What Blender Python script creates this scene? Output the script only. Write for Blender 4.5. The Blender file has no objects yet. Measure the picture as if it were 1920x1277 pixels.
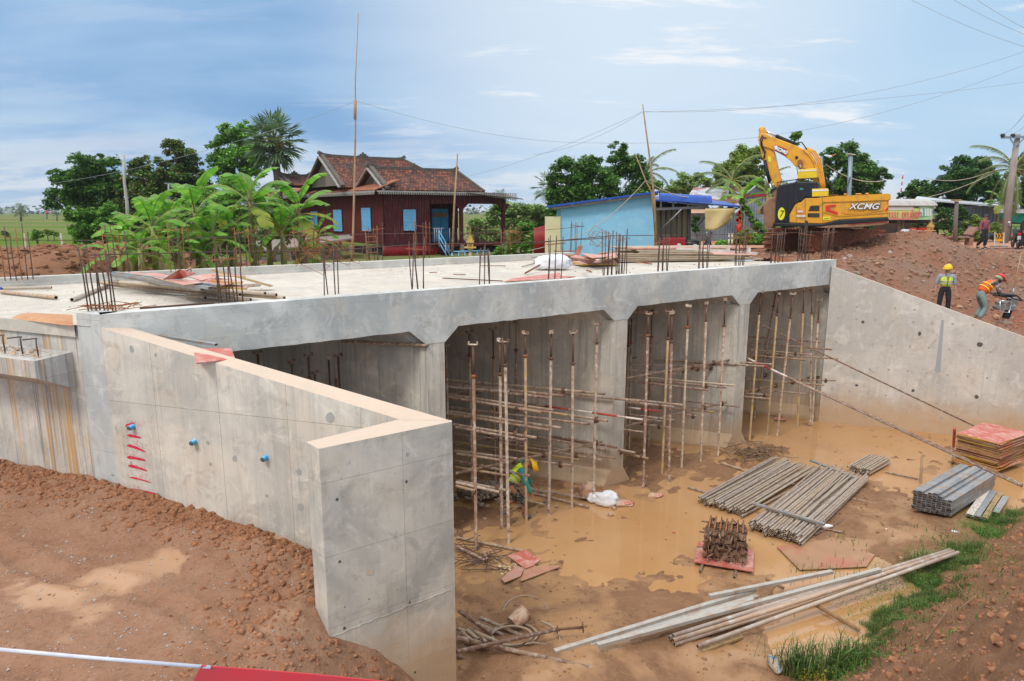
import bpy, math, random
from mathutils import Vector, Matrix, noise as mn
R=math.radians; PI=math.pi
SC=bpy.context.scene; COL=SC.collection
rnd=random.Random(7)
# ---------------- camera ----------------
CZ=7.2; FPX=1280.0; PITCH=math.atan(242/1280)
cam_d=bpy.data.cameras.new('camera'); cam=bpy.data.objects.new('camera',cam_d); COL.objects.link(cam)
cam_d.sensor_width=36; cam_d.lens=24; cam_d.clip_start=0.05; cam_d.clip_end=6000
cam.location=(0,0,CZ); cam.rotation_euler=(PI/2-PITCH,0,0); SC.camera=cam
# ---------------- sky ----------------
SUN_EL,SUN_AZ=R(52),R(215)     # azimuth clockwise from +Y
W=bpy.data.worlds.new('World'); SC.world=W; W.use_nodes=True
nt=W.node_tree; nt.nodes.clear()
def N(t,**k):
    n=nt.nodes.new(t)
    for a,b in k.items(): setattr(n,a,b)
    return n
def wmath(op,a,b=None,c=None,clamp=False):
    n=N('ShaderNodeMath',operation=op,use_clamp=clamp)
    for i,x in enumerate((a,b,c)):
        if x is None: continue
        if isinstance(x,(int,float)): n.inputs[i].default_value=x
        else: nt.links.new(x,n.inputs[i])
    return n.outputs[0]
def wmix(f,a,b):
    n=N('ShaderNodeMix',data_type='RGBA')
    for i,x in ((0,f),(6,a),(7,b)):
        if isinstance(x,(int,float)): n.inputs[i].default_value=x
        elif isinstance(x,tuple): n.inputs[i].default_value=(*x,1)
        else: nt.links.new(x,n.inputs[i])
    return n.outputs[2]
tc=N('ShaderNodeTexCoord'); sep=N('ShaderNodeSeparateXYZ'); nt.links.new(tc.outputs['Generated'],sep.inputs[0])
X_,Y_,Z_=sep.outputs
el=wmath('MAXIMUM',Z_,0.0)
den=wmath('ADD',el,0.16)
cx=wmath('DIVIDE',X_,den); cy=wmath('DIVIDE',Y_,den)
def cloud(sx,sy,scale,detail,off,lo,hi,rough=.55,dist=.6):
    c=N('ShaderNodeCombineXYZ')
    nt.links.new(wmath('MULTIPLY',cx,sx),c.inputs[0]); nt.links.new(wmath('MULTIPLY',cy,sy),c.inputs[1]); c.inputs[2].default_value=off
    n=N('ShaderNodeTexNoise'); n.inputs['Scale'].default_value=scale; n.inputs['Detail'].default_value=detail
    n.inputs['Roughness'].default_value=rough; n.inputs['Distortion'].default_value=dist
    nt.links.new(c.outputs[0],n.inputs['Vector'])
    m=N('ShaderNodeMapRange',interpolation_type='SMOOTHSTEP'); m.inputs[1].default_value=lo; m.inputs[2].default_value=hi
    nt.links.new(n.outputs[0],m.inputs[0]); return m.outputs[0]
sky=N('ShaderNodeTexSky',sky_type='NISHITA'); sky.sun_disc=False; sky.sun_elevation=SUN_EL; sky.sun_rotation=SUN_AZ; sky.dust_density=1.5
sk=N('ShaderNodeMix',data_type='RGBA',blend_type='MULTIPLY'); sk.inputs[0].default_value=1; sk.inputs[7].default_value=(.1,.1,.1,1)
nt.links.new(sky.outputs[0],sk.inputs[6])
ramp=N('ShaderNodeValToRGB'); nt.links.new(Z_,ramp.inputs[0]); cr=ramp.color_ramp
cr.elements[0].position=0.0; cr.elements[0].color=(.44,.62,.82,1)
cr.elements[1].position=1.0; cr.elements[1].color=(2.0,2.02,2.08,1)
for p_,c_ in ((.06,(.36,.57,.80)),(.16,(.30,.53,.82)),(.28,(.33,.56,.85)),(.42,(.62,.80,1.0)),(.6,(1.6,1.66,1.75))):
    e=cr.elements.new(p_); e.color=(*c_,1)
base=wmix(.10,ramp.outputs[0],sk.outputs[2])
def gaussdir(x,y,z,k0,k1):
    v=Vector((x,y,z)).normalized(); d=N('ShaderNodeVectorMath',operation='DOT_PRODUCT'); nt.links.new(tc.outputs['Generated'],d.inputs[0]); d.inputs[1].default_value=v
    m=N('ShaderNodeMapRange',interpolation_type='SMOOTHSTEP'); m.inputs[1].default_value=k0; m.inputs[2].default_value=k1; nt.links.new(d.outputs['Value'],m.inputs[0]); return m.outputs[0]
veil=cloud(.55,.9,.75,5,3.1,.38,.68,.55,.35)
bright=gaussdir(.13,1,.38,.90,.999)
wide=gaussdir(.35,1,.36,.80,.99)
back=gaussdir(-.6,-1,.9,.35,1.0)
dark=gaussdir(-.62,1,.20,.76,.975)
low_=N('ShaderNodeMapRange',interpolation_type='SMOOTHSTEP'); low_.inputs[1].default_value=.36; low_.inputs[2].default_value=.26; nt.links.new(Z_,low_.inputs[0])
view=wmix(wmath('MULTIPLY',dark,wmath('SUBTRACT',1.0,wmath('MULTIPLY',veil,.40))),(.40,.63,.87),(.22,.41,.70))
view=wmix(wmath('MULTIPLY',veil,.42),view,(.62,.79,.95))
c1=wmix(wmath('MULTIPLY',low_.outputs[0],.94),base,view)
wisp=cloud(.50,1.25,1.7,10,14.2,.545,.66,.66,.35)
v2=wmath('ADD',wmath('MULTIPLY',bright,.52),wmath('MULTIPLY',wide,.14),clamp=True)
c1=wmix(v2,c1,(.84,.91,.98))
wm=wmath('MULTIPLY',wisp,wmath('ADD',.12,wmath('MULTIPLY',wide,.75)),clamp=True)
c2=wmix(wm,c1,(.93,.95,.985))
hb=N('ShaderNodeMapRange',interpolation_type='SMOOTHSTEP'); hb.inputs[1].default_value=.14; hb.inputs[2].default_value=.02; nt.links.new(Z_,hb.inputs[0])
low=cloud(.5,1.0,1.9,6,7.7,.44,.60,.6,.2)
c3=wmix(wmath('MULTIPLY',wmath('MULTIPLY',hb.outputs[0],low),.8),c2,(.82,.86,.91))
c3=wmix(back,c3,(1.0,.98,.97))
bg=N('ShaderNodeBackground'); bg.inputs[1].default_value=1.0; nt.links.new(c3,bg.inputs[0])
out=N('ShaderNodeOutputWorld'); nt.links.new(bg.outputs[0],out.inputs[0])
# ---------------- sun (soft, through thin cloud) ----------------
sd=bpy.data.lights.new('sun','SUN'); so=bpy.data.objects.new('sun',sd); COL.objects.link(so)
sd.energy=2.1; sd.angle=R(14); sd.color=(1,.955,.90)
dv=Vector((math.sin(SUN_AZ)*math.cos(SUN_EL),math.cos(SUN_AZ)*math.cos(SUN_EL),math.sin(SUN_EL)))
so.rotation_euler=dv.to_track_quat('Z','Y').to_euler(); so.location=(0,-20,40)
SC.view_settings.view_transform='Standard'; SC.view_settings.look='None'; SC.view_settings.exposure=0.0; SC.view_settings.gamma=1
try:
    SC.cycles.max_bounces=6; SC.cycles.diffuse_bounces=3; SC.cycles.glossy_bounces=2; SC.cycles.transparent_max_bounces=4
    SC.cycles.use_denoising=True; SC.cycles.caustics_reflective=False; SC.cycles.caustics_refractive=False
except Exception: pass
# ---------------- surveying: a pixel of the photograph onto a real plane ----------------
CP,SP=math.cos(PITCH),math.sin(PITCH)
def ray(x,y):
    v=638.5-y; return Vector((x-960,FPX*CP+v*SP,-FPX*SP+v*CP))
def P(x,y,z=0.0):
    r=ray(x,y); t=(z-CZ)/r.z; return Vector((r.x*t,r.y*t,z))
def PY(x,y,Y):
    r=ray(x,y); t=Y/r.y; return Vector((r.x*t,Y,CZ+r.z*t))
A0=Vector((-6.5,10.66,0)); U=Vector((.8132,.5820,0)); NN=Vector((-.5820,.8132,0)); V=Vector((-.925,.381,0)).normalized()
def B(s,t,z=0.0): return A0+U*s+NN*t+Vector((0,0,z))
def BV(s,d,z=0.0): return A0+U*s+V*d+Vector((0,0,z))      # d metres back along the piers
def PT(x,y,t):                                             # onto the vertical plane t metres behind the bridge front
    r=ray(x,y); o=A0+NN*t; k=NN.dot(o)/NN.dot(r); return Vector((r.x*k,r.y*k,CZ+r.z*k))
def PLN(x,y,a,w):                                          # onto the vertical plane through a along w
    r=ray(x,y); n=Vector((-w[1],w[0],0)); k=n.dot(Vector((a[0],a[1],0)))/n.dot(r); return Vector((r.x*k,r.y*k,CZ+r.z*k))
def ST(p): q=Vector((p[0],p[1],0))-A0; return q.dot(U),q.dot(NN)
# ---------------- mesh builder ----------------
class MB:
    def __init__(s): s.v=[];s.f=[];s.m=[];s.s=[]
    def add(s,vs,fs,mi=0,sm=False):
        o=len(s.v); s.v+= [tuple(x) for x in vs]
        for f in fs: s.f.append([i+o for i in f]); s.m.append(mi); s.s.append(sm)
        return s
    def hexa(s,p,mi=0):   # 8 points: bottom 4 ccw, top 4 ccw
        return s.add(p,[(3,2,1,0),(4,5,6,7),(0,1,5,4),(1,2,6,5),(2,3,7,6),(3,0,4,7)],mi)
    def box(s,c,d,rz=0,mi=0,rot=None):
        c=Vector(c); hx,hy,hz=d[0]/2,d[1]/2,d[2]/2
        M=rot if rot is not None else Matrix.Rotation(rz,3,'Z')
        return s.hexa([c+M@Vector(q) for q in ((-hx,-hy,-hz),(hx,-hy,-hz),(hx,hy,-hz),(-hx,hy,-hz),(-hx,-hy,hz),(hx,-hy,hz),(hx,hy,hz),(-hx,hy,hz))],mi)
    def beam(s,a,b,w,h,mi=0,up=(0,0,1)):
        a=Vector(a);b=Vector(b);d=(b-a).normalized();x=d.cross(Vector(up))
        if x.length<1e-4: x=d.cross(Vector((1,0,0)))
        x.normalize(); y=x.cross(d).normalized(); x=x*w/2; y=y*h/2
        return s.hexa([a-x-y,a+x-y,b+x-y,b-x-y,a-x+y,a+x+y,b+x+y,b-x+y],mi)
    def tube(s,a,b,r,r2=None,n=8,mi=0,cap=True,sm=True,hollow=False):
        return s.path([a,b],[r,r if r2 is None else r2],n,mi,cap,sm,hollow)
    def path(s,pts,rs,n=8,mi=0,cap=True,sm=True,hollow=False):
        pts=[Vector(p) for p in pts]
        if not isinstance(rs,(list,tuple)): rs=[rs]*len(pts)
        o=len(s.v); prev=None
        for i,p in enumerate(pts):
            d=(pts[min(i+1,len(pts)-1)]-pts[max(i-1,0)])
            if d.length<1e-9: d=Vector((0,0,1))
            d.normalize()
            if prev is None:
                x=d.cross(Vector((0,0,1)))
                if x.length<1e-3: x=d.cross(Vector((0,1,0)))
            else: x=prev-d*prev.dot(d)
            x.normalize(); prev=x; y=d.cross(x)
            for k in range(n):
                a=2*PI*k/n; s.v.append(tuple(p+(x*math.cos(a)+y*math.sin(a))*rs[i]))
        for i in range(len(pts)-1):
            for k in range(n):
                s.f.append([o+i*n+k,o+i*n+(k+1)%n,o+(i+1)*n+(k+1)%n,o+(i+1)*n+k]); s.m.append(mi); s.s.append(sm)
        if cap and not hollow:
            s.f.append([o+k for k in range(n)][::-1]); s.m.append(mi); s.s.append(False)
            L=o+(len(pts)-1)*n; s.f.append([L+k for k in range(n)]); s.m.append(mi); s.s.append(False)
        if hollow:   # dark bore set in from each end
            for (e,e2,ri,sg) in ((0,1,rs[0],1),(len(pts)-1,len(pts)-2,rs[-1],-1)):
                base=o+e*n; c=pts[e]; d=(pts[e2]-pts[e]).normalized(); q=len(s.v)
                for k in range(n):
                    w=Vector(s.v[base+k])-c; s.v.append(tuple(c+w*.74))
                for k in range(n):
                    w=Vector(s.v[base+k])-c; s.v.append(tuple(c+w*.74+d*min(ri*3,.12)))
                for k in range(n):
                    k2=(k+1)%n
                    s.f.append([base+k,base+k2,q+k2,q+k]); s.m.append(mi); s.s.append(False)
                    s.f.append([q+k,q+k2,q+n+k2,q+n+k]); s.m.append(mi+1 if hollow==2 else mi); s.s.append(False)
                s.f.append([q+n+k for k in range(n)]); s.m.append(mi+1 if hollow==2 else mi); s.s.append(False)
        return s
    def prism(s,poly,fn,d,mi=0,sm=False):
        """poly: 2-D outline; fn(x,y,k) -> point, k=0 near face, 1 far face (depth d handled by fn)"""
        n=len(poly); a=[fn(x,y,0) for x,y in poly]; b=[fn(x,y,d) for x,y in poly]
        s.add(a+b,[tuple(range(n))]+[tuple(range(2*n-1,n-1,-1))],mi)
        o=len(s.v)-2*n
        for i in range(n):
            j=(i+1)%n; s.f.append([o+j,o+i,o+n+i,o+n+j]); s.m.append(mi); s.s.append(sm)
        return s
    def ell(s,c,r,nu=10,nv=7,mi=0,rot=None,sm=True,z0=-1,z1=1):
        c=Vector(c); o=len(s.v)
        t0,t1=math.asin(max(-1,z0)),math.asin(min(1,z1))
        for j in range(nv+1):
            th=t0+(t1-t0)*j/nv
            for i in range(nu):
                q=Vector((r[0]*math.cos(th)*math.cos(2*PI*i/nu),r[1]*math.cos(th)*math.sin(2*PI*i/nu),r[2]*math.sin(th)))
                s.v.append(tuple(c+(rot@q if rot is not None else q)))
        for j in range(nv):
            for i in range(nu):
                s.f.append([o+j*nu+i,o+j*nu+(i+1)%nu,o+(j+1)*nu+(i+1)%nu,o+(j+1)*nu+i]); s.m.append(mi); s.s.append(sm)
        s.f.append([o+i for i in range(nu)][::-1]); s.m.append(mi); s.s.append(sm)
        s.f.append([o+nv*nu+i for i in range(nu)]); s.m.append(mi); s.s.append(sm)
        return s
    def grid(s,P2,mi=0,sm=True):   # P2[i][j] points
        o=len(s.v); n=len(P2[0])
        for r in P2: s.v+=[tuple(p) for p in r]
        for i in range(len(P2)-1):
            for j in range(n-1):
                s.f.append([o+i*n+j,o+i*n+j+1,o+(i+1)*n+j+1,o+(i+1)*n+j]); s.m.append(mi); s.s.append(sm)
        return s
    def build(s,name,mats,parent=None,uv=False,org=None):
        me=bpy.data.meshes.new(name)
        vs=s.v
        if org is not None: vs=[(a-org[0],b-org[1],c-org[2]) for a,b,c in vs]
        me.from_pydata(vs,[],s.f)
        for m in (mats if isinstance(mats,(list,tuple)) else [mats]): me.materials.append(m)
        me.polygons.foreach_set('material_index',s.m); me.polygons.foreach_set('use_smooth',s.s)
        if uv:
            ul=me.uv_layers.new(name='UVMap'); 
            for p in me.polygons:
                n=p.normal; h=Vector((-n.y,n.x,0))
                flat=abs(n.z)>.75 or h.length<1e-4
                if not flat: h.normalize()
                for li in p.loop_indices:
                    c=vs[me.loops[li].vertex_index]
                    ul.data[li].uv=(c[0]*U.x+c[1]*U.y,c[0]*NN.x+c[1]*NN.y) if flat else (c[0]*h.x+c[1]*h.y,c[2]/max(.3,math.sqrt(1-n.z*n.z)))
        me.update()
        o=bpy.data.objects.new(name,me); COL.objects.link(o)
        if parent: o.parent=parent
        if org is not None and not parent: o.location=org
        return o
def tag(o,label=None,cat=None,group=None,kind=None):
    for k,x in (('label',label),('category',cat),('group',group),('kind',kind)):
        if x: o[k]=x
    return o
def empty(name,loc,label=None,cat=None,group=None,rz=0,kind=None):
    o=bpy.data.objects.new(name,None); o.location=loc; o.rotation_euler=(0,0,rz); COL.objects.link(o)
    o.empty_display_size=.2
    return tag(o,label,cat,group,kind)
def reparent(ch,par):
    ch.parent=par; ch.matrix_parent_inverse=Matrix.Translation(par.location).inverted() if par.rotation_euler.z==0 else (Matrix.Translation(par.location)@par.rotation_euler.to_matrix().to_4x4()).inverted()
    return ch
def inst(o,loc=None,rot=None,scale=None,parent=None,name=None):
    c=o.copy(); COL.objects.link(c)
    if loc is not None: c.location=loc
    if rot is not None: c.rotation_euler=rot
    if scale is not None: c.scale=scale if isinstance(scale,(tuple,list)) else (scale,)*3
    if parent: c.parent=parent
    return c
def copy_tree(o,parent=None):
    c=o.copy(); COL.objects.link(c)
    if parent: c.parent=parent
    for ch in [k for k in COL.objects if k.parent==o and k!=c]: copy_tree(ch,c)
    return c
def fbm(x,y,z=0,o=4,H=.8): return mn.fractal((x,y,z),H,2.1,o)
# ---------------- materials ----------------
def mat(name,col,rough=.8,metal=0,col2=None,scale=3,detail=5,bump=0,bscale=None,spec=.5,rnd_cols=None,coord='Object',col3=None,lo=.35,hi=.65,sc3=None,em=None,stretch=None,trans=0):
    m=bpy.data.materials.new(name); m.use_nodes=True; t=m.node_tree; b=t.nodes['Principled BSDF']
    b.inputs['Roughness'].default_value=rough; b.inputs['Metallic'].default_value=metal
    b.inputs['Specular IOR Level'].default_value=spec
    b.inputs['Base Color'].default_value=(*col,1)
    L=t.links.new
    tc=t.nodes.new('ShaderNodeTexCoord'); src=tc.outputs[coord]
    if stretch:
        mp=t.nodes.new('ShaderNodeMapping'); mp.inputs['Scale'].default_value=stretch; L(src,mp.inputs[0]); src=mp.outputs[0]
    def nz(s,d=detail):
        n=t.nodes.new('ShaderNodeTexNoise'); n.inputs['Scale'].default_value=s; n.inputs['Detail'].default_value=d; n.inputs['Roughness'].default_value=.6; L(src,n.inputs['Vector']); return n.outputs[0]
    def mr(x,a,c):
        n=t.nodes.new('ShaderNodeMapRange'); n.inputs[1].default_value=a; n.inputs[2].default_value=c; L(x,n.inputs[0]); return n.outputs[0]
    def mx(f,a,c,bt='MIX'):
        n=t.nodes.new('ShaderNodeMix'); n.data_type='RGBA'; n.blend_type=bt
        for i,x in ((0,f),(6,a),(7,c)):
            if isinstance(x,(int,float)): n.inputs[i].default_value=x
            elif isinstance(x,tuple): n.inputs[i].default_value=(*x,1)
            else: L(x,n.inputs[i])
        return n.outputs[2]
    cur=None
    if rnd_cols:
        oi=t.nodes.new('ShaderNodeObjectInfo'); rp=t.nodes.new('ShaderNodeValToRGB'); rp.color_ramp.interpolation='LINEAR'
        L(oi.outputs['Random'],rp.inputs[0]); k=len(rnd_cols)
        rp.color_ramp.elements[0].color=(*rnd_cols[0],1); rp.color_ramp.elements[1].color=(*rnd_cols[-1],1)
        for i in range(1,k-1): e=rp.color_ramp.elements.new(i/(k-1)); e.color=(*rnd_cols[i],1)
        cur=rp.outputs[0]
    if col2: cur=mx(mr(nz(scale),lo,hi),cur if cur else col,col2)
    if col3: cur=mx(mr(nz(sc3 or scale*3.7),.5,.68),cur if cur else col,col3)
    if cur: L(cur,b.inputs['Base Color'])
    if bump:
        bp=t.nodes.new('ShaderNodeBump'); bp.inputs['Strength'].default_value=bump; bp.inputs['Distance'].default_value=.02; L(nz(bscale or scale*8,6),bp.inputs['Height']); L(bp.outputs[0],b.inputs['Normal'])
    if em: b.inputs['Emission Color'].default_value=(*em[:3],1); b.inputs['Emission Strength'].default_value=em[3]
    if trans: b.inputs['Transmission Weight'].default_value=trans
    m['h']=1; return m
def G(t): # node shorthand for custom graphs
    L=t.links.new
    def n(ty,ins=None,**k):
        x=t.nodes.new(ty)
        for a,b in k.items(): setattr(x,a,b)
        for i,v in (ins or {}).items():
            s=x.inputs[i]
            if hasattr(v,'is_output') or isinstance(v,bpy.types.NodeSocket): L(v,s)
            elif isinstance(v,tuple) and len(v)==3 and s.type=='RGBA': s.default_value=(*v,1)
            else: s.default_value=v
        return x
    return n
def concrete(name,base=(.50,.49,.45),tone=(.37,.37,.35),warm=(.56,.47,.36),panel=(1.22,1.22),streak=1.0,stain=0.0,joint=.6,mudz=None,board=0.0,vstreak=.45):
    m=bpy.data.materials.new(name); m.use_nodes=True; t=m.node_tree; b=t.nodes['Principled BSDF']; n=G(t); L=t.links.new
    uv=n('ShaderNodeTexCoord').outputs['UV']; ob=n('ShaderNodeNewGeometry').outputs['Position']
    def noi(vec,sc,d=5,ro=.6,mpv=None,dist=0):
        if mpv: vec=n('ShaderNodeMapping',{0:vec,3:mpv}).outputs[0]
        return n('ShaderNodeTexNoise',{'Vector':vec,'Scale':sc,'Detail':d,'Roughness':ro,'Distortion':dist}).outputs[0]
    def mr(x,a,c,o0=0.0,o1=1.0): return n('ShaderNodeMapRange',{0:x,1:a,2:c,3:o0,4:o1}).outputs[0]
    def mx(f,a,c,bt='MIX'): return n('ShaderNodeMix',{0:f,6:a,7:c},data_type='RGBA',blend_type=bt).outputs[2]
    def mu(a,c,op='MULTIPLY'): return n('ShaderNodeMath',{0:a,1:c},operation=op).outputs[0]
    c=mx(mr(noi(ob,.55,6,.62,None,.6),.40,.58),base,tone)
    c=mx(mu(mr(noi(ob,1.3,5,.6),.5,.7),.55),c,warm)
    c=mx(mu(mr(noi(ob,2.6,7,.72,None,.8),.52,.66),.55),c,(tone[0]*.72,tone[1]*.72,tone[2]*.72))
    c=mx(mu(mr(noi(ob,1.9,6,.7,None,1.2),.53,.66),.40),c,(min(1,base[0]*1.35),min(1,base[1]*1.35),min(1,base[2]*1.35)))
    # board marks and runs down the wall
    c=mx(mu(mr(noi(uv,1.0,4,.65,(9,.35,1)),.5,.72),vstreak*streak),c,(tone[0]*.78,tone[1]*.78,tone[2]*.76))
    c=mx(mu(mr(noi(uv,1.0,4,.7,(26,.5,1)),.52,.7),.30*streak),c,(base[0]*1.2,base[1]*1.18,base[2]*1.12))
    if stain: 
        c=mx(mu(mu(mr(noi(uv,1.0,3,.5,(3.2,.12,1)),.5,.62),mr(noi(uv,1.0,2,.5,(14,.25,1)),.42,.6)),stain),c,(.50,.30,.12))
        c=mx(mu(mu(mr(noi(uv,1.0,3,.5,(5.2,.15,1),0),.52,.62),mr(noi(uv,1.3,2,.6,(20,.3,1)),.45,.6)),stain*.8),c,(.17,.17,.17))
    if joint:
        br=n('ShaderNodeTexBrick',{'Vector':uv,'Color1':(1.0,1.0,1.0),'Color2':(.86,.87,.88),'Mortar':(.55,.54,.5),'Scale':1.0,'Mortar Size':.006,'Mortar Smooth':.6,'Bias':-.3,'Brick Width':panel[0],'Row Height':panel[1]},offset=.0,squash=1.0)
        c=mx(joint,c,mx(1.0,c,br.outputs[0],'MULTIPLY'))
    if mudz is not None:
        z=n('ShaderNodeSeparateXYZ',{0:ob}).outputs[2]
        w=mr(mu(z,mu(noi(ob,1.6,4),.9),'SUBTRACT'),mudz-.15,mudz-1.0)
        c=mx(mu(w,.75),c,(.50,.33,.18))
    # pin holes
    vo=n('ShaderNodeTexVoronoi',{'Vector':ob,'Scale':9.0}).outputs['Distance']
    c=mx(mu(mr(vo,.09,.05),mr(noi(ob,1.1,2),.45,.6)),c,(.16,.15,.13))
    L(c,b.inputs['Base Color']); b.inputs['Roughness'].default_value=.88; b.inputs['Specular IOR Level'].default_value=.3
    h=mu(mu(noi(ob,14,6,.7),.6),mu(noi(uv,1.0,3,.6,(30,.6,1)),.5*streak),'ADD')
    bp=n('ShaderNodeBump',{'Strength':.35,'Distance':.015,'Height':h}); L(bp.outputs[0],b.inputs['Normal'])
    return m
def earth(name,c1,c2,c3,scale=1.2,wet=None,bump=.9,peb=True,wetlv=(.5,.62)):
    m=bpy.data.materials.new(name); m.use_nodes=True; t=m.node_tree; b=t.nodes['Principled BSDF']; n=G(t); L=t.links.new
    ob=n('ShaderNodeNewGeometry').outputs['Position']
    def noi(sc,d=6,ro=.62,dist=0): return n('ShaderNodeTexNoise',{'Vector':ob,'Scale':sc,'Detail':d,'Roughness':ro,'Distortion':dist}).outputs[0]
    def mr(x,a,c,o0=0.0,o1=1.0): return n('ShaderNodeMapRange',{0:x,1:a,2:c,3:o0,4:o1}).outputs[0]
    def mx(f,a,c,bt='MIX'): return n('ShaderNodeMix',{0:f,6:a,7:c},data_type='RGBA',blend_type=bt).outputs[2]
    def mu(a,c,op='MULTIPLY'): return n('ShaderNodeMath',{0:a,1:c},operation=op).outputs[0]
    c=mx(mr(noi(scale),.36,.64),c1,c2)
    c=mx(mu(mr(noi(scale*4.3),.48,.7),.6),c,c3)
    c=mx(mu(mr(noi(scale*22,4),.5,.75),.45),c,(c1[0]*.45,c1[1]*.42,c1[2]*.4))
    if peb:
        v=n('ShaderNodeTexVoronoi',{'Vector':ob,'Scale':26.0}); 
        c=mx(mu(mr(v.outputs['Distance'],.22,.12),mr(n('ShaderNodeSeparateColor',{0:v.outputs['Color']}).outputs[0],.80,.84)),c,(.42,.40,.40))
        c=mx(mu(mr(v.outputs['Distance'],.2,.12),mr(n('ShaderNodeSeparateColor',{0:v.outputs['Color']}).outputs[1],.93,.95)),c,(.45,.13,.05))
    rr=.92
    if wet:
        w=mr(noi(.55,5,.55,.5),wetlv[0],wetlv[1]); c=mx(w,c,wet); L(mr(w,0.0,1.0,.9,.22),b.inputs['Roughness'])
        bst=mr(w,0.0,1.0,bump,.06)
    else: b.inputs['Roughness'].default_value=rr; bst=bump
    L(c,b.inputs['Base Color']); b.inputs['Specular IOR Level'].default_value=.35
    h=mu(noi(9,7,.7),mu(noi(34,5,.7),.4),'ADD')
    bp=n('ShaderNodeBump',{'Distance':.05,'Height':h,'Strength':bst}); L(bp.outputs[0],b.inputs['Normal'])
    return m
def leafmat(name,cols,rough=.55,tr=.25):
    m=bpy.data.materials.new(name); m.use_nodes=True; t=m.node_tree; b=t.nodes['Principled BSDF']; n=G(t); L=t.links.new
    g=n('ShaderNodeNewGeometry'); rp=n('ShaderNodeValToRGB',{0:g.outputs['Random Per Island']})
    k=len(cols); rp.color_ramp.elements[0].color=(*cols[0],1); rp.color_ramp.elements[1].color=(*cols[-1],1)
    for i in range(1,k-1): e=rp.color_ramp.elements.new(i/(k-1)); e.color=(*cols[i],1)
    nz=n('ShaderNodeTexNoise',{'Vector':g.outputs['Position'],'Scale':.9,'Detail':3.0}).outputs[0]
    f=n('ShaderNodeMapRange',{0:nz,1:.35,2:.65,3:.7,4:1.3}).outputs[0]
    c=n('ShaderNodeMix',{0:1.0,6:rp.outputs[0],7:f},data_type='RGBA',blend_type='MULTIPLY').outputs[2]
    L(c,b.inputs['Base Color']); b.inputs['Roughness'].default_value=rough; b.inputs['Specular IOR Level'].default_value=.3
    if tr:
        ts=n('ShaderNodeBsdfTranslucent',{0:c}); ms=n('ShaderNodeMixShader',{0:tr,1:b.outputs[0],2:ts.outputs[0]}); L(ms.outputs[0],t.nodes['Material Output'].inputs[0])
    return m
# ================= THE SETTING: concrete culvert bridge =================
M_face=concrete('pier_concrete',base=(.63,.59,.52),tone=(.44,.425,.39),mudz=.85,panel=(1.22,2.44),vstreak=.85,streak=1.5)
M_beam=concrete('beam_concrete',base=(.64,.65,.62),tone=(.44,.46,.455),warm=(.66,.61,.52),panel=(2.44,.42),streak=.25,joint=.25,vstreak=.2)
M_deck=concrete('deck_concrete',base=(.56,.52,.455),tone=(.49,.455,.40),warm=(.53,.45,.35),joint=0,streak=.1)
M_wing=concrete('wing_concrete',base=(.65,.615,.55),tone=(.46,.445,.41),warm=(.64,.54,.43),panel=(1.22,2.1),joint=1.0,mudz=None)
M_block=concrete('return_concrete',base=(.60,.58,.52),tone=(.40,.395,.365),warm=(.58,.51,.40),panel=(1.9,.98),joint=.7,streak=.5,mudz=1.55)
M_rwing=concrete('right_wing_concrete',base=(.62,.60,.56),tone=(.50,.485,.46),warm=(.60,.53,.44),panel=(6.2,2.6),joint=.35,streak=.6,mudz=1.0)
M_abut=concrete('abutment_concrete',base=(.60,.575,.52),tone=(.46,.455,.44),warm=(.55,.44,.30),stain=.95,panel=(1.9,2.3))
M_top=mat('wall_top_concrete',(.58,.46,.36),.95,col2=(.54,.44,.35),scale=2.2,bump=.4,bscale=40,col3=(.60,.47,.38))
M_cur=concrete('curb_concrete',base=(.56,.55,.51),tone=(.48,.47,.44),warm=(.55,.48,.38),joint=0,streak=.3)
M_hole=mat('tie_hole_dark',(.10,.095,.085),.9)
M_patch=mat('cement_patch',(.33,.34,.33),.9,col2=(.38,.39,.38),scale=5)
bridge=empty('culvert_bridge',B(10,4),'grey concrete box culvert bridge with four openings over the muddy pit','bridge')
T=.004
ZS,ZH,ZT=4.78,4.45,5.6
def lay(name,mb,m,par=bridge,uv=True):
    o=mb.build(name,m,uv=uv); reparent(o,par); return o
D0=9.45                    # length of the piers measured along V
BACK=D0
def bvprism(mb,poly,d0,d1,mi=0): # outline in (s,z) swept along V
    mb.prism(poly,lambda s,z,d: BV(s,d0 if d==0 else d1,z),1,mi)
# edge beam with haunches = front face strip (thin in t) ; roof slab behind it
s_l,s_r=0.0,21.47
mb=MB()
piers=[(5.8,6.22),(11.22,11.67),(16.35,16.82)]
opens=[(1.0,5.8),(6.22,11.22),(11.67,16.35),(16.82,21.46)]
# roof slab + haunches along V
mb=MB()
for a,b_ in opens:
    bvprism(mb,[(a,ZH),(a,5.36),(b_,5.36),(b_,ZH),(b_-.38,ZS),(a+.38,ZS)][::-1],.0+.30,BACK)
for a,b_ in piers+[(.12,1.0)]:
    bvprism(mb,[(a,ZH),(b_,ZH),(b_,5.36),(a,5.36)],.30,BACK)
mb.box((0,0,0),(0,0,0)) if False else None
lay('roof_slab',mb,M_beam)
mb=MB()
# deck surface: sheet with a slight camber, extends left along the abutment
def dk(s,d): 
    p=BV(s,d); return Vector((p.x,p.y,5.40+.006*mn.noise((s*.6,d*.6,0))))
mb.grid([[dk(s_l-.02+i*(s_r+min(1.5,max(0,(j-1)*.4))-s_l)/60,.25+(BACK-.25)*j/24) for j in range(25)] for i in range(61)])
mb.add([BV(s_l-.02,.60,5.405),BV(s_l-.02,.60,5.2),BV(s_l-.02,BACK+6,5.2),BV(s_l-.02,BACK+6,5.405)],[(0,1,2,3)])
lay('deck_surface',mb,M_deck)
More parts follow.
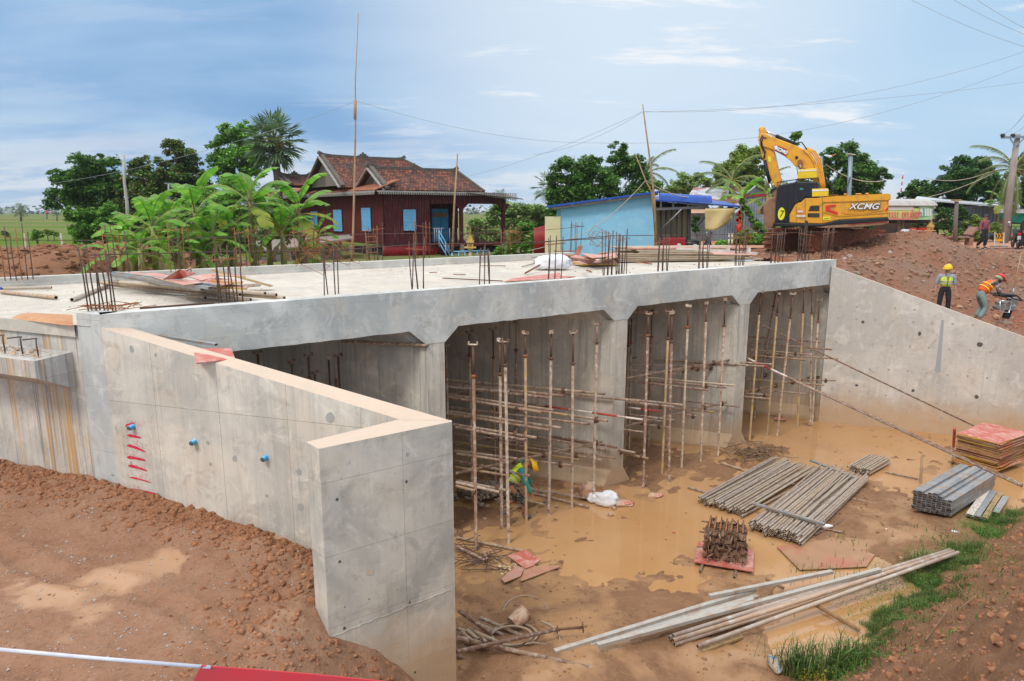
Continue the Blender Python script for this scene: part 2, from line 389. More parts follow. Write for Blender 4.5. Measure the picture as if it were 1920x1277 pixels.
# front beam: profile of the elevation, 0.3 thick
def fprism(mb,poly,t0,t1,mi=0): mb.prism(poly,lambda s,z,d: B(s,t0 if d==0 else t1,z),1,mi)
prof=[(s_l,ZT),(s_l,5.25),(.9,5.25),(1.38,ZS)]
prof=[(0,ZT),(0,1.0),(1.0,1.0),(1.0,ZH),(1.38,ZS)]
for a,b_ in piers: prof+=[(a-.40,ZS),(a,ZH),(b_,ZH),(b_+.36,ZS)]
prof+=[(21.08,ZS),(21.47,ZH),(21.47,ZT)]
def edge_beam(t0,t1):
    mb=MB()
    # jagged lower lip for the as-struck look
    pr=[]
    for i,(s,z) in enumerate(prof):
        pr.append((s,z))
        if 4<=i<len(prof)-3 and abs(z-ZS)<.01 and abs(prof[i+1][1]-ZS)<.01:
            s2=prof[i+1][0]; k=int((s2-s)/.23)
            for q in range(1,k): pr.append((s+(s2-s)*q/k,ZS+rnd.uniform(-.012,.008)))
    fprism(mb,pr[::-1],t0,t1); return mb
mb=edge_beam(0,.30); lay('edge_beam',mb,M_beam)
# top curb of the front beam is its top; rear curb
mb=MB(); t2=8.05
for i in range(40):
    s0,s1=-14+i*(30.7/40),-14+(i+1)*(30.7/40)
    mb.hexa([B(s0,t2,5.2),B(s1,t2,5.2),B(s1,t2+.32,5.2),B(s0,t2+.32,5.2),B(s0,t2,5.62),B(s1,t2,5.62),B(s1,t2+.32,5.62),B(s0,t2+.32,5.62)])
    for e in (0,1): pass
lay('rear_curb',mb,M_cur)
mb=MB(); mb.hexa([B(-14,t2-.07,5.30),B(16.6,t2-.07,5.30),B(16.6,t2+.1,5.30),B(-14,t2+.1,5.30),B(-14,t2-.07,5.47),B(16.6,t2-.07,5.47),B(16.6,t2+.1,5.47),B(-14,t2+.1,5.47)])
lay('curb_foot',mb,M_cur)
# deck wedge left of the abutment line up to the rear curb
# piers (walls along V) with flared feet
def pier(a,b_,last=False):
    mb=MB(); zf=.44
    out=[(a-.0,ZH+.02),(a,zf),(a-.24,.06),(a-.28,-.6),(b_+.28,-.6),(b_+.24,.06),(b_,zf),(b_,ZH+.02)]
    if last: out=[(a,ZH+.02),(a,zf),(a-.22,.1),(a-.25,-.6),(b_+.4,-.6),(b_+.4,ZH+.02)]
    # front nose: flat face at t=0
    mb.prism(out[::-1],lambda s,z,d: (B(s,.0,z) if d==0 else B(s+ (V.dot(U)*BACK),V.dot(NN)*BACK,z)),1)
    return mb
for a,b_ in piers: lay('pier_wall',pier(a,b_),M_face)
lay('abutment_wall',pier(21.47,22.0,True),M_face)
lay('abutment_wall',pier(.35,1.0),M_abut)
# left end: end face and corbel wall facing the approach
dirV=V; 
def LV(d,off,z): # point on the approach-side wall; off metres out towards the approach
    n=Vector((-V.y,V.x,0)); # points to +? 
    if n.dot(U)>0: n=-n
    p=A0+V*d+n*off; return Vector((p.x,p.y,z))
mb=MB()
mb.hexa([LV(0.0,.0,1.2),LV(.56,.0,1.2),LV(.56,-.35,1.2),LV(0,-.35,1.2)]+[LV(0,.0,ZT),LV(.56,.0,ZT),LV(.56,-.35,ZT),LV(0,-.35,ZT)])
lay('end_post',mb,concrete('end_post_concrete',base=(.55,.57,.56),tone=(.42,.445,.45),warm=(.5,.46,.4),stain=.25,panel=(3,1.1),streak=.6))
mb=MB()
mb.hexa([LV(.56,-.03,1.2),LV(14,-.03,1.2),LV(14,-.40,1.2),LV(.56,-.40,1.2)]+[LV(.56,-.03,5.39),LV(14,-.03,5.39),LV(14,-.40,5.39),LV(.56,-.40,5.39)])
lay('back_wall',mb,M_abut)
mb=MB() # corbel
cp=[(0,4.30),(.62,4.62),(.62,4.90),(0,4.93)]
mb.prism(cp,lambda o,z,d: LV(.80 if d==0 else 14,-.03+o+.0,z),1)
lay('corbel',mb,M_abut)
mb=MB(); mb.grid([[Vector((*LV(.62+.5*i,-.36+.06*mn.noise((i*.7,0,0)) if False else -.40+.02,0)[:2],5.0)) for j in range(2)] for i in range(2)]) if False else None
# dust / soil lying on the deck end
# rebar hoops on the corbel
def bar(pts,r=.011): m=MB(); m.path(pts,r,6); return m
M_rebar=mat('rusty_rebar',(.075,.055,.048),.75,.3,col2=(.16,.075,.045),scale=6,bump=.3,col3=(.10,.10,.11))
M_rust=mat('orange_rust',(.38,.13,.04),.85,col2=(.22,.09,.04),scale=8,bump=.3)
for k,d in enumerate((.98,1.36,1.80,2.10,2.5)):
    p0,p1=LV(d,.40,4.90),LV(d+.02,.40,5.16)
    q=[p0,LV(d,.41,5.10),LV(d+.03,.39,5.18),LV(d+.10,.33,5.20),LV(d+.62,-.02+.25,5.12)]
    o=bar(q,.012).build('rebar_hoop',M_rebar)
    tag(o,'bent rusty starter bar on the left corbel, number from the end post: '+('nearest','second','third','fourth','farthest')[k],'rebar',group='starter bars on the corbel')
    o['label']=['rusty bent bar on the left corbel nearest the end post','second rusty bent bar on the corbel counting from the end post','third rusty bent bar on the corbel counting from the end post','fourth rusty bent bar on the corbel counting from the end post','fifth rusty bent bar on the corbel at the picture edge'][k]
# ---- left wing wall and its return ----
WA,WB=Vector((-6.50,10.655,0)),Vector((-1.53,9.04,0))
wd=(WB-WA).normalized(); wn=Vector((-wd.y,wd.x,0))      # points to the pit side (away from camera)
if wn.y<0: wn=-wn
Lw=(WB-WA).length
RA,RB=Vector((-.82,8.97,0)),Vector((-2.34,7.88,0))
rd=(RB-RA).normalized(); rn=Vector((-rd.y,rd.x,0))
if rn.y<0: rn=-rn
wing=empty('wing_wall',WA,'sloping concrete wing wall with red paint marks in front of the bridge','retaining wall')
TH=.33
def top(k): return 5.39+(4.38-5.39)*k
mb=MB()
n=24
near=[WA+wd*Lw*i/n for i in range(n+1)]
fari=[]
E0=WA+wn*TH+wd*.0; E1=Vector((-.86,9.02,0))
for i in range(n+1): fari.append(E0.lerp(E1,i/n))
for i in range(n):
    a,b_,c,d=near[i],near[i+1],fari[i+1],fari[i]; z0,z1=top(i/n),top((i+1)/n); w=rnd.uniform(-.004,.004)
    mb.hexa([(a.x,a.y,-.5),(b_.x,b_.y,-.5),(c.x,c.y,-.5),(d.x,d.y,-.5),(a.x,a.y,z0),(b_.x,b_.y,z1),(c.x,c.y,z1),(d.x,d.y,z0)])
for i,f in enumerate(mb.f): mb.m[i]=1 if i%6==1 else 0
# drop interior faces between slices
keep=[i for i in range(len(mb.f)) if not ((i%6==3 and i//6<n-1) or (i%6==5 and i//6>0))]
mb.f=[mb.f[i] for i in keep]; mb.m=[mb.m[i] for i in keep]; mb.s=[mb.s[i] for i in keep]
# patches and tie holes on the near face
def onwing(d,z,r,mi,par,pz=None,nrm=None,org=None,dr=None,k=7,e=.004):
    c=(org+dr*d)-nrm*e; vs=[]
    for q in range(k):
        a=2*PI*q/k+.3; rr=r*rnd.uniform(.75,1.15); vs.append((c.x+dr.x*math.cos(a)*rr,c.y+dr.y*math.cos(a)*rr,z+math.sin(a)*rr*rnd.uniform(.9,1.3)))
    par.add(vs,[tuple(range(k))],mi)
for (x,y,r) in ((247,655,.05),(292,665,.03),(618,785,.085),(600,890,.07),(390,830,.04),(440,860,.05),(560,885,.05),(563,950,.055),(246,868,.03),(395,870,.03),(500,930,.03),(210,890,.02)):
    p=PLN(x,y,WA,wd); onwing((p-WA).dot(wd),p.z,r,2,mb,nrm=wn,org=WA,dr=wd)
o=mb.build('wall_panel',[M_wing,M_top,M_patch],uv=True); reparent(o,wing)
mb=MB()
fl=[(RA,4.385),(RB,4.385)]
F0,F1=RB,RA; K0=RB+rn*.33; K1=WB+wd*.02
K0=Vector((-2.57,8.13,0))
zt=4.375
mb.hexa([(F0.x,F0.y,-.5),(F1.x,F1.y,-.5),(-.84,9.05,-.5),(K0.x,K0.y,-.5),(F0.x,F0.y,zt),(F1.x,F1.y,zt),(-.84,9.05,zt),(K0.x,K0.y,zt)])
# back face runs to the wing: add filler wedge
mb.hexa([(K0.x,K0.y,-.5),(-.84,9.05,-.5),(-.9,9.30,-.5),(WB.x-.05,WB.y+.02,-.5),(K0.x,K0.y,zt-.001),(-.84,9.05,zt-.001),(-.86,9.03,zt-.001),(WB.x-.05,WB.y+.02,zt-.001)])
for i in range(len(mb.f)): mb.m[i]=1 if i%6==1 else 0
mb.m[6+1]=1
for (x,y,r,mi) in ((764,852,.03,2),(762,903,.02,3),(632,937,.022,3),(694,1072,.05,4),(637,1053,.022,3),(781,1112,.03,2),(768,1129,.02,3),(646,1178,.025,3),(676,1165,.02,4),(673,1218,.02,4),(778,1260,.02,3),(692,1123,.012,3),(646,1138,.012,3)):
    p=PLN(x,y,RB,rd); onwing((p-RB).dot(-rd),p.z,r,mi,mb,nrm=rn,org=RB,dr=-rd)
# ragged pour line across the return
pts=[]
for q in range(26):
    x=615+(845-615)*q/25; y=1196-(1196-1104)*q/25+rnd.uniform(-2,2); p=PLN(x,y,RB,rd); pts.append(p-rn*.004)
mb.path(pts,.0035,5,0,sm=False)
o=mb.build('return_wall',[M_block,M_top,M_patch,M_hole,mat('pale_grout',(.55,.46,.36),.9)],uv=True); reparent(o,wing)
# red spray paint marks
M_spray=mat('red_spray_paint',(.62,.012,.05),.7,col2=(.55,.10,.12),scale=14,lo=.45,hi=.8)
mb=MB()
for (x0,y0,x1,y1,w) in ((236,798,252,794,9),(239,816,265,821,6.4),(239,835,273,847,6.2),(239,857,273,863,7),(241,873,277,883,6.4),(244,895,284,905,3.8),(246,918,294,926,5.4)):
    k=9; up=[];dn=[]
    for q in range(k+1):
        f=q/k; x=x0+(x1-x0)*f; y=y0+(y1-y0)*(f**1.4); ww=w*(1-.45*f)*rnd.uniform(.75,1.1)*(.45 if q in (0,k) else 1)
        up.append(PLN(x,y-ww/2,WA,wd)-wn*.006); dn.append(PLN(x,y+ww/2,WA,wd)-wn*.006)
    mb.grid([dn,up],sm=False)
for q in range(420):
    i=rnd.choice(range(7)); x=rnd.gauss(255,14); y=795+i*20+rnd.gauss(0,5); c=PLN(x,y,WA,wd)-wn*.005; r=rnd.uniform(.003,.008)
    mb.add([c+wd*r,c+Vector((0,0,r)),c-wd*r,c-Vector((0,0,r))],[(0,1,2,3)])
o=mb.build('paint_marks',M_spray); reparent(o,wing)
# blue weep pipes
M_bluep=mat('blue_pvc',(.03,.33,.62),.4,col2=(.25,.55,.75),scale=10,lo=.5,hi=.7); 
for x,y in ((250,799),(366,827),(499,857)):
    p=PLN(x,y,WA,wd); mb=MB(); a=p+wn*.02; e=p-wn*.085+Vector((0,0,-.012)); mb.path([a,e],[.042,.042],10,0,hollow=2); o=mb.build('weep_pipe',[M_bluep,M_hole]); reparent(o,wing)
# ---- right wing wall ----
RW0=Vector((10.70,22.90,0)); rw=Vector((3.67,-1.45,0)).normalized(); rwn=Vector((-rw.y,rw.x,0))
if rwn.y<0: rwn=-rwn
rwing=empty('wing_wall',RW0,'long sloping concrete wing wall with rows of tie holes at the right','retaining wall')
def rtop(d): return 5.40-.363*d
mb=MB(); n=26; LL=9.2
for i in range(n):
    d0,d1=LL*i/n,LL*(i+1)/n; a=RW0+rw*(d0-.0); b_=RW0+rw*d1; c=b_+rwn*.35; d=a+rwn*.35
    mb.hexa([(a.x,a.y,-.6),(b_.x,b_.y,-.6),(c.x,c.y,-.6),(d.x,d.y,-.6),(a.x,a.y,rtop(d0)),(b_.x,b_.y,rtop(d1)),(c.x,c.y,rtop(d1)),(d.x,d.y,rtop(d0))])
for i in range(len(mb.f)): mb.m[i]=1 if i%6==1 else 0
keep=[i for i in range(len(mb.f)) if not ((i%6==3 and i//6<n-1) or (i%6==5 and i//6>0))]
mb.f=[mb.f[i] for i in keep]; mb.m=[mb.m[i] for i in keep]; mb.s=[mb.s[i] for i in keep]
hz=[(575,575),(607,576),(678,578),(715,581),(788,586),(572,597),(606,598.5),(641,600.5),(675,602),(712,604),(747,606),(786,608),(824,610),(863,612),(568,641),(635.5,645),(671,647.5),(706,650),(742,652),(780,655),(819,657),(857,660),(897,663),(564.5,685.5),(596,690),(631,692),(666,693),(702,696),(737,700),(776,703),(814,705),(851,709),(890,711),(560,729),(593,734),(627,738),(661,741),(727,791-40),(755,756),(620,782),(700,775),(765,793-10)]
for x,y in hz:
    X=1000+x; p=PLN(X,y,RW0,rw); d=(p-RW0).dot(rw)
    if 0<d<LL and p.z<rtop(d)-.1: onwing(d,p.z,.036,2,mb,nrm=rwn,org=RW0,dr=rw,k=6)
for x,y,r in ((1618,604,.055),(1724,626,.055),(1837,646,.085),(1606,722.5,.05),(1712,732.5,.055),(1831,744,.06)):
    p=PLN(x,y,RW0,rw); d=(p-RW0).dot(rw)
    if d<LL: onwing(d,p.z,r,3,mb,nrm=rwn,org=RW0,dr=rw,k=9)
q=[PLN(x,y,RW0,rw)-rwn*.005 for x,y in ((1765,600),(1770,600),(1763,698),(1753,698))]
mb.add(q,[(3,2,1,0)],4)
o=mb.build('wall_panel',[M_rwing,M_top,M_patch,M_hole,mat('grey_grout_strip',(.36,.38,.39),.9)],uv=True); reparent(o,rwing)
# ================= terrain =================
def sstep(a,b,x):
    t=max(0,min(1,(x-a)/(b-a))); return t*t*(3-2*t)
M_mud=earth('pit_mud',(.28,.15,.078),(.22,.115,.058),(.33,.185,.095),1.3,bump=.85,peb=False,wet=(.35,.20,.10),wetlv=(.47,.56))
M_bank=earth('bank_earth',(.21,.105,.053),(.27,.14,.075),(.16,.075,.038),1.3,bump=1.0)
M_left=earth('compacted_earth',(.29,.15,.085),(.345,.20,.125),(.23,.112,.062),.7,bump=.8,wet=(.41,.245,.145),wetlv=(.55,.61))
M_fill=earth('fill_earth',(.27,.092,.044),(.24,.155,.11),(.21,.12,.08),.33,bump=1.0)
M_clod=mat('earth_clod',(.29,.135,.068),.95,col2=(.24,.10,.045),scale=5,bump=.8,bscale=30,rnd_cols=None,col3=(.42,.21,.11))
M_clodg=mat('grey_clod',(.30,.19,.13),.95,col2=(.22,.13,.09),scale=3,bump=.8,bscale=24,col3=(.36,.14,.06))
# pit water: one level sheet that the mud pokes through
m=bpy.data.materials.new('muddy_water'); m.use_nodes=True; b=m.node_tree.nodes['Principled BSDF']; n=G(m.node_tree)
ob=n('ShaderNodeNewGeometry').outputs['Position']
nz=n('ShaderNodeTexNoise',{'Vector':ob,'Scale':.5,'Detail':4.0}).outputs[0]
c=n('ShaderNodeMix',{0:n('ShaderNodeMapRange',{0:nz,1:.35,2:.65}).outputs[0],6:(.43,.235,.10),7:(.48,.28,.135)},data_type='RGBA').outputs[2]
m.node_tree.links.new(c,b.inputs['Base Color']); b.inputs['Roughness'].default_value=.07; b.inputs['Specular IOR Level'].default_value=.55
M_water=m
def inpit_boundary():
    return [P(1400,1330,0),P(1495,1262,0),P(1590,1180,0),P(1680,1115,0),P(1800,1040,0),P(1865,975,0),P(1935,915,0),P(2010,860,0)]
BL=[Vector((6.2,4.0,0)) ]+inpit_boundary()
BL=[Vector((2.6,0,0)),Vector((3.1,7.5,0))]+inpit_boundary()[1:]
def bank_d(x,y):
    """signed distance to the foot of the right bank (positive up the bank)"""
    best=1e9;sg=1
    for a,c in zip(BL[:-1],BL[1:]):
        d=c-a; l2=d.x*d.x+d.y*d.y; t=max(0,min(1,((x-a.x)*d.x+(y-a.y)*d.y)/l2)); qx,qy=a.x+d.x*t-x,a.y+d.y*t-y; dd=math.hypot(qx,qy)
        if dd<best: best=dd; sg=1 if (d.x*(y-a.y)-d.y*(x-a.x))<0 else -1
    return best*sg
def g2(x,y,cx,cy,r): return math.exp(-((x-cx)**2+(y-cy)**2)/(r*r))
MU=[(P(*q,0),r,h) for q,r,h in (((1690,990),1.6,.05),((1640,930),1.3,.035),((1620,1000),1.0,.03),((1750,1010),1.3,.06),((1300,1230),1.7,.13),((1100,1250),1.5,.15),((950,1260),1.3,.2),((1450,1180),.9,.05),((1010,900),1.6,.035),((900,980),1.0,.03),((930,1060),.9,.03),((1180,900),1.3,.02),((1300,1050),.8,.02),((1200,1100),.5,.03),((1100,1010),.4,.035),((1400,1100),.6,.035),((1180,970),.35,.03),((1000,1120),1.2,.025),((1350,900),1.6,.02),((1600,845),1.2,.012),((1750,870),1.5,.03),((1430,840),.9,.03),((1250,860),1.8,.03),((1480,1120),.7,-.01),((1520,1210),.8,-.18),((1600,1130),.9,-.08),((1650,1085),.7,-.05),((1300,980),1.6,-.03),((1150,1030),1.6,-.02),((1550,840),1.8,-.02),((1250,1120),1.0,-.02))]
def pit_h(x,y):
    h=-.022+.030*fbm(x*.55,y*.55,3.3,4)+.030*fbm(x*2.1,y*2.1,9,4)+.012*fbm(x*6,y*6,4,3)
    for c,r,a in MU: h+=a*g2(x,y,c.x,c.y,r)
    if h>-.02: h+=.022*fbm(x*4.6,y*4.6,3,3)*min(1,(h+.02)*30)
    d=bank_d(x,y)
    if d>-1.2:
        k=max(0,d-.12+.25*fbm(x*.8,y*.8,1,3)); h+= k*.74-.25*(1-math.exp(-k*1.6)); 
        rough=min(1,max(0,d+.1)/.8); h+=rough*(.16*fbm(x*1.1,y*1.1,5,4)+.10*fbm(x*3.1,y*3.1,2,5)+.035*mn.turbulence((x*5,y*5,1),4,True))
    if y<9.6: h+= sstep(9.6,7.5,y)*.35*max(0,1)+ max(0,8.6-y)*.62+.05*fbm(x*2,y*2,7,5)*sstep(9.8,9,y)
    return min(h,5.6)
def left_h(x,y):
    q=Vector((x,y,0))-WA; k=q.dot(wd)/Lw; dn=-q.dot(wn)      # distance from the wall towards us
    base=2.62-.30*max(0,min(1.2,k))
    # berm of loose soil against the wall
    bl=1.55+.25*fbm(x*.7,y*.7,4,3)
    h=base-.10+.22*sstep(bl,.0,dn)*(1-.5*max(0,k))
    h-= .28*sstep(.0,1,k)*sstep(.6,0,dn)
    # falls away round the return wall
    e=Vector((x+2.55,y-8.0,0)); 
    fx=(x+2.75)+.35*max(0,(8.1-y))*.5
    h-=sstep(-.1,2.6,fx)*2.45+sstep(-1.1,.1,fx)*.12
    if y<8.2: h-=0
    rough=.35+.9*sstep(1.7,.9,dn)+.9*sstep(-1.2,-.2,fx)
    h+=rough*(.035*fbm(x*2.6,y*2.6,5,5)+.022*mn.turbulence((x*6,y*6,1),4,True))+.035*fbm(x*.5,y*.5,8,3)
    for (c0,s0) in ((7.3,.16),(8.9,.16)):
        u=(y+.42*x+3.0)-c0+.12*math.sin(x*1.7); h-=.045*math.exp(-(u/s0)**2)*(1+.35*math.sin(x*22)); h+=.03*math.exp(-((abs(u)-.27)/.09)**2)
    # shallow puddled dips
    if y<5.2: h+=(5.2-y)*.55
    return h
def sheet(fn,xs,ys,mask=None):
    mb=MB(); idx={}
    for j,y in enumerate(ys):
        for i,x in enumerate(xs):
            if mask and not mask(x,y): continue
            idx[i,j]=len(mb.v); mb.v.append((x,y,fn(x,y)))
    for j in range(len(ys)-1):
        for i in range(len(xs)-1):
            k=[(i,j),(i+1,j),(i+1,j+1),(i,j+1)]
            if all(q in idx for q in k): mb.f.append([idx[q] for q in k]); mb.m.append(0); mb.s.append(True)
    return mb
def frange(a,b,s):
    r=[];x=a
    while x<=b+1e-6: r.append(x); x+=s
    return r
def pmask(x,y,cut=False):
    if cut and y<20.5 and x>2.6 and bank_d(x,y)>.5: return False
    q=Vector((x,y,0))-WA
    if q.dot(wn)<.15 and x<-1.3: return False
    if x<-2.6 and y<8.9: return False
    if (Vector((x,y,0))-RW0).dot(rwn)>.25 and x>9.5: return False
    s,t=ST((x,y)); 
    if s>21.9 and t>-1: return False
    if s<.2 and t>-1: return False
    return True
pf=sheet(pit_h,frange(-7,10.5,.075),frange(3.0,13.5,.075),lambda x,y: pmask(x,y,True)); tag(pf.build('pit_floor',M_mud),kind='structure')
pf=sheet(pit_h,frange(-9,20,.14),frange(13.4,31,.14),lambda x,y: pmask(x,y,True)); tag(pf.build('pit_floor',M_mud),kind='structure')
o=None
bk=sheet(lambda x,y: pit_h(x,y)+.006,frange(2.2,20,.062),frange(4.0,21,.062),lambda x,y: pmask(x,y) and bank_d(x,y)>-.1+.3*fbm(x*1.2,y*1.2,2,3) and y<-.0+21.5)
tag(bk.build('earth_bank',M_bank),kind='structure')
w=MB(); w.add([(-9,8.2,0),(20,8.2,0),(20,31,0),(-9,31,0)],[(0,1,2,3)]); tag(w.build('water',M_water),kind='structure')
def lmask(x,y):
    q=Vector((x,y,0))-WA
    if q.dot(wn)>.2 and q.dot(wd)>.0: return False
    if q.dot(wd)<=.2:
        n_=Vector((-V.y,V.x,0)); n_=n_ if n_.dot(U)<0 else -n_
        if (Vector((x,y,0))-A0).dot(n_)<-.2: return False
    return True
lf=sheet(left_h,frange(-13,1.2,.055),frange(3.2,14,.055),lmask); tag(lf.build('earth_ground',M_left),kind='structure')
def plain_h(x,y):
    b=4.55+.75*sstep(-2,9,x-.18*(y-28))
    if y>55: b=b+(4.5-b)*sstep(55,90,y)
    b+=.06*fbm(x*.25,y*.25,3,3)
    if x>5: b+=.10*fbm(x*.9,y*.9,3,4)*sstep(40,25,y)
    return b
HP=[(PY(1700,445,30.5),2.2,.98,0),(PY(1620,462,29.5),2.0,.18,0),(PY(1752,470,28.5),1.5,.35,0)]
def fill_h(x,y):
    d=(Vector((x,y,0))-RW0).dot(rw); k=(Vector((x,y,0))-RW0).dot(rwn)
    zt=rtop(max(0,min(LL+3,d)))-.22
    up=zt+.05*max(0,k-1.6)+.42*max(0,k-2.6-.22*d)
    h=min(plain_h(x,y),up)
    for c,r,a,_ in HP: h+=a*g2(x,y,c.x,c.y,r)*sstep(0,1.0,k)
    rough=sstep(45,28,y)*sstep(0,.8,k)
    h+=rough*(.12*fbm(x*.9,y*.9,2,4)+.07*fbm(x*2.7,y*2.7,6,5)+.05*mn.turbulence((x*3.3,y*3.3,1),4,True)-.06)
    return h
def fmask(x,y):
    s,t=ST((x,y))
    if t<0: return (Vector((x,y,0))-RW0).dot(rwn)>.2 and x>10.5
    return s>21.2-.62*t or t>8.3
ff=sheet(fill_h,frange(10.2,33,.13),frange(17,36,.13),fmask); tag(ff.build('earth_slope',M_fill),kind='structure')
# far plain: fields to the horizon
M_field=bpy.data.materials.new('field_ground'); M_field.use_nodes=True; t=M_field.node_tree; n=G(t); b=t.nodes['Principled BSDF']
ob=n('ShaderNodeNewGeometry').outputs['Position']; sx=n('ShaderNodeSeparateXYZ',{0:ob})
def _mr(x,a,c): return n('ShaderNodeMapRange',{0:x,1:a,2:c}).outputs[0]
nf=n('ShaderNodeTexNoise',{'Vector':n('ShaderNodeMapping',{0:ob,3:(.12,1.0,1)}).outputs[0],'Scale':.035,'Detail':5.0}).outputs[0]
nd=n('ShaderNodeTexNoise',{'Vector':ob,'Scale':.6,'Detail':6.0}).outputs[0]
def _mx(f,a,c): return n('ShaderNodeMix',{0:f,6:a,7:c},data_type='RGBA').outputs[2]
c=_mx(_mr(nf,.44,.52),(.10,.17,.03),(.16,.17,.07)); c=_mx(_mr(nf,.57,.60),c,(.25,.16,.11)); c=_mx(_mr(nd,.55,.75),c,(.09,.14,.03))
near=_mr(sx.outputs[1],85.0,65.0); cR=_mx(_mr(nd,.4,.6),(.36,.17,.09),(.42,.24,.15)); rt=_mr(sx.outputs[0],4.0,14.0)
msk=n('ShaderNodeMath',{0:near,1:rt},operation='MULTIPLY').outputs[0]; c=_mx(msk,c,cR)
t.links.new(c,b.inputs['Base Color']); b.inputs['Roughness'].default_value=1.0; b.inputs['Specular IOR Level'].default_value=0
xs=[-1500,-900,-600,-400,-260,-170,-120,-85]+frange(-60,80,1.6)+[95,120,170,260,400,600,900,1500]
ys=frange(13,70,1.2)+[75,82,90,100,115,135,160,200,260,350,500,800,1300,2500]
def plmask(x,y):
    s,t=ST((x,y)); 
    if t<8.05 and s<22.2-.62*t: return False
    if 10<x<32.5 and y<35.5: return False
    if (Vector((x,y,0))-RW0).dot(rwn)<.5 and x>9: return False
    return s>-60 or t>8.05
far=sheet(plain_h,xs,ys,lambda x,y: plmask(x,y)); tag(far.build('field',M_field),kind='structure')
w=MB(); w.add([(-3,26.5,4.2),(11,33,4.2),(11,40,5.28),(-3,40,4.2)],[(0,1,2,3)])
q_=MB(); q_.grid([[B(-12+i*1.5,9.3+3.6*j/6+.2*fbm(i*.7,j*.9,1,2),-.3+5.0*j/6) for i in range(27)] for j in range(7)]); tag(q_.build('bay_shading_bank',M_fill),kind='structure')  # unseen bank behind the culvert, added to keep light out of the bays
# road at the right
M_road=earth('road_dirt',(.42,.20,.11),(.46,.26,.17),(.36,.17,.10),.6,bump=.3)
rd_=sheet(lambda x,y: plain_h(x,y)+.05,frange(10,60,1.0),frange(33.5,46,1.0),lambda x,y: y>35.2 or x>32); tag(rd_.build('road',M_road),kind='structure')
# ---- loose soil: clods ----
def clods(name,n,fn,m,rs,seed,flat=.7):
    r_=random.Random(seed); mb=MB()
    for _ in range(n):
        q=fn(r_)
        if q is None: continue
        x,y,z=q; r=rs[0]*(rs[1]/rs[0])**(r_.random()**2.2)
        sm_=r_.random()<.25; o=len(mb.v); M=Matrix.Rotation(r_.uniform(0,6.28),3,'Z')@Matrix.Rotation(r_.uniform(-.6,.6),3,'X')
        for i,(a,b_,c) in enumerate(ICO):
            k=r*r_.uniform(.58,1.3); v=M@Vector((a*k,b_*k,c*k*flat)); mb.v.append((x+v.x,y+v.y,z+v.z))
        for f in ICF: mb.f.append([o+f[0],o+f[1],o+f[2]]); mb.m.append(0); mb.s.append(sm_)
    return tag(mb.build(name,m),kind='stuff')
ph=(1+5**.5)/2
ICO=[Vector(v).normalized() for v in ((-1,ph,0),(1,ph,0),(-1,-ph,0),(1,-ph,0),(0,-1,ph),(0,1,ph),(0,-1,-ph),(0,1,-ph),(ph,0,-1),(ph,0,1),(-ph,0,-1),(-ph,0,1))]
ICF=[(0,11,5),(0,5,1),(0,1,7),(0,7,10),(0,10,11),(1,5,9),(5,11,4),(11,10,2),(10,7,6),(7,1,8),(3,9,4),(3,4,2),(3,2,6),(3,6,8),(3,8,9),(4,9,5),(2,4,11),(6,2,10),(8,6,7),(9,8,1)]
def near_wall(r_):
    k=r_.uniform(-.75,1.05); d=abs(r_.gauss(0,.40)); q=WA+wd*Lw*k-wn*(d+.02)
    if k>.92 and d<1.2: q=Vector((r_.uniform(-3.6,-2.6),r_.uniform(6.4,9.4),0))
    if q.x>-2.62 and q.y>7.7: return None
    if k<0:
        n_=Vector((-V.y,V.x,0)); n_=n_ if n_.dot(U)<0 else -n_; q=A0+V*(-k*6+.1)+n_*(d+.05)
    return q.x,q.y,left_h(q.x,q.y)-.01
clods('loose_soil',5200,near_wall,M_clod,(.014,.075),3,.85)
def corner(r_):
    x=r_.uniform(-4.4,.4); y=r_.uniform(5.6,8.6); 
    if x>-2.7 and y>7.86+(x+2.34)*.72-.05: return None
    if r_.random()>sstep(-4.4,-2.8,x): return None
    return x,y,max(left_h(x,y),pit_h(x,y) if x>-2.5 else -9)-.012
clods('loose_soil',4600,corner,M_clod,(.011,.058),4,.85)
def flatg(r_):
    x=r_.uniform(-9,-2.5); y=r_.uniform(5.3,10.6); return (x,y,left_h(x,y)) if lmask(x,y) else None
clods('gravel',2600,flatg,mat('gravel_stone',(.30,.17,.11),.9,col2=(.36,.33,.31),scale=2.5,lo=.5,hi=.56),(.008,.026),5)
def bankp(r_):
    x=r_.uniform(3,17); y=r_.uniform(4.5,19); d=bank_d(x,y)
    return (x,y,pit_h(x,y)) if d>.25 and pmask(x,y) else None
clods('loose_soil',15000,bankp,M_clod,(.014,.075),6,.85)
def mudp(r_):
    x=r_.uniform(-1.5,14); y=r_.uniform(9,21)
    if not pmask(x,y) or bank_d(x,y)>.3: return None
    h=pit_h(x,y); return (x,y,h) if h>.004 else None
clods('mud_lumps',9000,mudp,mat('mud_lump',(.25,.13,.065),.7,col2=(.19,.10,.05),scale=4),(.008,.045),16,.55)
def fillp(r_):
    x=r_.uniform(10.6,30); y=r_.uniform(19,34)
    k=(Vector((x,y,0))-RW0).dot(rwn)
    return (x,y,fill_h(x,y)) if k>.5 and fmask(x,y) and y<34 else None
clods('loose_soil',14000,fillp,M_clodg,(.02,.12),8,.85)
clods('stones',190,fillp,mat('fill_stone',(.34,.30,.28),.9,col2=(.44,.24,.14),scale=1.5,lo=.48,hi=.52),(.05,.16),9)
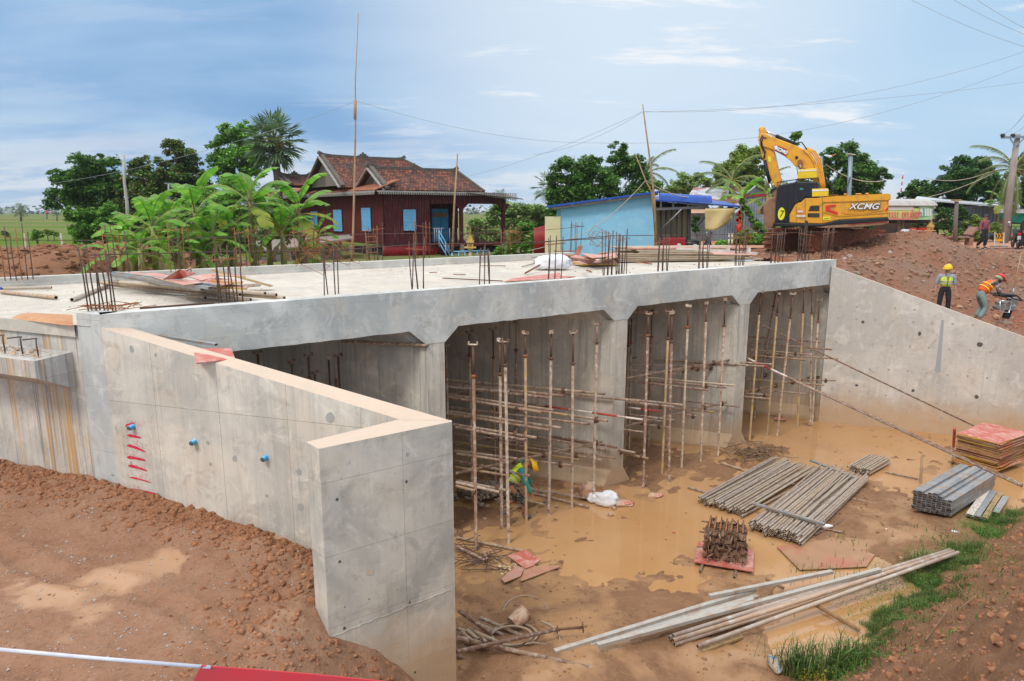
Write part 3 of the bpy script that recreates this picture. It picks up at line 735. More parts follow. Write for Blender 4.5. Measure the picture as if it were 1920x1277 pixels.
# ploughed soil behind the rear curb at the left
def plough_h(x,y):
    s,t=ST((x,y)); return 4.5+(.75+.5*sstep(9,16,t))*sstep(8.2,9.5,t)*sstep(24.5,20,t)*sstep(-12.6,-15.2,x)+.12*fbm(x*1.1,y*1.1,2,4)+.16*mn.turbulence((x*1.9,y*1.9,1),4,True)
pm=lambda x,y: 8.3<ST((x,y))[1]<25 and x<-12.5+.6*fbm(y*.5,0,0,2)
pl=sheet(plough_h,frange(-40,-8,.2),frange(12,46,.2),pm); tag(pl.build('ploughed_soil',mat('ploughed_earth',(.25,.115,.055),.95,col2=(.18,.08,.04),scale=2,bump=1,bscale=12)),kind='structure')
def plp(r_):
    x=r_.uniform(-34,-12.6); y=r_.uniform(14,38); return (x,y,plough_h(x,y)) if pm(x,y) else None
clods('soil_clods',9000,plp,mat('ploughed_clod',(.27,.125,.062),.95,col2=(.19,.085,.042),scale=4,bump=.6,bscale=30),(.05,.2),10)
# ================= scaffold tubes, props and stored steel =================
TUBC=[(.27,.15,.10),(.40,.27,.18),(.34,.22,.15),(.46,.34,.23),(.23,.12,.085),(.39,.29,.21),(.48,.35,.22),(.36,.27,.22),(.31,.18,.12)]
M_tube=mat('weathered_scaffold_tube',(.4,.3,.22),.75,.15,rnd_cols=TUBC,col2=(.20,.10,.07),scale=5,lo=.48,hi=.66,bump=.3,col3=(.55,.47,.38),sc3=11)
M_tubeb=mat('stored_tube',(.4,.3,.22),.75,.1,rnd_cols=[(.60,.47,.34),(.54,.43,.35),(.63,.52,.36),(.46,.35,.27),(.60,.50,.42),(.66,.52,.32),(.48,.37,.30),(.60,.44,.28)],col2=(.34,.23,.17),scale=4,lo=.52,hi=.74,bump=.3,col3=(.62,.56,.48),sc3=9)
M_ylw=mat('worn_yellow_tube',(.42,.27,.07),.65,.1,col2=(.30,.18,.11),scale=3,lo=.38,hi=.55,col3=(.45,.36,.26))
M_red=mat('worn_red_paint',(.50,.05,.035),.6,col2=(.42,.14,.10),scale=9,lo=.5,hi=.7)
M_wht=mat('worn_white_paint',(.66,.60,.55),.6,col2=(.45,.33,.26),scale=7,lo=.5,hi=.72)
M_bore=mat('tube_bore',(.05,.035,.028),.95)
M_clampm=mat('clamp_iron',(.13,.075,.055),.8,.3,col2=(.20,.10,.06),scale=9)
M_ply=mat('red_film_plywood',(.47,.115,.085),.55,col2=(.52,.25,.20),scale=2.2,lo=.45,hi=.65,col3=(.60,.40,.35),sc3=6)
M_plye=mat('plywood_edge',(.42,.29,.14),.85,col2=(.24,.15,.08),scale=7)
M_plyy=mat('yellow_painted_edge',(.62,.42,.03),.7,col2=(.38,.26,.09),scale=6)
M_galv=mat('galvanised_steel',(.30,.33,.36),.45,.55,col2=(.40,.42,.43),scale=4,rnd_cols=[(.16,.19,.23),(.30,.33,.36),(.42,.42,.42),(.22,.25,.29),(.36,.38,.40)],col3=(.42,.30,.2),sc3=3)
M_bamboo=mat('dry_bamboo',(.42,.28,.15),.8,col2=(.30,.17,.09),scale=5,stretch=(1,1,.3))
def px2(z,ox,oy,sc): return [(ox+a/sc,oy+b_/sc) for a,b_ in z]
def tube_obj(a,b_,label,group,r=.026,m=None,segs=None,name='scaffold_tube',cat='scaffold tube',clamps=(),wob=.0):
    a=Vector(a);b_=Vector(b_); mb=MB(); c=(a+b_)/2
    if segs:
        n=len(segs)
        for i,mi in enumerate(segs):
            mb.tube(a.lerp(b_,i/n),a.lerp(b_,(i+1)/n),r,n=8,mi=mi)
        o=mb.build(name,[M_red,M_wht,M_tube],org=c)
    else:
        s=Vector((rnd.uniform(-1,1),rnd.uniform(-1,1),rnd.uniform(-1,1)))*wob
        k=[a,a.lerp(b_,.33)+s,a.lerp(b_,.7)+s*.6,b_] if wob else [a,b_]
        mb.path(k,r,8,0,hollow=2); o=mb.build(name,[m or M_tube,M_bore],org=c)
    tag(o,label,cat,group)
    for q in clamps:
        k=MB(); d=(b_-a).normalized(); k.tube(q-d*.035,q+d*.035,r*1.75,n=6); k.box(q+Vector((0,0,-.03)),(.09,.07,.05),rz=.5)
        k.tube(q+Vector((0,0,-.08)),q+Vector((0,0,.07)),r*1.4,n=6)
        ko=k.build('clamp',M_clampm); reparent(ko,o)
    return o
ORD=['first','second','third','fourth','fifth','sixth','seventh','eighth','ninth','tenth','eleventh','twelfth','thirteenth','fourteenth','fifteenth','sixteenth','seventeenth','eighteenth','nineteenth','twentieth']
ORD+=['twenty first','twenty second','twenty third','twenty fourth','twenty fifth','twenty sixth','twenty seventh','twenty eighth','twenty ninth','thirtieth']
def prop(base,topz,topxy,label,group,kind=0,mi=None,head=True):
    """adjustable steel prop: outer tube, thinner inner tube, collar, U head"""
    b_=Vector(base); t=Vector((topxy[0],topxy[1],topz)); d=(t-b_); e=empty('steel_prop',b_,label,'steel prop',group)
    L=d.length; j=b_+d*(1-min(.75,.9*rnd.uniform(.5,1.2))/L)
    m=M_ylw if kind==1 else (M_tube if kind in (0,2,3) else M_red)
    mb=MB(); mb.path([b_-d.normalized()*.06,j],.034,8,0,hollow=2); reparent(mb.build('outer_tube',[m,M_bore]),e)
    mb=MB(); mb.tube(j,t,.024,n=7); reparent(mb.build('inner_tube',M_clampm if kind!=2 else M_tube),e)
    mb=MB(); mb.tube(j-d.normalized()*.02,j+d.normalized()*.05,.042,n=8); mb.tube(j+Vector((-.09,0,.02)),j+Vector((.09,0,.02)),.008,n=5); reparent(mb.build('collar',M_clampm if rnd.random()<.6 else M_rust),e)
    if head:
        a=rnd.uniform(0,3.1); R3=Matrix.Rotation(a,3,'Z'); mb=MB(); mb.box(t,(.19,.085,.014),rot=R3)
        for s in (-1,1): mb.box(t+R3@Vector((s*.09,0,.032)),(.012,.085,.06),rot=R3)
        reparent(mb.build('u_head',M_tubeb if kind==3 else M_tube),e)
    return e
# (base px, top px, kind)
BAYN={1:'leftmost bay',2:'second bay',3:'third bay',4:'fourth bay'}
PR2=[((893,1030),(886.8,646),3),((940.6,992),(937,640),3),((953.7,1018.7),(946.7,641),0),((986.6,977.6),(985,626),1),((1029,966),(1034,624.5),0),((1072,953),(1074.7,624.5),0),((1112.5,941),(1120,608),2)]
PR2b=[((885,941),(879.5,624),0),((928.5,911),(924.5,618),1),((968.5,890),(967.6,606),2),((843,955),(836,648),2)]
PR3=[((1170,848),(1180,607),4),((1179,843),(1184,597),0),((1206,915),(1216,589),0),((1215,839),(1222,589),0),((1241,888),(1254.6,584),1),((1254,905),(1260,588),0),((1277.7,876.7),(1291,575),3),((1313.5,866),(1325,570),2),((1346,857),(1360,563),0)]
PR4=[((1405.4,825.6),(1426.7,548),1),((1438,817),(1460,552),1),((1457,819),(1487,552),3),((1495,801.7),(1508,543),1),((1519,793),(1522.7,546),2),((1523,793),(1536,563),0),((1412.5,791),(1455,549),0)]
def put(lst,words,grp):
    for i,(bp,tp,k) in enumerate(lst):
        b_=P(*bp,0); t=PY(*tp,b_.y); 
        if b_.z+t.z>ZS-.01 and ST(t)[1]>0: t=Vector((t.x,t.y,min(t.z,ZS-.03)))
        kd={0:'rusty',1:'yellow and rust',2:'dark rust',3:'pale worn',4:'red and yellow'}[k]
        prop(b_,t.z,(t.x,t.y),f'{kd} prop, {ORD[i]} {words}',grp,k if k!=4 else 1)
put(PR2,'from the left in the front row, second bay','props in the second bay')
put(PR2b,'in the back row of the second bay','props in the second bay')
put(PR3,'from the left in the third bay','props in the third bay')
put(PR4,'from the left in the fourth bay','props in the fourth bay')
PR1=[((616,672),4.05,3),((634,667.6),4.1,0),((683,673),3.95,3),((696.5,667),4.0,1),((743.7,646.5),4.38,2),((546.7,680),4.2,0),((578,667),4.3,0),((590,700),3.9,0),((483,662),4.35,0),((630,710),3.7,3)]
for i,(tp,z,k) in enumerate(PR1):
    p=P(*tp,z); s,t=ST(p); b_=Vector((p.x+ (-.35 if i==3 else 0),p.y,0))
    prop(b_,z,(p.x,p.y),f'{["rusty","yellow","dark rusty","pale worn"][k]} prop behind the left wing wall, '+['first of the left pair','second of the left pair','left of the middle pair','leaning beside the white one','alone under the cross tube','in the dark at the far left','beside the dark far left one','low in the shadow','farthest left in shadow','cut short beside the pair'][i],'props in the first bay',k,head=i!=9)
def conv(z,ox,oy,sc): return [((ox+a/sc),(oy+b_/sc)) for a,b_ in z]
z2=lambda *q: conv(q,830,600,5.108)
z3=lambda *q: conv(q,830,820,5.108)
z4=lambda *q: conv(q,1160,560,4.2575)
z7=lambda *q: conv(q,1100,400,3.0)
# level tubes running back along the piers: (points, distance Y of the right-hand end, radius, material)
DS2=[(z2((45,570),(1560,708)),16.2,.026,0),(z2((40,612),(1160,728)),15.8,.032,0),(z2((40,640),(640,690)),15.6,.024,0),(z2((1050,690),(1890,778)),16.8,.026,0),(z2((45,712),(1060,865)),14.8,.024,0),(z2((45,742),(1200,912)),15.2,.026,1),(z2((1170,905),(1580,968)),15.9,.026,0),
(z2((45,832),(1410,998)),15.4,.024,0),(z2((45,872),(1135,1035)),14.8,.026,0),(z2((105,1000),(905,1130)),14.3,.026,0),(z2((340,985),(1670,1222)),16.9,.026,0),(z2((120,1090),(700,1160)),16.9,.020,0),(z3((120,45),(1310,215)),16.0,.024,1),(z3((540,25),(1650,200)),16.8,.022,0),
(z3((1180,-10),(1890,190)),17.0,.022,1),(z3((1000,-15),(1840,150)),17.1,.024,0),(z3((120,130),(720,205)),15.0,.024,0),(z3((800,215),(1240,272)),15.6,.026,0),(z3((125,225),(840,370)),15.0,.026,0),(z3((130,285),(640,370)),14.5,.024,1),(z3((130,415),(660,518)),14.1,.026,0),(z3((130,432),(545,525)),14.0,.026,3),(z3((130,465),(315,515)),13.6,.026,1)]
DS3=[(z4((130,100),(318,110)),18.6,.03,0),(z4((280,460),(1225,525)),20.0,.024,0),(z4((90,525),(700,545)),19.8,.022,0),(z4((80,570),(465,605)),19,.022,0),(z4((220,630),(925,693)),19.2,.025,3),(z4((60,655),(715,730)),18.4,.025,0),(z4((0,795),(510,850)),17.3,.026,0),(z4((80,840),(770,907)),19,.022,1),(z4((90,925),(445,970)),18.2,.022,0),(z4((100,990),(400,1028)),18.,.022,0),(z4((45,1045),(225,1070)),17.2,.022,0),(z4((540,820),(965,865)),19.9,.016,0),(z4((0,1205),(135,1230)),17.,.024,0),(z4((0,1222),(240,1277)),16.9,.024,1),(z4((530,925),(615,937)),18.6,.022,0)]
DS4=[(z4((1030,303),(1610,348)),22.8,.024,0),(conv([(1402,642),(1631.7,660)],0,0,1),22.6,.025,0),(z4((1030,350),(1703,407)),22.3,.024,0),(z4((1030,405),(1545,448)),22,.022,0),(conv([(1402,660),(1571.7,673)],0,0,1),22.1,.022,0),(z4((1030,450),(1495,490)),21.3,.024,1),(z4((1030,640),(1640,690)),22,.020,0),(z4((1000,755),(1220,772)),20.6,.022,0),(z4((1000,782),(1200,800)),20.5,.022,0),(z4((1210,735),(1495,760)),21.6,.022,0),(z7((1180,935),(1400,942)),22.3,.016,0)]
def level(lst,words,grp):
    lst=sorted(lst,key=lambda t:(t[0][0][1]+t[0][1][1]))
    for i,(q,Y1,r,mk) in enumerate(lst):
        b_=PY(*q[1],Y1); a=P(*q[0],b_.z) if abs(q[0][1]-396)>40 else PY(*q[0],Y1+2)
        if (a-b_).length>9: a=b_+(a-b_).normalized()*9
        m={0:M_tube,1:M_ylw,3:M_tubeb}[mk]
        tube_obj(a,b_,f'{["rusty","yellowed","","pale"][mk]} level tube in the {words}, {ORD[i]} from the top',grp,r*1.28,m,clamps=[b_.lerp(a,.25)] if i%3==0 else ())
DS2+=[([(a[0][0]+3,a[0][1]+5),(a[1][0]-22,a[1][1]+4)],Y1-.12,r,0) for (a,Y1,r,k_) in [DS2[i] for i in (1,4,8,9,10,13,16)]]
DS3+=[([(a[0][0]+2,a[0][1]+5),(a[1][0]-15,a[1][1]+4)],Y1-.1,r,0) for (a,Y1,r,k_) in [DS3[i] for i in (1,4,6,8)]]
level(DS2,'second bay','level tubes in the second bay'); level(DS3,'third bay','level tubes in the third bay'); level(DS4,'fourth bay','level tubes in the fourth bay')
for i,(q,Y1,sg) in enumerate([((( 940,750),(1205,787)),16.4,[2,2,0,1,0,1]),(((958,738),(1235,771)),17.6,[2,0,2,1,0,0,1,1,0])]):
    b_=PY(*q[1],Y1); a=P(*q[0],b_.z); tube_obj(a,b_,['lower','upper'][i]+' red and white striped tube crossing the second bay','striped tubes',.027,segs=sg)
# tubes parallel to the bridge front (rising to the right), on vertical planes in front of or behind the face
RS=[(z2((50,940),(1220,735)),2.2),(z2((60,710),(385,660)),3.0),(z2((120,725),(475,672)),3.2),(z3((125,345),(1530,40)),.0),(z2((115,1200),(520,1105)),2.3),(z2((500,1100),(765,1055)),2.3),
(z4((60,635),(950,478)),.2),(z4((430,580),(955,525)),.6),(z4((45,1020),(860,828)),.1),(z4((90,475),(410,430)),2.6),(z4((100,800),(370,770)),2.6),(z4((1000,745),(1660,610)),.2),(z4((1010,635),(1210,603)),1.6),(z4((1000,492),(1490,408)),1.2)]
for i,(q,t) in enumerate(RS):
    bay='second' if i<6 else ('third' if i<11 else 'fourth'); k=i if i<6 else (i-6 if i<11 else i-11)
    a,b_=PT(*q[0],t),PT(*q[1],t); cl=[a.lerp(b_,f) for f in (.16,.36,.56,.76,.95)] if (b_-a).length>2.2 else [a.lerp(b_,.8)]
    o=tube_obj(a,b_,f'rising cross tube in the {bay} bay, {ORD[k]} from the top','cross tubes between props',.032,M_ylw if i in (0,11) else M_tube,clamps=cl)
    if i in (6,11):
        mb=MB(); mb.box(b_,(.05,.16,.16),rz=.3); mb.tube(b_,b_+Vector((.1,.02,0)),.03,n=7); reparent(mb.build('end_plate',M_rust),o)
# cross tubes hanging on prop heads under the soffit
for i,(q,z) in enumerate([(((640,640),(803,648)),4.45),(((1181,583.5),(1235,586.5)),4.40),(((1320,561),(1391,563)),4.45)]):
    b_=P(*q[1],z); a=P(*q[0],z); 
    if (a-b_).length>4: a=b_+(a-b_).normalized()*4
    tube_obj(a,b_,['rusty tube under the soffit at the first pier','rusty tube under the soffit beside the second pier','rusty tube under the soffit beside the third pier'][i],'soffit tubes',.036)
# long diagonals leaning from the bridge onto the bank
tube_obj(PT(1405,598,1.0),PY(1825,798,19.8),'long thin rusty tube leaning from the fourth bay down to the plywood stack','leaning tubes',.022)
a=PT(1402,672,.1); b_=PY(1800,858,16.2); d=b_-a
tube_obj(a,a+d*.22,'red and white striped end of the long leaning tube at the third pier','leaning tubes',.032,segs=[1,0,0,1,1])
tube_obj(a+d*.22,PY(1917,909,14.6),'long rusty tube leaning down to the right bank','leaning tubes',.030)
tube_obj(a+d*.24+Vector((.02,-.12,-.03)),PY(1911,905,14.5)+Vector((0,-.1,-.05)),'second rusty tube lying beside the long leaning tube','leaning tubes',.028)
tube_obj(P(1786,868,.0),PY(1790,803,17.1),'short red and white upright tube beside the plywood stack','striped tubes',.035,segs=[1,1,0,0])
tube_obj(P(1726,905,0),PY(1729,857,P(1726,905,0).y),'short wooden stake standing in the mud beside the steel stack',None,.035,M_bamboo,name='stake',cat='stake')
# tubes lying on the pit floor round the worker
GL=[(z3((840,495),(1510,605)),.10,'long muddy tube on the floor behind the worker ending at the white sacks'),(z3((845,530),(1400,668)),.06,'muddy tube on the floor in front of the long one'),(z3((140,960),(780,1090)),.06,'tube on the floor touching the broken red board'),(z3((140,1045),(405,1180)),.10,'short tube on the floor at the corner of the concrete return'),(z3((385,1090),(430,1175)),.08,'very short tube stub on the floor'),(z3((800,600),(985,645)),.35,'short rusty pipe held out by the worker in the pit')]
for q,z,l in GL: 
    a,b_=P(*q[0],z),P(*q[1],z); tube_obj(a,b_,l,'loose tubes on the floor',.03 if 'held' not in l else .018)
# ---- stored bundles ----
def bundle(c00,c10,c01,cols,layers,name_l,grp,r=.028,seed=1,m=None,jit=.12,sag=0,clear=.05):
    """tubes laid along c00->c01 ; c00->c10 across"""
    r_=random.Random(seed); c00,c10,c01=map(Vector,(c00,c10,c01)); ax=(c01-c00); across=(c10-c00)
    k=0; base=MB(); L=ax.length; base.path([(0,0,0),(L,0,0)],r,7,0,hollow=2); src=base.build('scaffold_tube',[m or M_tubeb,M_bore]); used=False
    ang=math.atan2(ax.y,ax.x)
    out=[]
    for l in range(layers):
        n=cols-l%2
        for i in range(n):
            f=(i+.5*(l%2)+r_.uniform(-.12,.12))/(cols-1 if cols>1 else 1)
            if l==layers-1 and r_.random()<.12: continue
            p=c00+across*f+ax.normalized()*r_.gauss(0,jit)*.6+Vector((0,0,clear+r+l*r*1.78))
            o=src if not used else inst(src); used=True
            o.location=p; o.rotation_euler=(r_.uniform(0,6),r_.gauss(0,.003),ang+r_.gauss(0,.012)); o.scale=(1+r_.gauss(0,.03),1,1)
            tag(o,f'{ORD[i]} tube from the left in the {ORD[l]} layer of the {name_l}','scaffold tube',grp); out.append(o)
    return out
bundle(P(1318,945,0),P(1378,965,0),P(1440,862,0),1,1,'x','x') if False else None
bundle(P(1312,944,0),P(1392,972,0),P(1452,868,0),14,3,'left stack of weathered tubes','left stack of tubes',seed=3)
bundle(P(1404,994,0),P(1502,1026,0),P(1538,888,0),18,4,'middle stack of weathered tubes','middle stack of tubes',seed=4)
bundle(P(1592,884,0),P(1628,894,0),P(1632,862,0),8,3,'small stack of short tubes','small stack of short tubes',seed=6,jit=.14)
tube_obj(P(1290,913,.05),P(1345,930,.03),'bearer tube poking out under the left stack','bearers under the stacks',.03)
tube_obj(P(1353,868,.05),P(1410,887,.03),'bearer tube poking out behind the left stack','bearers under the stacks',.03)
tube_obj(P(1470,903,.05),P(1500,911,.05),'bearer tube between the two big stacks','bearers under the stacks',.03)
tube_obj(P(1540,990,.05),P(1583,999,.03),'bearer tube poking out under the middle stack','bearers under the stacks',.026)
tube_obj(P(1598,935,.05),P(1655,948,.03),'bearer tube poking out right of the middle stack','bearers under the stacks',.026)
tube_obj(P(1660,885,.03),P(1722,898,.03),'thin tube lying between small stack and grey steel','bearers under the stacks',.022)
tube_obj(P(1528,1003,.03),P(1582,975,.03),'loose tube in the mud right of the middle stack','bearers under the stacks',.022)
def rhs(a,b_,w,h,label,grp,name='steel_box_section',m=None,open_=True):
    mb=MB(); a=Vector(a);b_=Vector(b_); mb.beam(a,b_,w,h,0)
    d=(b_-a).normalized(); x=d.cross(Vector((0,0,1))).normalized(); y=x.cross(d)
    for e,s in ((a,-1),(b_,1)):
        q=e+d*s*.0015; mb.add([q-x*w*.4-y*h*.36,q+x*w*.4-y*h*.36,q+x*w*.4+y*h*.36,q-x*w*.4+y*h*.36],[(0,1,2,3)],1)
    o=mb.build(name,[m or M_galv,M_bore],org=(a+b_)/2); return tag(o,label,'steel section',grp)
rhs(P(1520,863,.22),P(1608,898,.22),.09,.05,'pale blue grey steel channel lying across the far ends of the middle stack','loose steel channels')
rhs(P(1412,944,.30),P(1546,983,.30),.09,.05,'long pale steel channel lying across the near ends of the middle stack','loose steel channels')
# grey box sections stack
a0,a1,e0=P(1707,958,.10),P(1781,972,.10),P(1796,905,.10)
ax=Vector(e0)-Vector(a0); ac=Vector(a1)-Vector(a0); W_=.100; H_=.050
src=rhs(Vector((0,0,0)),Vector((ax.length*.98,0,0)),W_,H_,'x','x'); ang=math.atan2(ax.y,ax.x); an=ac.normalized(); first=True
sc_w=ac.length/8
for l in range(9):
    for i in range(8):
        if l==8 and i in (2,5,6,7): continue
        if l==7 and i in (6,7): continue
        o=src if first else inst(src); first=False
        p=Vector(a0)+an*(sc_w*(i+.5))+ax*.5+Vector((0,0,.05+H_/2+l*(H_+.004)))+ax.normalized()*rnd.gauss(0,.02)
        o.location=p; o.rotation_euler=(0,rnd.gauss(0,.002),ang+rnd.gauss(0,.003)); o.scale=(1,sc_w/W_*.97,1)
        tag(o,f'grey box section, {ORD[l]} row up and {ORD[i]} from the left in the big stack','steel section','stack of grey box sections')
for i,(p,q,c) in enumerate((((1818,966),(1852,918),0),((1833,970),(1864,921),1),((1845,972),(1876,925),2),((1866,962),(1885,932),3))):
    rhs(P(*p,.12),P(*q,.12),.15,.05,['pale mud stained channel, leftmost of the four beside the grey stack','second channel of the four beside the grey stack','tan muddy plank, third of the four beside the grey stack','short bluish channel, rightmost of the four beside the grey stack'][i],'four channels on the mud',m=[M_wht,M_galv,M_plye,M_galv][i])
tube_obj(P(1833,916,.05),P(1855,927,.05),'bearer under the four channels, upper left','bearers under the stacks',.03)
# plywood stack
pc=[P(1788,872,0),P(1868,895,0),P(1905,862,0),P(1826,845,0)]
H=[];z=.12
stk_lab='red faced plywood sheet in the tall stack against the right wing wall'
pa=Vector(pc[0]);pb=Vector(pc[1]);pd=Vector(pc[3])
wv=pb-pa; dvv=pd-pa
if abs(wv.normalized().dot(dvv.normalized()))>.0: dvv=dvv-wv.normalized()*dvv.dot(wv.normalized())
cc=pa+wv*.5+dvv*.5
for i in range(30):
    th=rnd.choice((.018,.018,.024,.03)); jx,jy,jr=rnd.gauss(0,.03),rnd.gauss(0,.03),rnd.gauss(0,.03)
    if i>26: jr+=(-.06,.05,.02)[i-27]
    R3=Matrix.Rotation(math.atan2(wv.y,wv.x)+jr,3,'Z'); mb=MB()
    mb.box((0,0,0),(wv.length*rnd.uniform(.96,1.03),dvv.length*rnd.uniform(.96,1.03),th),rot=R3)
    for k in range(6): mb.m[k]=1 if k in (0,2,3,4,5) else 0
    em=M_plyy if rnd.random()<.42 else M_plye
    o=mb.build('plywood_sheet',[M_ply,em]); o.location=(cc.x+jx,cc.y+jy,z+th/2); z+=th+rnd.uniform(.002,.016)
    tag(o,f'red faced plywood sheet, {ORD[i]} from the bottom of the tall stack' if i<29 else 'mottled red plywood sheet, topmost of the tall stack','plywood sheet','stacked plywood sheets')
# rusty U-head pile on a red board
bc=P(1358,1050,.0); mb=MB(); R3=Matrix.Rotation(-.35,3,'Z'); mb.box((0,0,0),(1.15,.95,.02),rot=R3)
o=mb.build('plywood_sheet',[M_ply]); o.location=(bc.x,bc.y,.09); tag(o,'red board under the pile of rusty prop heads','plywood sheet')
for i,s in enumerate((-.33,.33)):
    d=R3@Vector((s,0,0)); tube_obj(Vector((bc.x,bc.y,.045))+d+R3@Vector((-.1,-.75,0)),Vector((bc.x,bc.y,.045))+d+R3@Vector((.0,.6,0)),['left','right'][i]+' bearer tube under the board of prop heads','bearers under the stacks',.03)
mb=MB(); mb.box((0,0,0),(.20,.10,.012)); mb.box((-.1,0,.035),(.012,.10,.08)); mb.box((.1,0,.035),(.012,.10,.08)); mb.tube((0,0,-.02),(0,0,-.22),.018,n=6)
M_uh=mat('muddy_prop_head',(.24,.14,.09),.85,rnd_cols=[(.20,.11,.07),(.34,.22,.14),(.26,.15,.09),(.40,.29,.2),(.15,.08,.05)],col2=(.15,.09,.06),scale=9)
src=mb.build('prop_head',M_uh); k=0
for l in range(7):
    nn=5
    for i in range(nn):
        for j in range(4):
            if 0<i<nn-1 and 0<j<3 and l<6: continue
            o=src if k==0 else inst(src); k+=1
            s=1-.018*l; q=R3@Vector(((-.33+.165*i)*s+rnd.gauss(0,.012),(-.24+.16*j)*s+rnd.gauss(0,.012),0))
            o.location=(bc.x+q.x,bc.y+q.y,.17+l*.088); o.rotation_euler=(rnd.choice((PI/2,-PI/2,PI/2))+rnd.gauss(0,.25),rnd.gauss(0,.3),-.35+rnd.choice((0,PI/2,.4,-.5))+rnd.gauss(0,.2))
            tag(o,f'rusty prop head, {ORD[l]} layer, {ORD[i]} from the left, {ORD[j]} row back in the square pile','prop head','pile of prop heads')
for i in range(7):
    q=R3@Vector((-.33+.11*i,0,0)); mb=MB(); mb.tube(R3@Vector((0,-.3,0)),R3@Vector((0,.3,0)),.016,n=6); o=mb.build('threaded_rod',M_rust); o.location=(bc.x+q.x,bc.y+q.y,.80+rnd.uniform(-.01,.02)); tag(o,'rusty rod laid on top of the pile of prop heads','rod','rods on the prop heads')
# big flooded board and small boards
def board(pts,z,label,m=None,th=.018,e=None,name='plywood_sheet'):
    vs=[P(*q,z) for q in pts]; c=sum(vs,Vector())/len(vs); mb=MB(); n=len(vs)
    mb.add([v-c for v in vs]+[v-c-Vector((0,0,th)) for v in vs],[tuple(range(n))[::-1] if False else tuple(range(n))]+[tuple(range(2*n-1,n-1,-1))],0)
    for i in range(n): j=(i+1)%n; mb.f.append([j,i,n+i,n+j]); mb.m.append(1); mb.s.append(False)
    o=mb.build(name,[m or M_ply,e or M_plye]); o.location=c; return tag(o,label,'board')
M_plymud=mat('muddy_board',(.33,.18,.095),.45,col2=(.38,.215,.115),scale=1.5,lo=.4,hi=.6,col3=(.40,.12,.08),sc3=.9)
board([(1457,1025),(1500,1068),(1625,1062),(1640,1040),(1560,1010)],.045,'large muddy board with a red edge lying flooded in the puddle',M_plymud)
board([(952,1042),(985,1030),(1012,1050),(1000,1060),(985,1066)],.10,'broken bright red board piece on the rubble near the return wall')
board([(985,1062),(1056,1060),(982,1088),(976,1089)],.07,'triangular red brown board lower right of the broken pieces',mat('brown_red_board',(.40,.17,.11),.6,col2=(.46,.26,.17),scale=4))
board([(968,1062),(984,1064),(976,1080),(946,1092),(940,1085)],.08,'pinkish torn board strip beside the shredded cloth',mat('pink_board',(.50,.22,.17),.6,col2=(.42,.27,.2),scale=5))
board([(1030,1174),(1124,1168),(1124,1195),(1025,1190)],.06,'red scratched board under the long rusty prop')
board([(1238,796),(1268,797),(1268,802),(1237,801)],.06,'small red board against the far abutment wall') if False else None
board([(1452,782),(1475,784),(1474,788),(1451,787)],.05,'small red strip of board at the foot of the far abutment')
# long muddy beams across the foot of the pit
M_mpipe=mat('muddy_pale_pipe',(.46,.36,.28),.7,col2=(.33,.20,.13),scale=2.5,lo=.45,hi=.62,col3=(.58,.54,.49),sc3=5,rnd_cols=[(.50,.38,.28),(.44,.35,.29),(.40,.33,.29),(.52,.42,.32),(.46,.30,.2)])
LB=[((1262,1192),(1782,1031),.30,.30,.036,'topmost long pipe of the bundle reaching the grass at the right'),((1262,1201),(1788,1034),.26,.30,.04,'second long pipe of the bundle reaching the grass'),((1308,1212),(1797,1036),.24,.32,.038,'lowest long pipe of the bundle reaching the grass'),((1255,1196),(1740,1052),.24,.28,.04,'long pipe on the far side of the bundle'),((1264,1208),(1760,1046),.20,.25,.04,'hidden pipe in the middle of the long bundle')]
for a,b_,z0,z1,r,l in LB: tube_obj(P(*a,z0),P(*b_,z1),l,'long pipes at the pit edge',r,M_mpipe,wob=.02,name='long_pipe',cat='pipe')
M_white=mat('whitish_beam',(.42,.40,.36),.7,col2=(.38,.27,.2),scale=3.5,lo=.5,hi=.65,col3=(.34,.34,.34))
for a,b_,z,l in (((968,1250),(1420,1118),.19,'long whitish beam crossing the foot of the pit, front one'),((1040,1222),(1415,1106),.25,'grey beam behind the front whitish beam'),((1330,1118),(1560,1072),.33,'grey beam continuing towards the flooded board'),((1180,1196),(1412,1124),.30,'short whitish beam in front of the grey one'),((1120,1210),(1650,1068),.36,'thin weathered pole lying between the beams and the pipes')):
    mb=MB(); mb.beam(P(*a,z),P(*b_,z),.08,.06); tag(mb.build('timber_beam',M_white),l,'beam','whitish beams')
board([(1308,1216),(1390,1188),(1393,1194),(1318,1222)],.16,'brown plank under the near end of the long pipes',M_plye,th=.04,name='plank')
tube_obj(P(1530,1135,.20),P(1612,1182,.05),'short brown pole poking out from under the long pipes',None,.035,M_bamboo,name='pole',cat='pole')
tube_obj(P(1436,1085,.12),P(1470,1103,.05),'short dark stake leaning out of the puddle',None,.03,M_bamboo,name='stake',cat='stake')
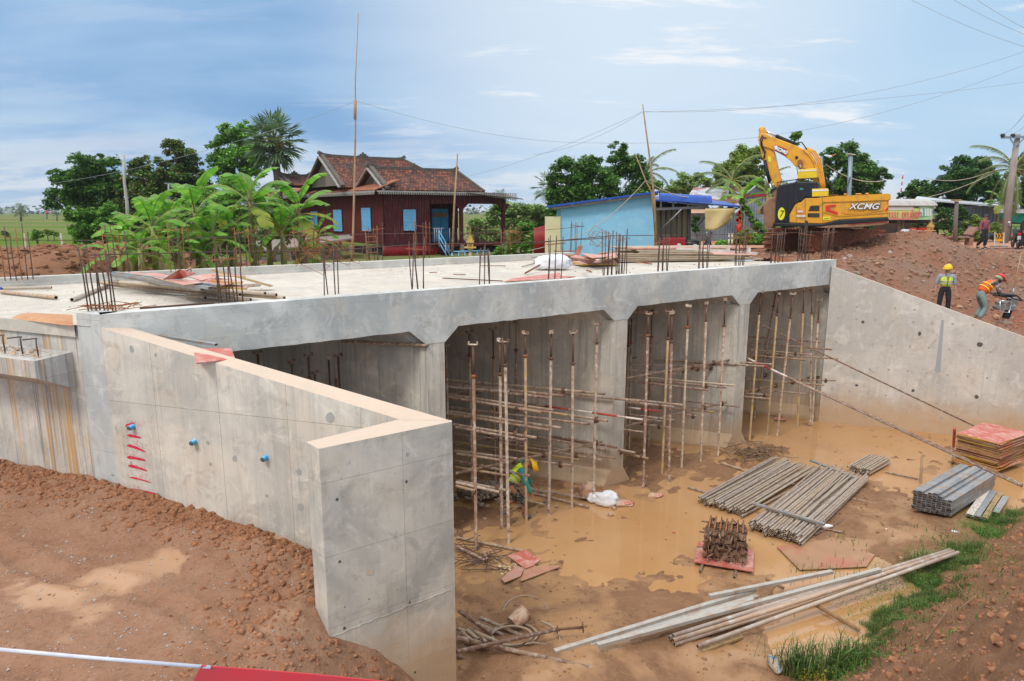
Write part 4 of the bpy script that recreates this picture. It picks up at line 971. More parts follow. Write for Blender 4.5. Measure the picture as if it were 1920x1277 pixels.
# tangle at the lower left corner of the pit
TG=[((860,1145),(925,1190),.5,.35,.035),((858,1196),(1128,1258),.40,.18,.042),((900,1158),(985,1195),.3,.2,.034),((856,1222),(1045,1180),.55,.45,.032),((862,1188),(905,1200),.35,.3,.035),((866,1196),(915,1212),.3,.28,.035),((880,1178),(930,1222),.28,.2,.03),((872,1205),(955,1225),.25,.2,.035),((858,1178),(900,1196),.32,.28,.035),((890,1185),(935,1205),.36,.3,.035),((866,1185),(886,1203),.42,.4,.032),((876,1182),(897,1200),.40,.38,.034),((892,1200),(940,1228),.22,.15,.034),((865,1212),(930,1240),.2,.12,.036),((880,1228),(925,1238),.14,.1,.03),((900,1190),(912,1206),.44,.42,.032),((856,1228),(905,1252),.18,.1,.028),((930,1222),(968,1240),.14,.12,.036),((905,1173),(945,1192),.25,.2,.03)]
for i,(a,b_,z0,z1,r) in enumerate(TG):
    l={1:'long rusty prop lying out of the tangle towards the lower right',3:'long rusty prop lying across the tangle towards the red board'}.get(i,'muddy tube in the tangle beside the concrete return wall')
    tube_obj(P(*a,z0),P(*b_,z1),l,'tangle of tubes',r,M_tube)
for a,b_,z,l in (((1045,1180),(1093,1176),.45,'upper'),((1128,1258),(1143,1266),.16,'lower')):
    mb=MB(); mb.tube(P(*a,z),P(*b_,z),.022,n=7); mb.box(P(*b_,z),(.02,.14,.12)); mb.tube(P(*a,z)-Vector((0,0,.07)),P(*a,z)+Vector((0,0,.07)),.012,n=5); tag(mb.build('prop_head',M_clampm),f'threaded prop head at the end of the {l} long prop','prop head')
tube_obj(P(862,1232,.15),P(922,1250,.08),'short yellow tube half buried beside the return wall',None,.03,mat('bright_yellow_tube',(.65,.38,.02),.5,col2=(.4,.2,.05),scale=8))
# hose loops
M_hose=mat('muddy_hose',(.27,.23,.18),.6,col2=(.38,.24,.14),scale=5)
def loop(cx_,cy_,rx,ry,z,n=26,a0=0,a1=6.28,dz=0,wb=0):
    return [P(cx_+rx*math.cos(a0+(a1-a0)*i/n)+rnd.gauss(0,wb),cy_+ry*math.sin(a0+(a1-a0)*i/n),z+dz*i/n) for i in range(n+1)]
pts=loop(985,1150,42,33,.06,24,2.2,7.4)+loop(965,1190,42,22,.2,22,1.0,6.8,.08)+loop(960,1192,38,18,.3,22,.8,7.2,.05)+[P(1000,1205,.3),P(1030,1210,.2)]
mb=MB(); mb.path(pts,.021,7); tag(mb.build('hose',M_hose),'long muddy hose coiled over the tangle of tubes','hose')
pts=loop(1000,1200,50,36,.3,20,-1.3,1.6,-.15); mb=MB(); mb.path(pts,.018,7); tag(mb.build('hose',M_hose),'loose end of hose curving over the red board','hose')
# bucket
bk_=empty('bucket',P(973,1172,.30),'muddy paint bucket lying on its side among the hoses','bucket')
R3=(PY(1000,1140,9.0)-PY(965,1170,9.0)).normalized()
c0=P(960,1170,.30)+Vector((0,0,0)); ax_=Vector((.55,.45,.25)).normalized()
mb=MB(); mb.path([c0,c0+ax_*.30],[.125,.15],18,0,cap=False); mb.path([c0+ax_*.299,c0+ax_*.01],[.143,.119],18,0,cap=False); mb.tube(c0,c0+ax_*.012,.125,n=18); mb.path([c0+ax_*.285,c0+ax_*.305],[.158,.158],18,0,cap=False)
reparent(mb.build('shell',mat('muddy_bucket',(.55,.40,.28),.5,col2=(.35,.17,.10),scale=6,lo=.45,hi=.6)),bk_)
mb=MB(); mb.path([c0+ax_*.28+Vector((.15,-.1,0)),c0+ax_*.28+Vector((.2,-.2,-.12)),c0+ax_*.28+Vector((-.1,-.1,-.16))],.006,5); reparent(mb.build('handle',M_clampm),bk_)
# sacks by the middle pier
def crumple(c,r,label,m,name='sack',cat='sack',seed=1,par=None):
    r_=random.Random(seed); mb=MB(); mb.ell((0,0,0),(1,1,1),28,16)
    vs=[]
    for v in mb.v:
        p=Vector(v); k=1+.30*mn.noise((p.x*1.6+seed,p.y*1.6,p.z*1.6))+.16*mn.noise((p.x*4+seed,p.y*4,p.z*4))-.10*abs(mn.noise((p.x*7,p.y*7+seed,p.z*7)))
        z=p.z*k*r[2]; vs.append((p.x*k*r[0],p.y*k*r[1],max(z,-r[2]*.55)))
    mb.v=vs; o=mb.build(name,m); o.location=c; return tag(o,label,cat)
M_sack=mat('white_woven_sack',(.74,.75,.78),.6,col2=(.60,.60,.63),scale=6,bump=.5,bscale=14)
M_sackr=mat('torn_cement_bag',(.46,.28,.18),.8,col2=(.50,.14,.10),scale=6,lo=.5,hi=.6,col3=(.6,.5,.42))
crumple(P(1137,936,.13),(.33,.24,.20),'crumpled white sack at the foot of the middle pier',M_sack,seed=3)
crumple(P(1118,934,.10),(.22,.18,.15),'smaller grey white sack behind the crumpled one',M_sack,seed=5)
crumple(P(1102,922,.18),(.22,.2,.26),'torn red and brown cement bag behind the white sack',M_sackr,seed=7)
crumple(P(1166,943,.04),(.32,.18,.07),'flattened torn red bag right of the white sack',M_sackr,seed=9)
crumple(P(1228,929,.03),(.2,.12,.06),'scrap of torn bag in the puddle right of the sacks',M_sackr,seed=19)
for i,(x,y) in enumerate(((1137,948),(1146,949),(1152,953),(1145,965))):
    mb=MB(); mb.tube((-.06,0,0),(.06,0,0),.045,n=9); o=mb.build('spacer_block',mat('spacer_concrete',(.42,.29,.18),.9) if i==0 else bpy.data.materials['spacer_concrete']); o.location=P(x,y,.03); o.rotation_euler=(0,0,i*1.1); tag(o,'small round concrete spacer in the mud in front of the sacks','spacer','spacers by the sacks')
for i,(x,y,sx_) in enumerate(((1550,987,.12),(1662,996,.13),(1790,999,.1))):
    crumple(P(x,y,.04),(sx_,.07,.05),['clear plastic bag in the mud beside the middle stack','crushed plastic cup in the mud right of the stacks','white litter at the edge of the grass'][i],M_sack if i!=1 else M_wht,'litter','litter',seed=30+i)
crumple(P(1453,1245,.10),(.09,.22,.06),'half buried muddy plastic bottle at the edge of the puddle',mat('bottle_plastic',(.40,.33,.25),.4,col2=(.12,.25,.4),scale=9,lo=.55,hi=.6),'bottle','bottle',seed=41)
# brushwood / chips / floating bits: stuff
def sticks(name,n,fn,m,lr,rr,seed,tilt=.3):
    r_=random.Random(seed); mb=MB()
    for _ in range(n):
        c=Vector(fn(r_)); a=r_.uniform(0,6.28); L=r_.uniform(*lr)/2; d=Vector((math.cos(a),math.sin(a),r_.gauss(0,tilt)))*L; mb.tube(c-d,c+d,r_.uniform(*rr),n=4,sm=False)
    return tag(mb.build(name,m),kind='stuff')
M_stick=mat('dead_sticks',(.30,.20,.12),.9,col2=(.17,.10,.06),scale=4)
c=P(1415,850,.1); sticks('brushwood',170,lambda r:(c.x+r.gauss(0,.38),c.y+r.gauss(0,.30),.05+abs(r.gauss(0,.12))),M_stick,(.2,.75),(.006,.014),5)
for j,(q,rad) in enumerate((((905,1055),.5),((870,1040),.4))):
    c2_=P(*q,.03); sticks('wire_offcuts',16,lambda r:(c2_.x+r.gauss(0,.2),c2_.y+r.gauss(0,.22),.06+abs(r.gauss(0,.04))),M_rebar,(.4,1.1),(.007,.012),7+j,.06)
c3_=P(966,1066,.03); mbx=clods('wood_chips',150,lambda r:(c3_.x+r.gauss(0,.22),c3_.y+r.gauss(0,.16),.03+abs(r.gauss(0,.02))),mat('wood_chip',(.62,.48,.33),.9),(.012,.035),12,.3)
def flo(r_):
    x,y=r_.choice(((r_.uniform(880,1500),r_.uniform(940,1120)),(r_.uniform(1400,1780),r_.uniform(800,880)))); return P(x,y,.006)
clods('floating_debris',170,flo,mat('floating_bits',(.16,.09,.05),.9,col2=(.33,.2,.12),scale=2),(.012,.06),13,.12)
clods('floating_debris',14,flo,mat('brick_bit',(.5,.14,.1),.9),(.02,.05),15,.3)
rk=P(937,915,.1)
clods('rubble',420,lambda r:(lambda a:(P(918,932,0)[0]+a[0],P(918,932,0)[1]+a[1],.02+.28*max(0,1-(a[0]**2+a[1]**2)/.9)))((r.gauss(0,.42),r.gauss(0,.38))),mat('rubble_stone',(.24,.17,.12),.9,col2=(.36,.30,.24),scale=3),(.03,.1),14,.8)
# ================= on the deck: starter bars, boards, tubes =================
CAT_R='rebar bundle'
def rebars(base,n,w,h,label,grp,lean=(0,0),ring=True,seed=0,r=.011,rust=False,zb=5.6,dirv=U,fan=.03,ringz=None):
    r_=random.Random(seed); e=empty('rebar_bundle',base,label,CAT_R,grp)
    tops=[]
    for i in range(n):
        f=(i/(n-1)-.5) if n>1 else 0; o=dirv*f*w+NN*(.05 if i%2 else -.06)
        b_=Vector(base)+o; t=b_+Vector((lean[0],lean[1],h*r_.uniform(.86,1.05)))+o*fan*1.5+Vector((r_.gauss(0,.03),r_.gauss(0,.03),0))
        mb=MB(); mb.path([b_-Vector((0,0,.05)),b_.lerp(t,.5)+Vector((r_.gauss(0,.012),r_.gauss(0,.012),0)),t],r,6); reparent(mb.build('bar',M_rust if rust and i%3==0 else M_rebar),e); tops.append((b_,t))
    if ring:
        f=ringz or .84; mb=MB(); q=[a.lerp(b_,f) for a,b_ in tops]; c=sum(q,Vector())/len(q)
        ex=[q[0],q[-1]]; x=dirv
        loop_=[ex[0]-x*.03-NN*.09,ex[1]+x*.03-NN*.09,ex[1]+x*.03+NN*.08,ex[0]-x*.03+NN*.08,ex[0]-x*.03-NN*.09]; mb.path(loop_,.007,5)
        reparent(mb.build('tie_ring',M_rust),e)
    return e
def fx(x,y,t=.13): # point on the beam top
    return P(x,y,5.602)
FR=[((192,581),8,.40,1.02,(-0.019,0),'nearest the left end post'),((432,562),7,.42,1.0,(-0.012,0),'beside the tube and plywood heap'),((622,548),4,.34,.95,(-0.012,0),'standing left of the tall bamboo pole'),((784,538),6,.34,1.08,(0.0,0),'in front of the maroon house wall'),((909,531),6,.34,.85,(0.0,0),'in front of the golden shrine'),((1038,522),5,.40,1.0,(0.005,0),'in front of the white tarpaulin'),((1142,513),7,.42,1.1,(0.007,0),'left half of the wide double bundle'),((1165,511),7,.30,1.1,(0.007,0),'right half of the wide double bundle'),((1243,505.5),6,.46,1.0,(0.006,0),'in front of the yellow shed wall'),((1319,500.5),6,.46,1.0,(0.007,0),'below the hanging yellow tarpaulin'),((1387,495.5),6,.46,1.0,(0.012,0),'beside the end of the timber stack'),((1455,490.5),7,.60,1.1,(0.022,0),'left of the excavator track'),((1505,487.5),7,.56,1.1,(0.024,0),'between the excavator tracks'),((1549,484.5),7,.56,1.1,(0.024,0),'at the right end of the bridge')]
for i,(q,n,w,h,ln,l) in enumerate(FR):
    rebars(P(*q,5.602)+NN*.02,n,w,h,'bundle of bare starter bars on the front beam '+l,'starter bars along the front beam',ln,seed=i,ring=i not in (9,),r=.012 if i<8 else .013)
for i,(q,n,w,h,ln,l) in enumerate([((36,522),6,.55,1.25,(-0.018,0),'at the left edge of the picture'),((222,513),5,.5,1.25,(-0.024,0),'behind the front left bundle'),((340,507),5,.5,1.3,(-0.012,0),'in front of the banana clump'),((468,500),6,.6,1.3,(-0.012,0),'in front of the yellowing banana leaf'),((576,495),6,.6,1.2,(0.0,0),'left of the tall bamboo pole'),((704,489),5,.55,1.25,(0.0,0),'in front of the red corrugated wall'),((794,485),5,.5,1.3,(0.0,0),'behind the front bundle at the house corner'),((955,477),5,.6,1.0,(0.006,0),'right of the golden shrine'),((1080,471),5,.55,1.3,(0.012,0),'in front of the blue shed wall')]):
    rebars(P(*q,5.62)+NN*.1,n,w,h,'bundle of starter bars on the rear curb '+l,'starter bars along the rear curb',ln,seed=40+i,r=.012,rust=True)
# lines of rod tied from bundle to bundle
def line_obj(pts,r,label,name='tie_rod',cat='tie rod',m=None,grp='rods tied along the bars'):
    mb=MB(); mb.path(pts,r,6); o=mb.build(name,m or M_rebar); return tag(o,label,cat,grp)
def sag(a,b_,n=10,s=.1):
    a=Vector(a);b_=Vector(b_); return [a.lerp(b_,i/n)-Vector((0,0,s*4*(i/n)*(1-i/n))) for i in range(n+1)]
fpt=[PT(x,y,.12) for x,y in ((168,478),(204,477),(432,472),(622,470),(784,458),(909,457),(1038,452),(1130,447))]
line_obj(fpt,.010,'dark rod tied along the front bundles in the left half of the bridge')
line_obj([PT(x,y,.12) for x,y in ((1000,456),(1060,450),(1148,442),(1243,441),(1319,441),(1440,437),(1570,434))],.010,'dark rod tied along the front bundles in the right half of the bridge')
def R8(x,y): 
    return PT(x,y,8.2)
line_obj([R8(x,y) for x,y in ((-20,450),(222,451),(468,443),(620,440),(800,437),(955,437),(1060,428),(1095,424))],.010,'dark rod tied along the rear bundles above the curb')
def tangle(c,r,label,seed,n=9):
    r_=random.Random(seed); mb=MB()
    for k in range(n):
        o=Vector((r_.gauss(0,r),r_.gauss(0,r*.4),r_.gauss(0,r*.8))); w,h=r_.uniform(.12,.3),r_.uniform(.10,.22); R3=Matrix.Rotation(r_.uniform(-.8,.8),3,'Y')@Matrix.Rotation(r_.uniform(-.8,.8),3,'Z')
        mb.path([Vector(c)+o+R3@Vector(q) for q in ((-w,0,-h),(w,0,-h*.9),(w*1.05,0,h),(-w,0,h*.9),(-w,0,-h*1.1))],.006,5)
    return tag(mb.build('stirrups',M_rust),label,'stirrups','orange rusty stirrups on the bars')
tangle(P(600,547,5.6)+Vector((0,0,.85)),.16,'tangle of orange stirrups hooked on the bundle left of the tall pole',1,14)
tangle(P(648,545,5.6)+Vector((0,0,.78)),.05,'square orange stirrups hanging right of the big tangle',2,5)
tangle(P(1122,513,5.6)+Vector((0,0,.95)),.05,'bent stirrups hanging off the wide double bundle',3,4)
tangle(PT(962,442,8.2),.12,'orange stirrups on the rear bundle right of the shrine',4,6)
tangle(P(1395,495,5.6)+Vector((0,0,.75)),.10,'rusty stirrups on the bundle beside the timber stack',5,6)
# wires of stirrups lying at the first bundle
sticks('rusty_offcuts',26,lambda r:(lambda p:(p.x+r.gauss(0,.22),p.y+r.gauss(0,.12),5.63+abs(r.gauss(0,.03))))(P(205,580,5.6)),M_rust,(.25,.8),(.005,.009),21,.05)
def dt(a,b_,l,r=.030,z=5.45,m=None,z1=None): return tube_obj(P(*a,z),P(*b_,z1 or z),l,'tubes on the deck',r,m or M_tubeb)
dt((0,541),(97,539),'tube with a coloured end lying at the left edge of the deck',.036); dt((2,547),(105,558),'tube lying across the left part of the deck',.045); dt((135,562),(200,536),'tube pointing under the plywood heap from the left',.045)
M_bl=mat('blue_end',(.03,.12,.6),.5); tube_obj(P(-3,541,5.45),P(4,541,5.45),'blue painted end of the tube at the left edge',None,.038,M_bl)
HEAP=[((190,530),(533,559),.10,'longest pale tube at the front of the deck heap',.042),((205,527),(518,553),.16,'second long tube of the deck heap',.038),((225,529),(497,550),.22,'third long tube of the deck heap',.038),((240,532),(450,552),.13,'shorter tube inside the deck heap',.038),((350,556),(385,558),.05,'stub of tube in front of the heap',.04),((195,533),(470,562),.05,'lowest tube of the deck heap',.036),((400,540),(488,534),.18,'tube end poking out right of the plywood heap',.04)]
for a,b_,dz,l,r in HEAP: dt(a,b_,l,r,5.42+dz)
for i,(a,b_,dz) in enumerate((((208,513),(395,540),.34),((215,511),(410,536),.37),((205,516),(380,542),.29))):
    rhs(P(*a,5.42+dz),P(*b_,5.42+dz),.10,.05,['grey steel section on top of the deck heap, front','grey steel section on top of the deck heap, back','grey steel section lowest on the deck heap'][i],'steel sections on the deck heap')
def fb(pts,label,m=None,e=None,th=.016,name='plywood_sheet'):
    """board through 3-D points given as (px,py,z)"""
    vs=[P(x,y,5.42+z) for x,y,z in pts]; c=sum(vs,Vector())/len(vs); mb=MB(); n=len(vs)
    nr=(vs[1]-vs[0]).cross(vs[2]-vs[1]).normalized(); nr=nr if nr.z>0 else -nr
    mb.add([v-c for v in vs]+[v-c-nr*th for v in vs],[tuple(range(n)),tuple(range(2*n-1,n-1,-1))],0)
    for i in range(n): j=(i+1)%n; mb.f.append([j,i,n+i,n+j]); mb.m.append(1); mb.s.append(False)
    o=mb.build(name,[m or M_ply,e or M_plye]); o.location=c; return tag(o,label,'board','plywood boards on the deck')
M_plyp=mat('faded_red_plywood',(.52,.20,.16),.6,col2=(.56,.32,.26),scale=2,col3=(.58,.44,.38),sc3=6)
fb([(228,512,.30),(250,510,.30),(330,520,.32),(300,524,.32)],'faded red board strip at the left of the heap',M_plyp)
fb([(262,514,.38),(290,511,.38),(380,530,.40),(345,534,.40)],'long faded red board on the heap',M_plyp)
fb([(305,524,.42),(336,505,.62),(366,512,.58),(340,522,.42)],'tilted red board sticking up at the middle of the heap')
fb([(342,510,.52),(358,500,.70),(356,504,.66),(345,512,.5)],'small bright red board tip above the heap')
fb([(355,519,.40),(392,513,.45),(412,517,.42),(378,526,.38)],'red board right of the tilted one',M_plyp)
fb([(352,526,.36),(400,522,.40),(440,531,.36),(392,538,.34)],'large red board on the right of the heap')
fb([(395,512,.52),(460,517,.45),(462,519,.44),(398,516,.5)],'thin plywood strip with yellow edge over the heap',M_plyp,M_plyy)
fb([(400,520,.42),(456,527,.38),(452,530,.38),(398,525,.4)],'yellow edged board below the thin strip',M_plyp,M_plyy,.03)
fb([(402,530,.32),(465,536,.28),(462,540,.28),(398,536,.3)],'yellow edged board lowest at the right of the heap',M_plyp,M_plyy,.04)
fb([(396,506,.5),(400,504,.5),(512,535,.08),(508,537,.08)],'long thin lath sloping from the heap onto the deck',M_plye,M_plyy)
rhs(P(276,577,5.43),P(400,568,5.43),.05,.03,'pale thin steel section lying along the front of the deck','thin steel on the deck')
tube_obj(P(262,578,5.44),P(402,568.5,5.44),'dark rusty angle lying along the front of the deck','thin steel on the deck',.02,M_clampm)
tube_obj(P(830,521.5,5.44),P(943,527,5.44),'thin dark rod lying across the middle of the deck','thin steel on the deck',.014,M_clampm)
for i,q in enumerate((((805,511),(820,510.5)),((850,514),(873,515)),((900,498),(948,498.5)))):
    tube_obj(P(*q[0],5.44),P(*q[1],5.44),['short rusty scrap left of the middle','short rusty scrap in the middle','flat orange lath behind the middle bundle'][i]+' of the deck','scrap on the deck',.012,M_rust)
# right hand litter
fb([(944,528,.02),(965,521,.02),(1050,511,.03),(1050,522,.03),(960,527,.02)],'long coral red board lying at the front of the deck',M_ply)
fb([(1045,517,.02),(1079,518,.02),(1060,521,.02),(1045,521,.02)],'thin red sliver right of the coral board',M_ply)
fb([(1077,477,.55),(1085,460,1.05),(1093,461,1.05),(1087,478,.55)],'bright red board standing up behind the scattered boards',mat('fresh_red_board',(.60,.12,.08),.5))
fb([(1068,482,.36),(1080,477,.42),(1118,488,.20),(1106,495,.08)],'pale pink board lying across the pile',M_plyp)
fb([(1088,474,.40),(1118,477,.40),(1150,480,.38),(1110,484,.36)],'pink board at the back of the pile',M_plyp)
fb([(1095,480,.30),(1140,479,.34),(1128,484,.3),(1100,487,.26)],'deep red board in the middle of the pile')
fb([(1120,478,.3),(1155,474,.34),(1158,482,.3),(1128,486,.25)],'tan and red board at the right of the pile',M_plyp,M_plyy)
fb([(1072,490,.12),(1150,486,.12),(1158,494,.08),(1090,495,.08)],'dark board at the bottom of the pile',M_plyp,M_plyy,.05)
fb([(1005,482,.16),(1024,481,.16),(1022,484,.16),(1008,484.5,.16)],'small bright orange red board left of the tarpaulin',bpy.data.materials['fresh_red_board'])
tp=crumple(P(1036,505,5.42)+Vector((0,0,.18)),(.58,.36,.30),'heap covered with a white tarpaulin on the deck',mat('white_tarp',(.80,.81,.85),.45,col2=(.66,.67,.74),scale=3,bump=.4,bscale=9),'tarpaulin','tarpaulin',51)
sticks('offcuts',60,lambda r:(lambda p:(p.x+r.gauss(0,.45),p.y+r.gauss(0,.25),5.5+abs(r.gauss(0,.10))))(P(1045,492,5.45)),mat('timber_offcut',(.36,.19,.11),.9,col2=(.2,.11,.07),scale=4),(.3,1.2),(.012,.028),61,.05)
tube_obj(P(985,512,5.46),P(1012,497,5.6),'rusty prop end leaning against the tarpaulin',None,.028,M_rust); 
tube_obj(P(979,500,5.44),P(1008,492,5.44),'thin lath left of the tarpaulin',None,.014,M_stick)
for i,(a,b_) in enumerate((((1192,491),(1222,495)),((1165,488),(1180,488)),((1100,507),(1108,509)))):
    tube_obj(P(*a,5.45),P(*b_,5.45),['rusty prop screw on the deck right of the double bundle','orange scrap beside the double bundle','small scrap in front of the pink board'][i],'scrap on the deck',.022,M_rust)
# timber and board stack along the back of the deck
M_tim=mat('pale_timber',(.50,.41,.30),.85,col2=(.36,.27,.18),scale=2.5,stretch=(1,1,5),lo=.45,hi=.65,rnd_cols=[(.50,.42,.31),(.44,.35,.25),(.55,.47,.37),(.40,.31,.22),(.50,.38,.28)])
a=P(1150,491,5.44); b_=P(1436,487,5.44); ax=(b_-a).normalized(); bk2=Vector((-ax.y,ax.x,0)); 
for l in range(8):
    for j in range(5):
        x0=rnd.uniform(-.3,.6)+ (0 if l<5 else .4); x1=(b_-a).length-rnd.uniform(.0,.9)-(l*.12); p=a+ax*x0+bk2*(j*.30)+Vector((0,0,.03+l*.062)); q=a+ax*x1+bk2*(j*.30+rnd.gauss(0,.04))+Vector((0,0,.03+l*.062))
        mb=MB(); mb.beam(p,q,.27,.045); o=mb.build('plank',M_tim if rnd.random()<.85 else M_plyp); tag(o,f'long pale plank, {ORD[l]} layer up and {ORD[j]} from the front in the deck timber stack','plank','timber stack on the deck')
mb=MB(); q0,q1=P(1270,466,5.95),P(1420,475,5.95); mb.beam(q0,q1,.10,.06)
for f in (.02,.24,.42,.66,.9): mb.box(q0.lerp(q1,f)+Vector((0,0,.09)),(.10,.08,.16))
tag(mb.build('cleat_rail',mat('white_rail',(.62,.60,.57),.6,col2=(.5,.42,.36),scale=5)),'white rail with upright cleats lying on the timber stack','rail')
fb([(1330,472,.52),(1410,474,.52),(1420,478,.5),(1340,477,.5)],'pinkish board on top of the timber stack',M_plyp)
# bits on the left wing wall
p=[PLN(x,y,(WA.x,WA.y),(wd.x,wd.y)) for x,y in ((365,662),(366,684))]
def wtop(x,y):  # point on the sloping wing top
    a=P(x,y,5.0)
    for _ in range(6):
        k=(a-WA).dot(wd)/Lw; a=P(x,y,top(k))
    return a
vs=[wtop(x,y)+Vector((0,0,.03)) for x,y in ((363,657),(434,656),(441,676),(368,684))]
mb=MB(); mb.add(vs+[v-Vector((0,0,.02)) for v in vs],[(3,2,1,0),(4,5,6,7),(0,1,5,4),(1,2,6,5),(2,3,7,6),(3,0,4,7)],0); tag(mb.build('plywood_sheet',M_ply),'red board resting on the edge of the left wing wall','board')
vs=[wtop(x,y)+Vector((0,0,.02)) for x,y in ((283,639),(314,639),(327,646),(315,649),(284,645))]
mb=MB(); mb.add(vs+[v-Vector((0,0,.014)) for v in vs],[(4,3,2,1,0),(5,6,7,8,9),(0,1,6,5),(1,2,7,6),(2,3,8,7),(3,4,9,8),(4,0,5,9)],0); tag(mb.build('plywood_sheet',M_plyp),'small red board scrap under the steel section on the wing wall','board')
rhs(wtop(272,632)+Vector((0,0,.06)),wtop(406,652)+Vector((0,0,.05)),.07,.04,'pale steel section lying on top of the left wing wall',None)
crumple(wtop(768,785)+Vector((0,0,.02)),(.05,.03,.03),'broken grey lump on the corner of the wing wall',mat('mortar_lump',(.3,.3,.29),.9),'lump','mortar lump',71)
# soil on the abutment end of the deck
def soil(pts,z,name,m):
    vs=[P(*q,z) for q in pts]; mb=MB(); c=sum(vs,Vector())/len(vs); n=len(vs); R_=[]
    for k in range(6):
        f=1-k/5; R_.append([c+(v-c)*f*(1+.06*mn.noise((v.x*3,v.y*3,k)))+Vector((0,0,.004+.05*(1-f*f))) for v in vs+[vs[0]]])
    mb.grid(R_); return tag(mb.build(name,m),kind='stuff')
soil([(40,588),(60,587),(95,589),(136,591),(137,611),(120,610),(60,603),(20,597)],5.40,'spilled_soil',mat('spilled_orange_soil',(.48,.22,.10),.95,col2=(.55,.32,.18),scale=6,bump=.8))
M_crumb=mat('concrete_crumb',(.42,.40,.37),.9,col2=(.5,.4,.3),scale=5)
clods('concrete_crumbs',260,lambda r:(lambda p:(p.x,p.y,5.412))(P(r.uniform(0,520),r.uniform(528,590),5.41)),M_crumb,(.006,.03),61,.4)
clods('concrete_crumbs',160,lambda r:(lambda p:(p.x,p.y,5.412))(P(r.uniform(700,1400),r.uniform(492,512),5.41)),mat('brown_crumb',(.25,.15,.1),.9),(.01,.04),62,.3)
clods('concrete_crumbs',120,lambda r:(lambda p:(p.x,p.y,4.945))(LV(r.uniform(.85,3),r.uniform(.08,.5),4.9)),mat('tan_crumb',(.5,.36,.24),.9),(.01,.04),63,.6)
# ---- barrier tape right in front of the camera ----
M_tw=mat('white_barrier_cord',(.62,.62,.66),.6,col2=(.5,.5,.56),scale=20); M_tr=mat('red_barrier_tape',(.58,.02,.03),.5,col2=(.50,.03,.04),scale=9)
e=empty('barrier_tape',PY(400,1255,1.7),'red and white barrier tape stretched in front of the camera','barrier tape')
a,b_=PY(-40,1214,1.62),PY(395,1251,1.72); mb=MB(); mb.path([a,a.lerp(b_,.5)+Vector((0,0,-.002)),b_],.0048,8); reparent(mb.build('white_cord',M_tw),e)
up=[PY(378,1248,1.71),PY(395,1250,1.72),PY(480,1256,1.75),PY(600,1266,1.8),PY(760,1282,1.86),PY(900,1298,1.9)]; dn=[PY(350,1300,1.71),PY(372,1330,1.72),PY(480,1345,1.75),PY(600,1360,1.8),PY(760,1375,1.86),PY(900,1390,1.9)]
th=[u+Vector((0,.004,0)) for u in up]; td=[u+Vector((0,.004,0)) for u in dn]
mb=MB(); mb.grid([dn,up]); mb.grid([up,th]); mb.grid([th,td]); reparent(mb.build('red_band',M_tr),e)
# ================= buildings =================
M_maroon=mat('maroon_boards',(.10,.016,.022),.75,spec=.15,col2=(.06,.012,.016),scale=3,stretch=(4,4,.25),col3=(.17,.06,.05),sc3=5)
M_maroonl=mat('maroon_boards_sunlit',(.125,.020,.018),.75,spec=.15,col2=(.09,.016,.015),scale=3,stretch=(4,4,.25),col3=(.15,.045,.03),sc3=5)  # lighter copy of the maroon boards, sunlight painted into the colour
M_gap=mat('board_gap',(.035,.01,.012),.9)
M_redcor=mat('red_corrugated',(.36,.015,.02),.45,col2=(.26,.015,.02),scale=3)
M_shut=mat('light_blue_shutter',(.20,.50,.78),.55,col2=(.15,.42,.70),scale=5)
M_door=mat('blue_door',(.04,.30,.55),.5,col2=(.03,.24,.46),scale=4)
def tilem():
    m=bpy.data.materials.new('clay_tiles'); m.use_nodes=True; t=m.node_tree; b=t.nodes['Principled BSDF']; n=G(t); L=t.links.new
    uv=n('ShaderNodeTexCoord').outputs['UV']; ob=n('ShaderNodeNewGeometry').outputs['Position']
    br=n('ShaderNodeTexBrick',{'Vector':uv,'Color1':(.25,.25,.25),'Color2':(1,1,1),'Mortar':(.0,.0,.0),'Scale':1.0,'Mortar Size':.022,'Mortar Smooth':.5,'Brick Width':.20,'Row Height':.17},offset=.5)
    def mr(x,a,c): return n('ShaderNodeMapRange',{0:x,1:a,2:c}).outputs[0]
    def mx(f,a,c,bt='MIX'): return n('ShaderNodeMix',{0:f,6:a,7:c},data_type='RGBA',blend_type=bt).outputs[2]
    big=n('ShaderNodeTexNoise',{'Vector':ob,'Scale':.8,'Detail':5.0}).outputs[0]; fine=n('ShaderNodeTexNoise',{'Vector':ob,'Scale':5.5,'Detail':4.0}).outputs[0]
    c=mx(mr(br.outputs[0],.2,1.0),(.13,.038,.025),(.28,.086,.045)); c=mx(mr(big,.46,.66),c,(.085,.048,.04)); c=mx(mr(fine,.60,.68),c,(.50,.20,.10))
    c=mx(.75,c,mx(1.0,c,br.outputs[0],'MULTIPLY')); L(c,b.inputs[0]); b.inputs['Roughness'].default_value=.85
    bp=n('ShaderNodeBump',{'Strength':.8,'Distance':.04,'Height':br.outputs[1]}); bp.invert=True; L(bp.outputs[0],b.inputs['Normal']); return m
M_tile=tilem()
M_tileo=mat('orange_lichen_tiles',(.40,.13,.05),.85,col2=(.22,.08,.045),scale=2.5,col3=(.13,.07,.05),sc3=9,bump=.6,bscale=16)
M_ridge=mat('weathered_ridge',(.085,.075,.065),.95,col2=(.14,.12,.10),scale=3,bump=.6)
M_wood=mat('grey_weathered_wood',(.30,.26,.22),.85,col2=(.20,.17,.15),scale=5,stretch=(1,1,6))
M_woodl=mat('pale_barge_board',(.36,.34,.32),.8,col2=(.25,.23,.22),scale=5)
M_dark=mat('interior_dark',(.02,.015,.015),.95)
HC=PY(721,460,41.0); HX=U.copy(); HY=NN.copy()   # corner of the upper floor
def H(x,y,z): return Vector((HC.x,HC.y,0))+HX*x+HY*y+Vector((0,0,z))
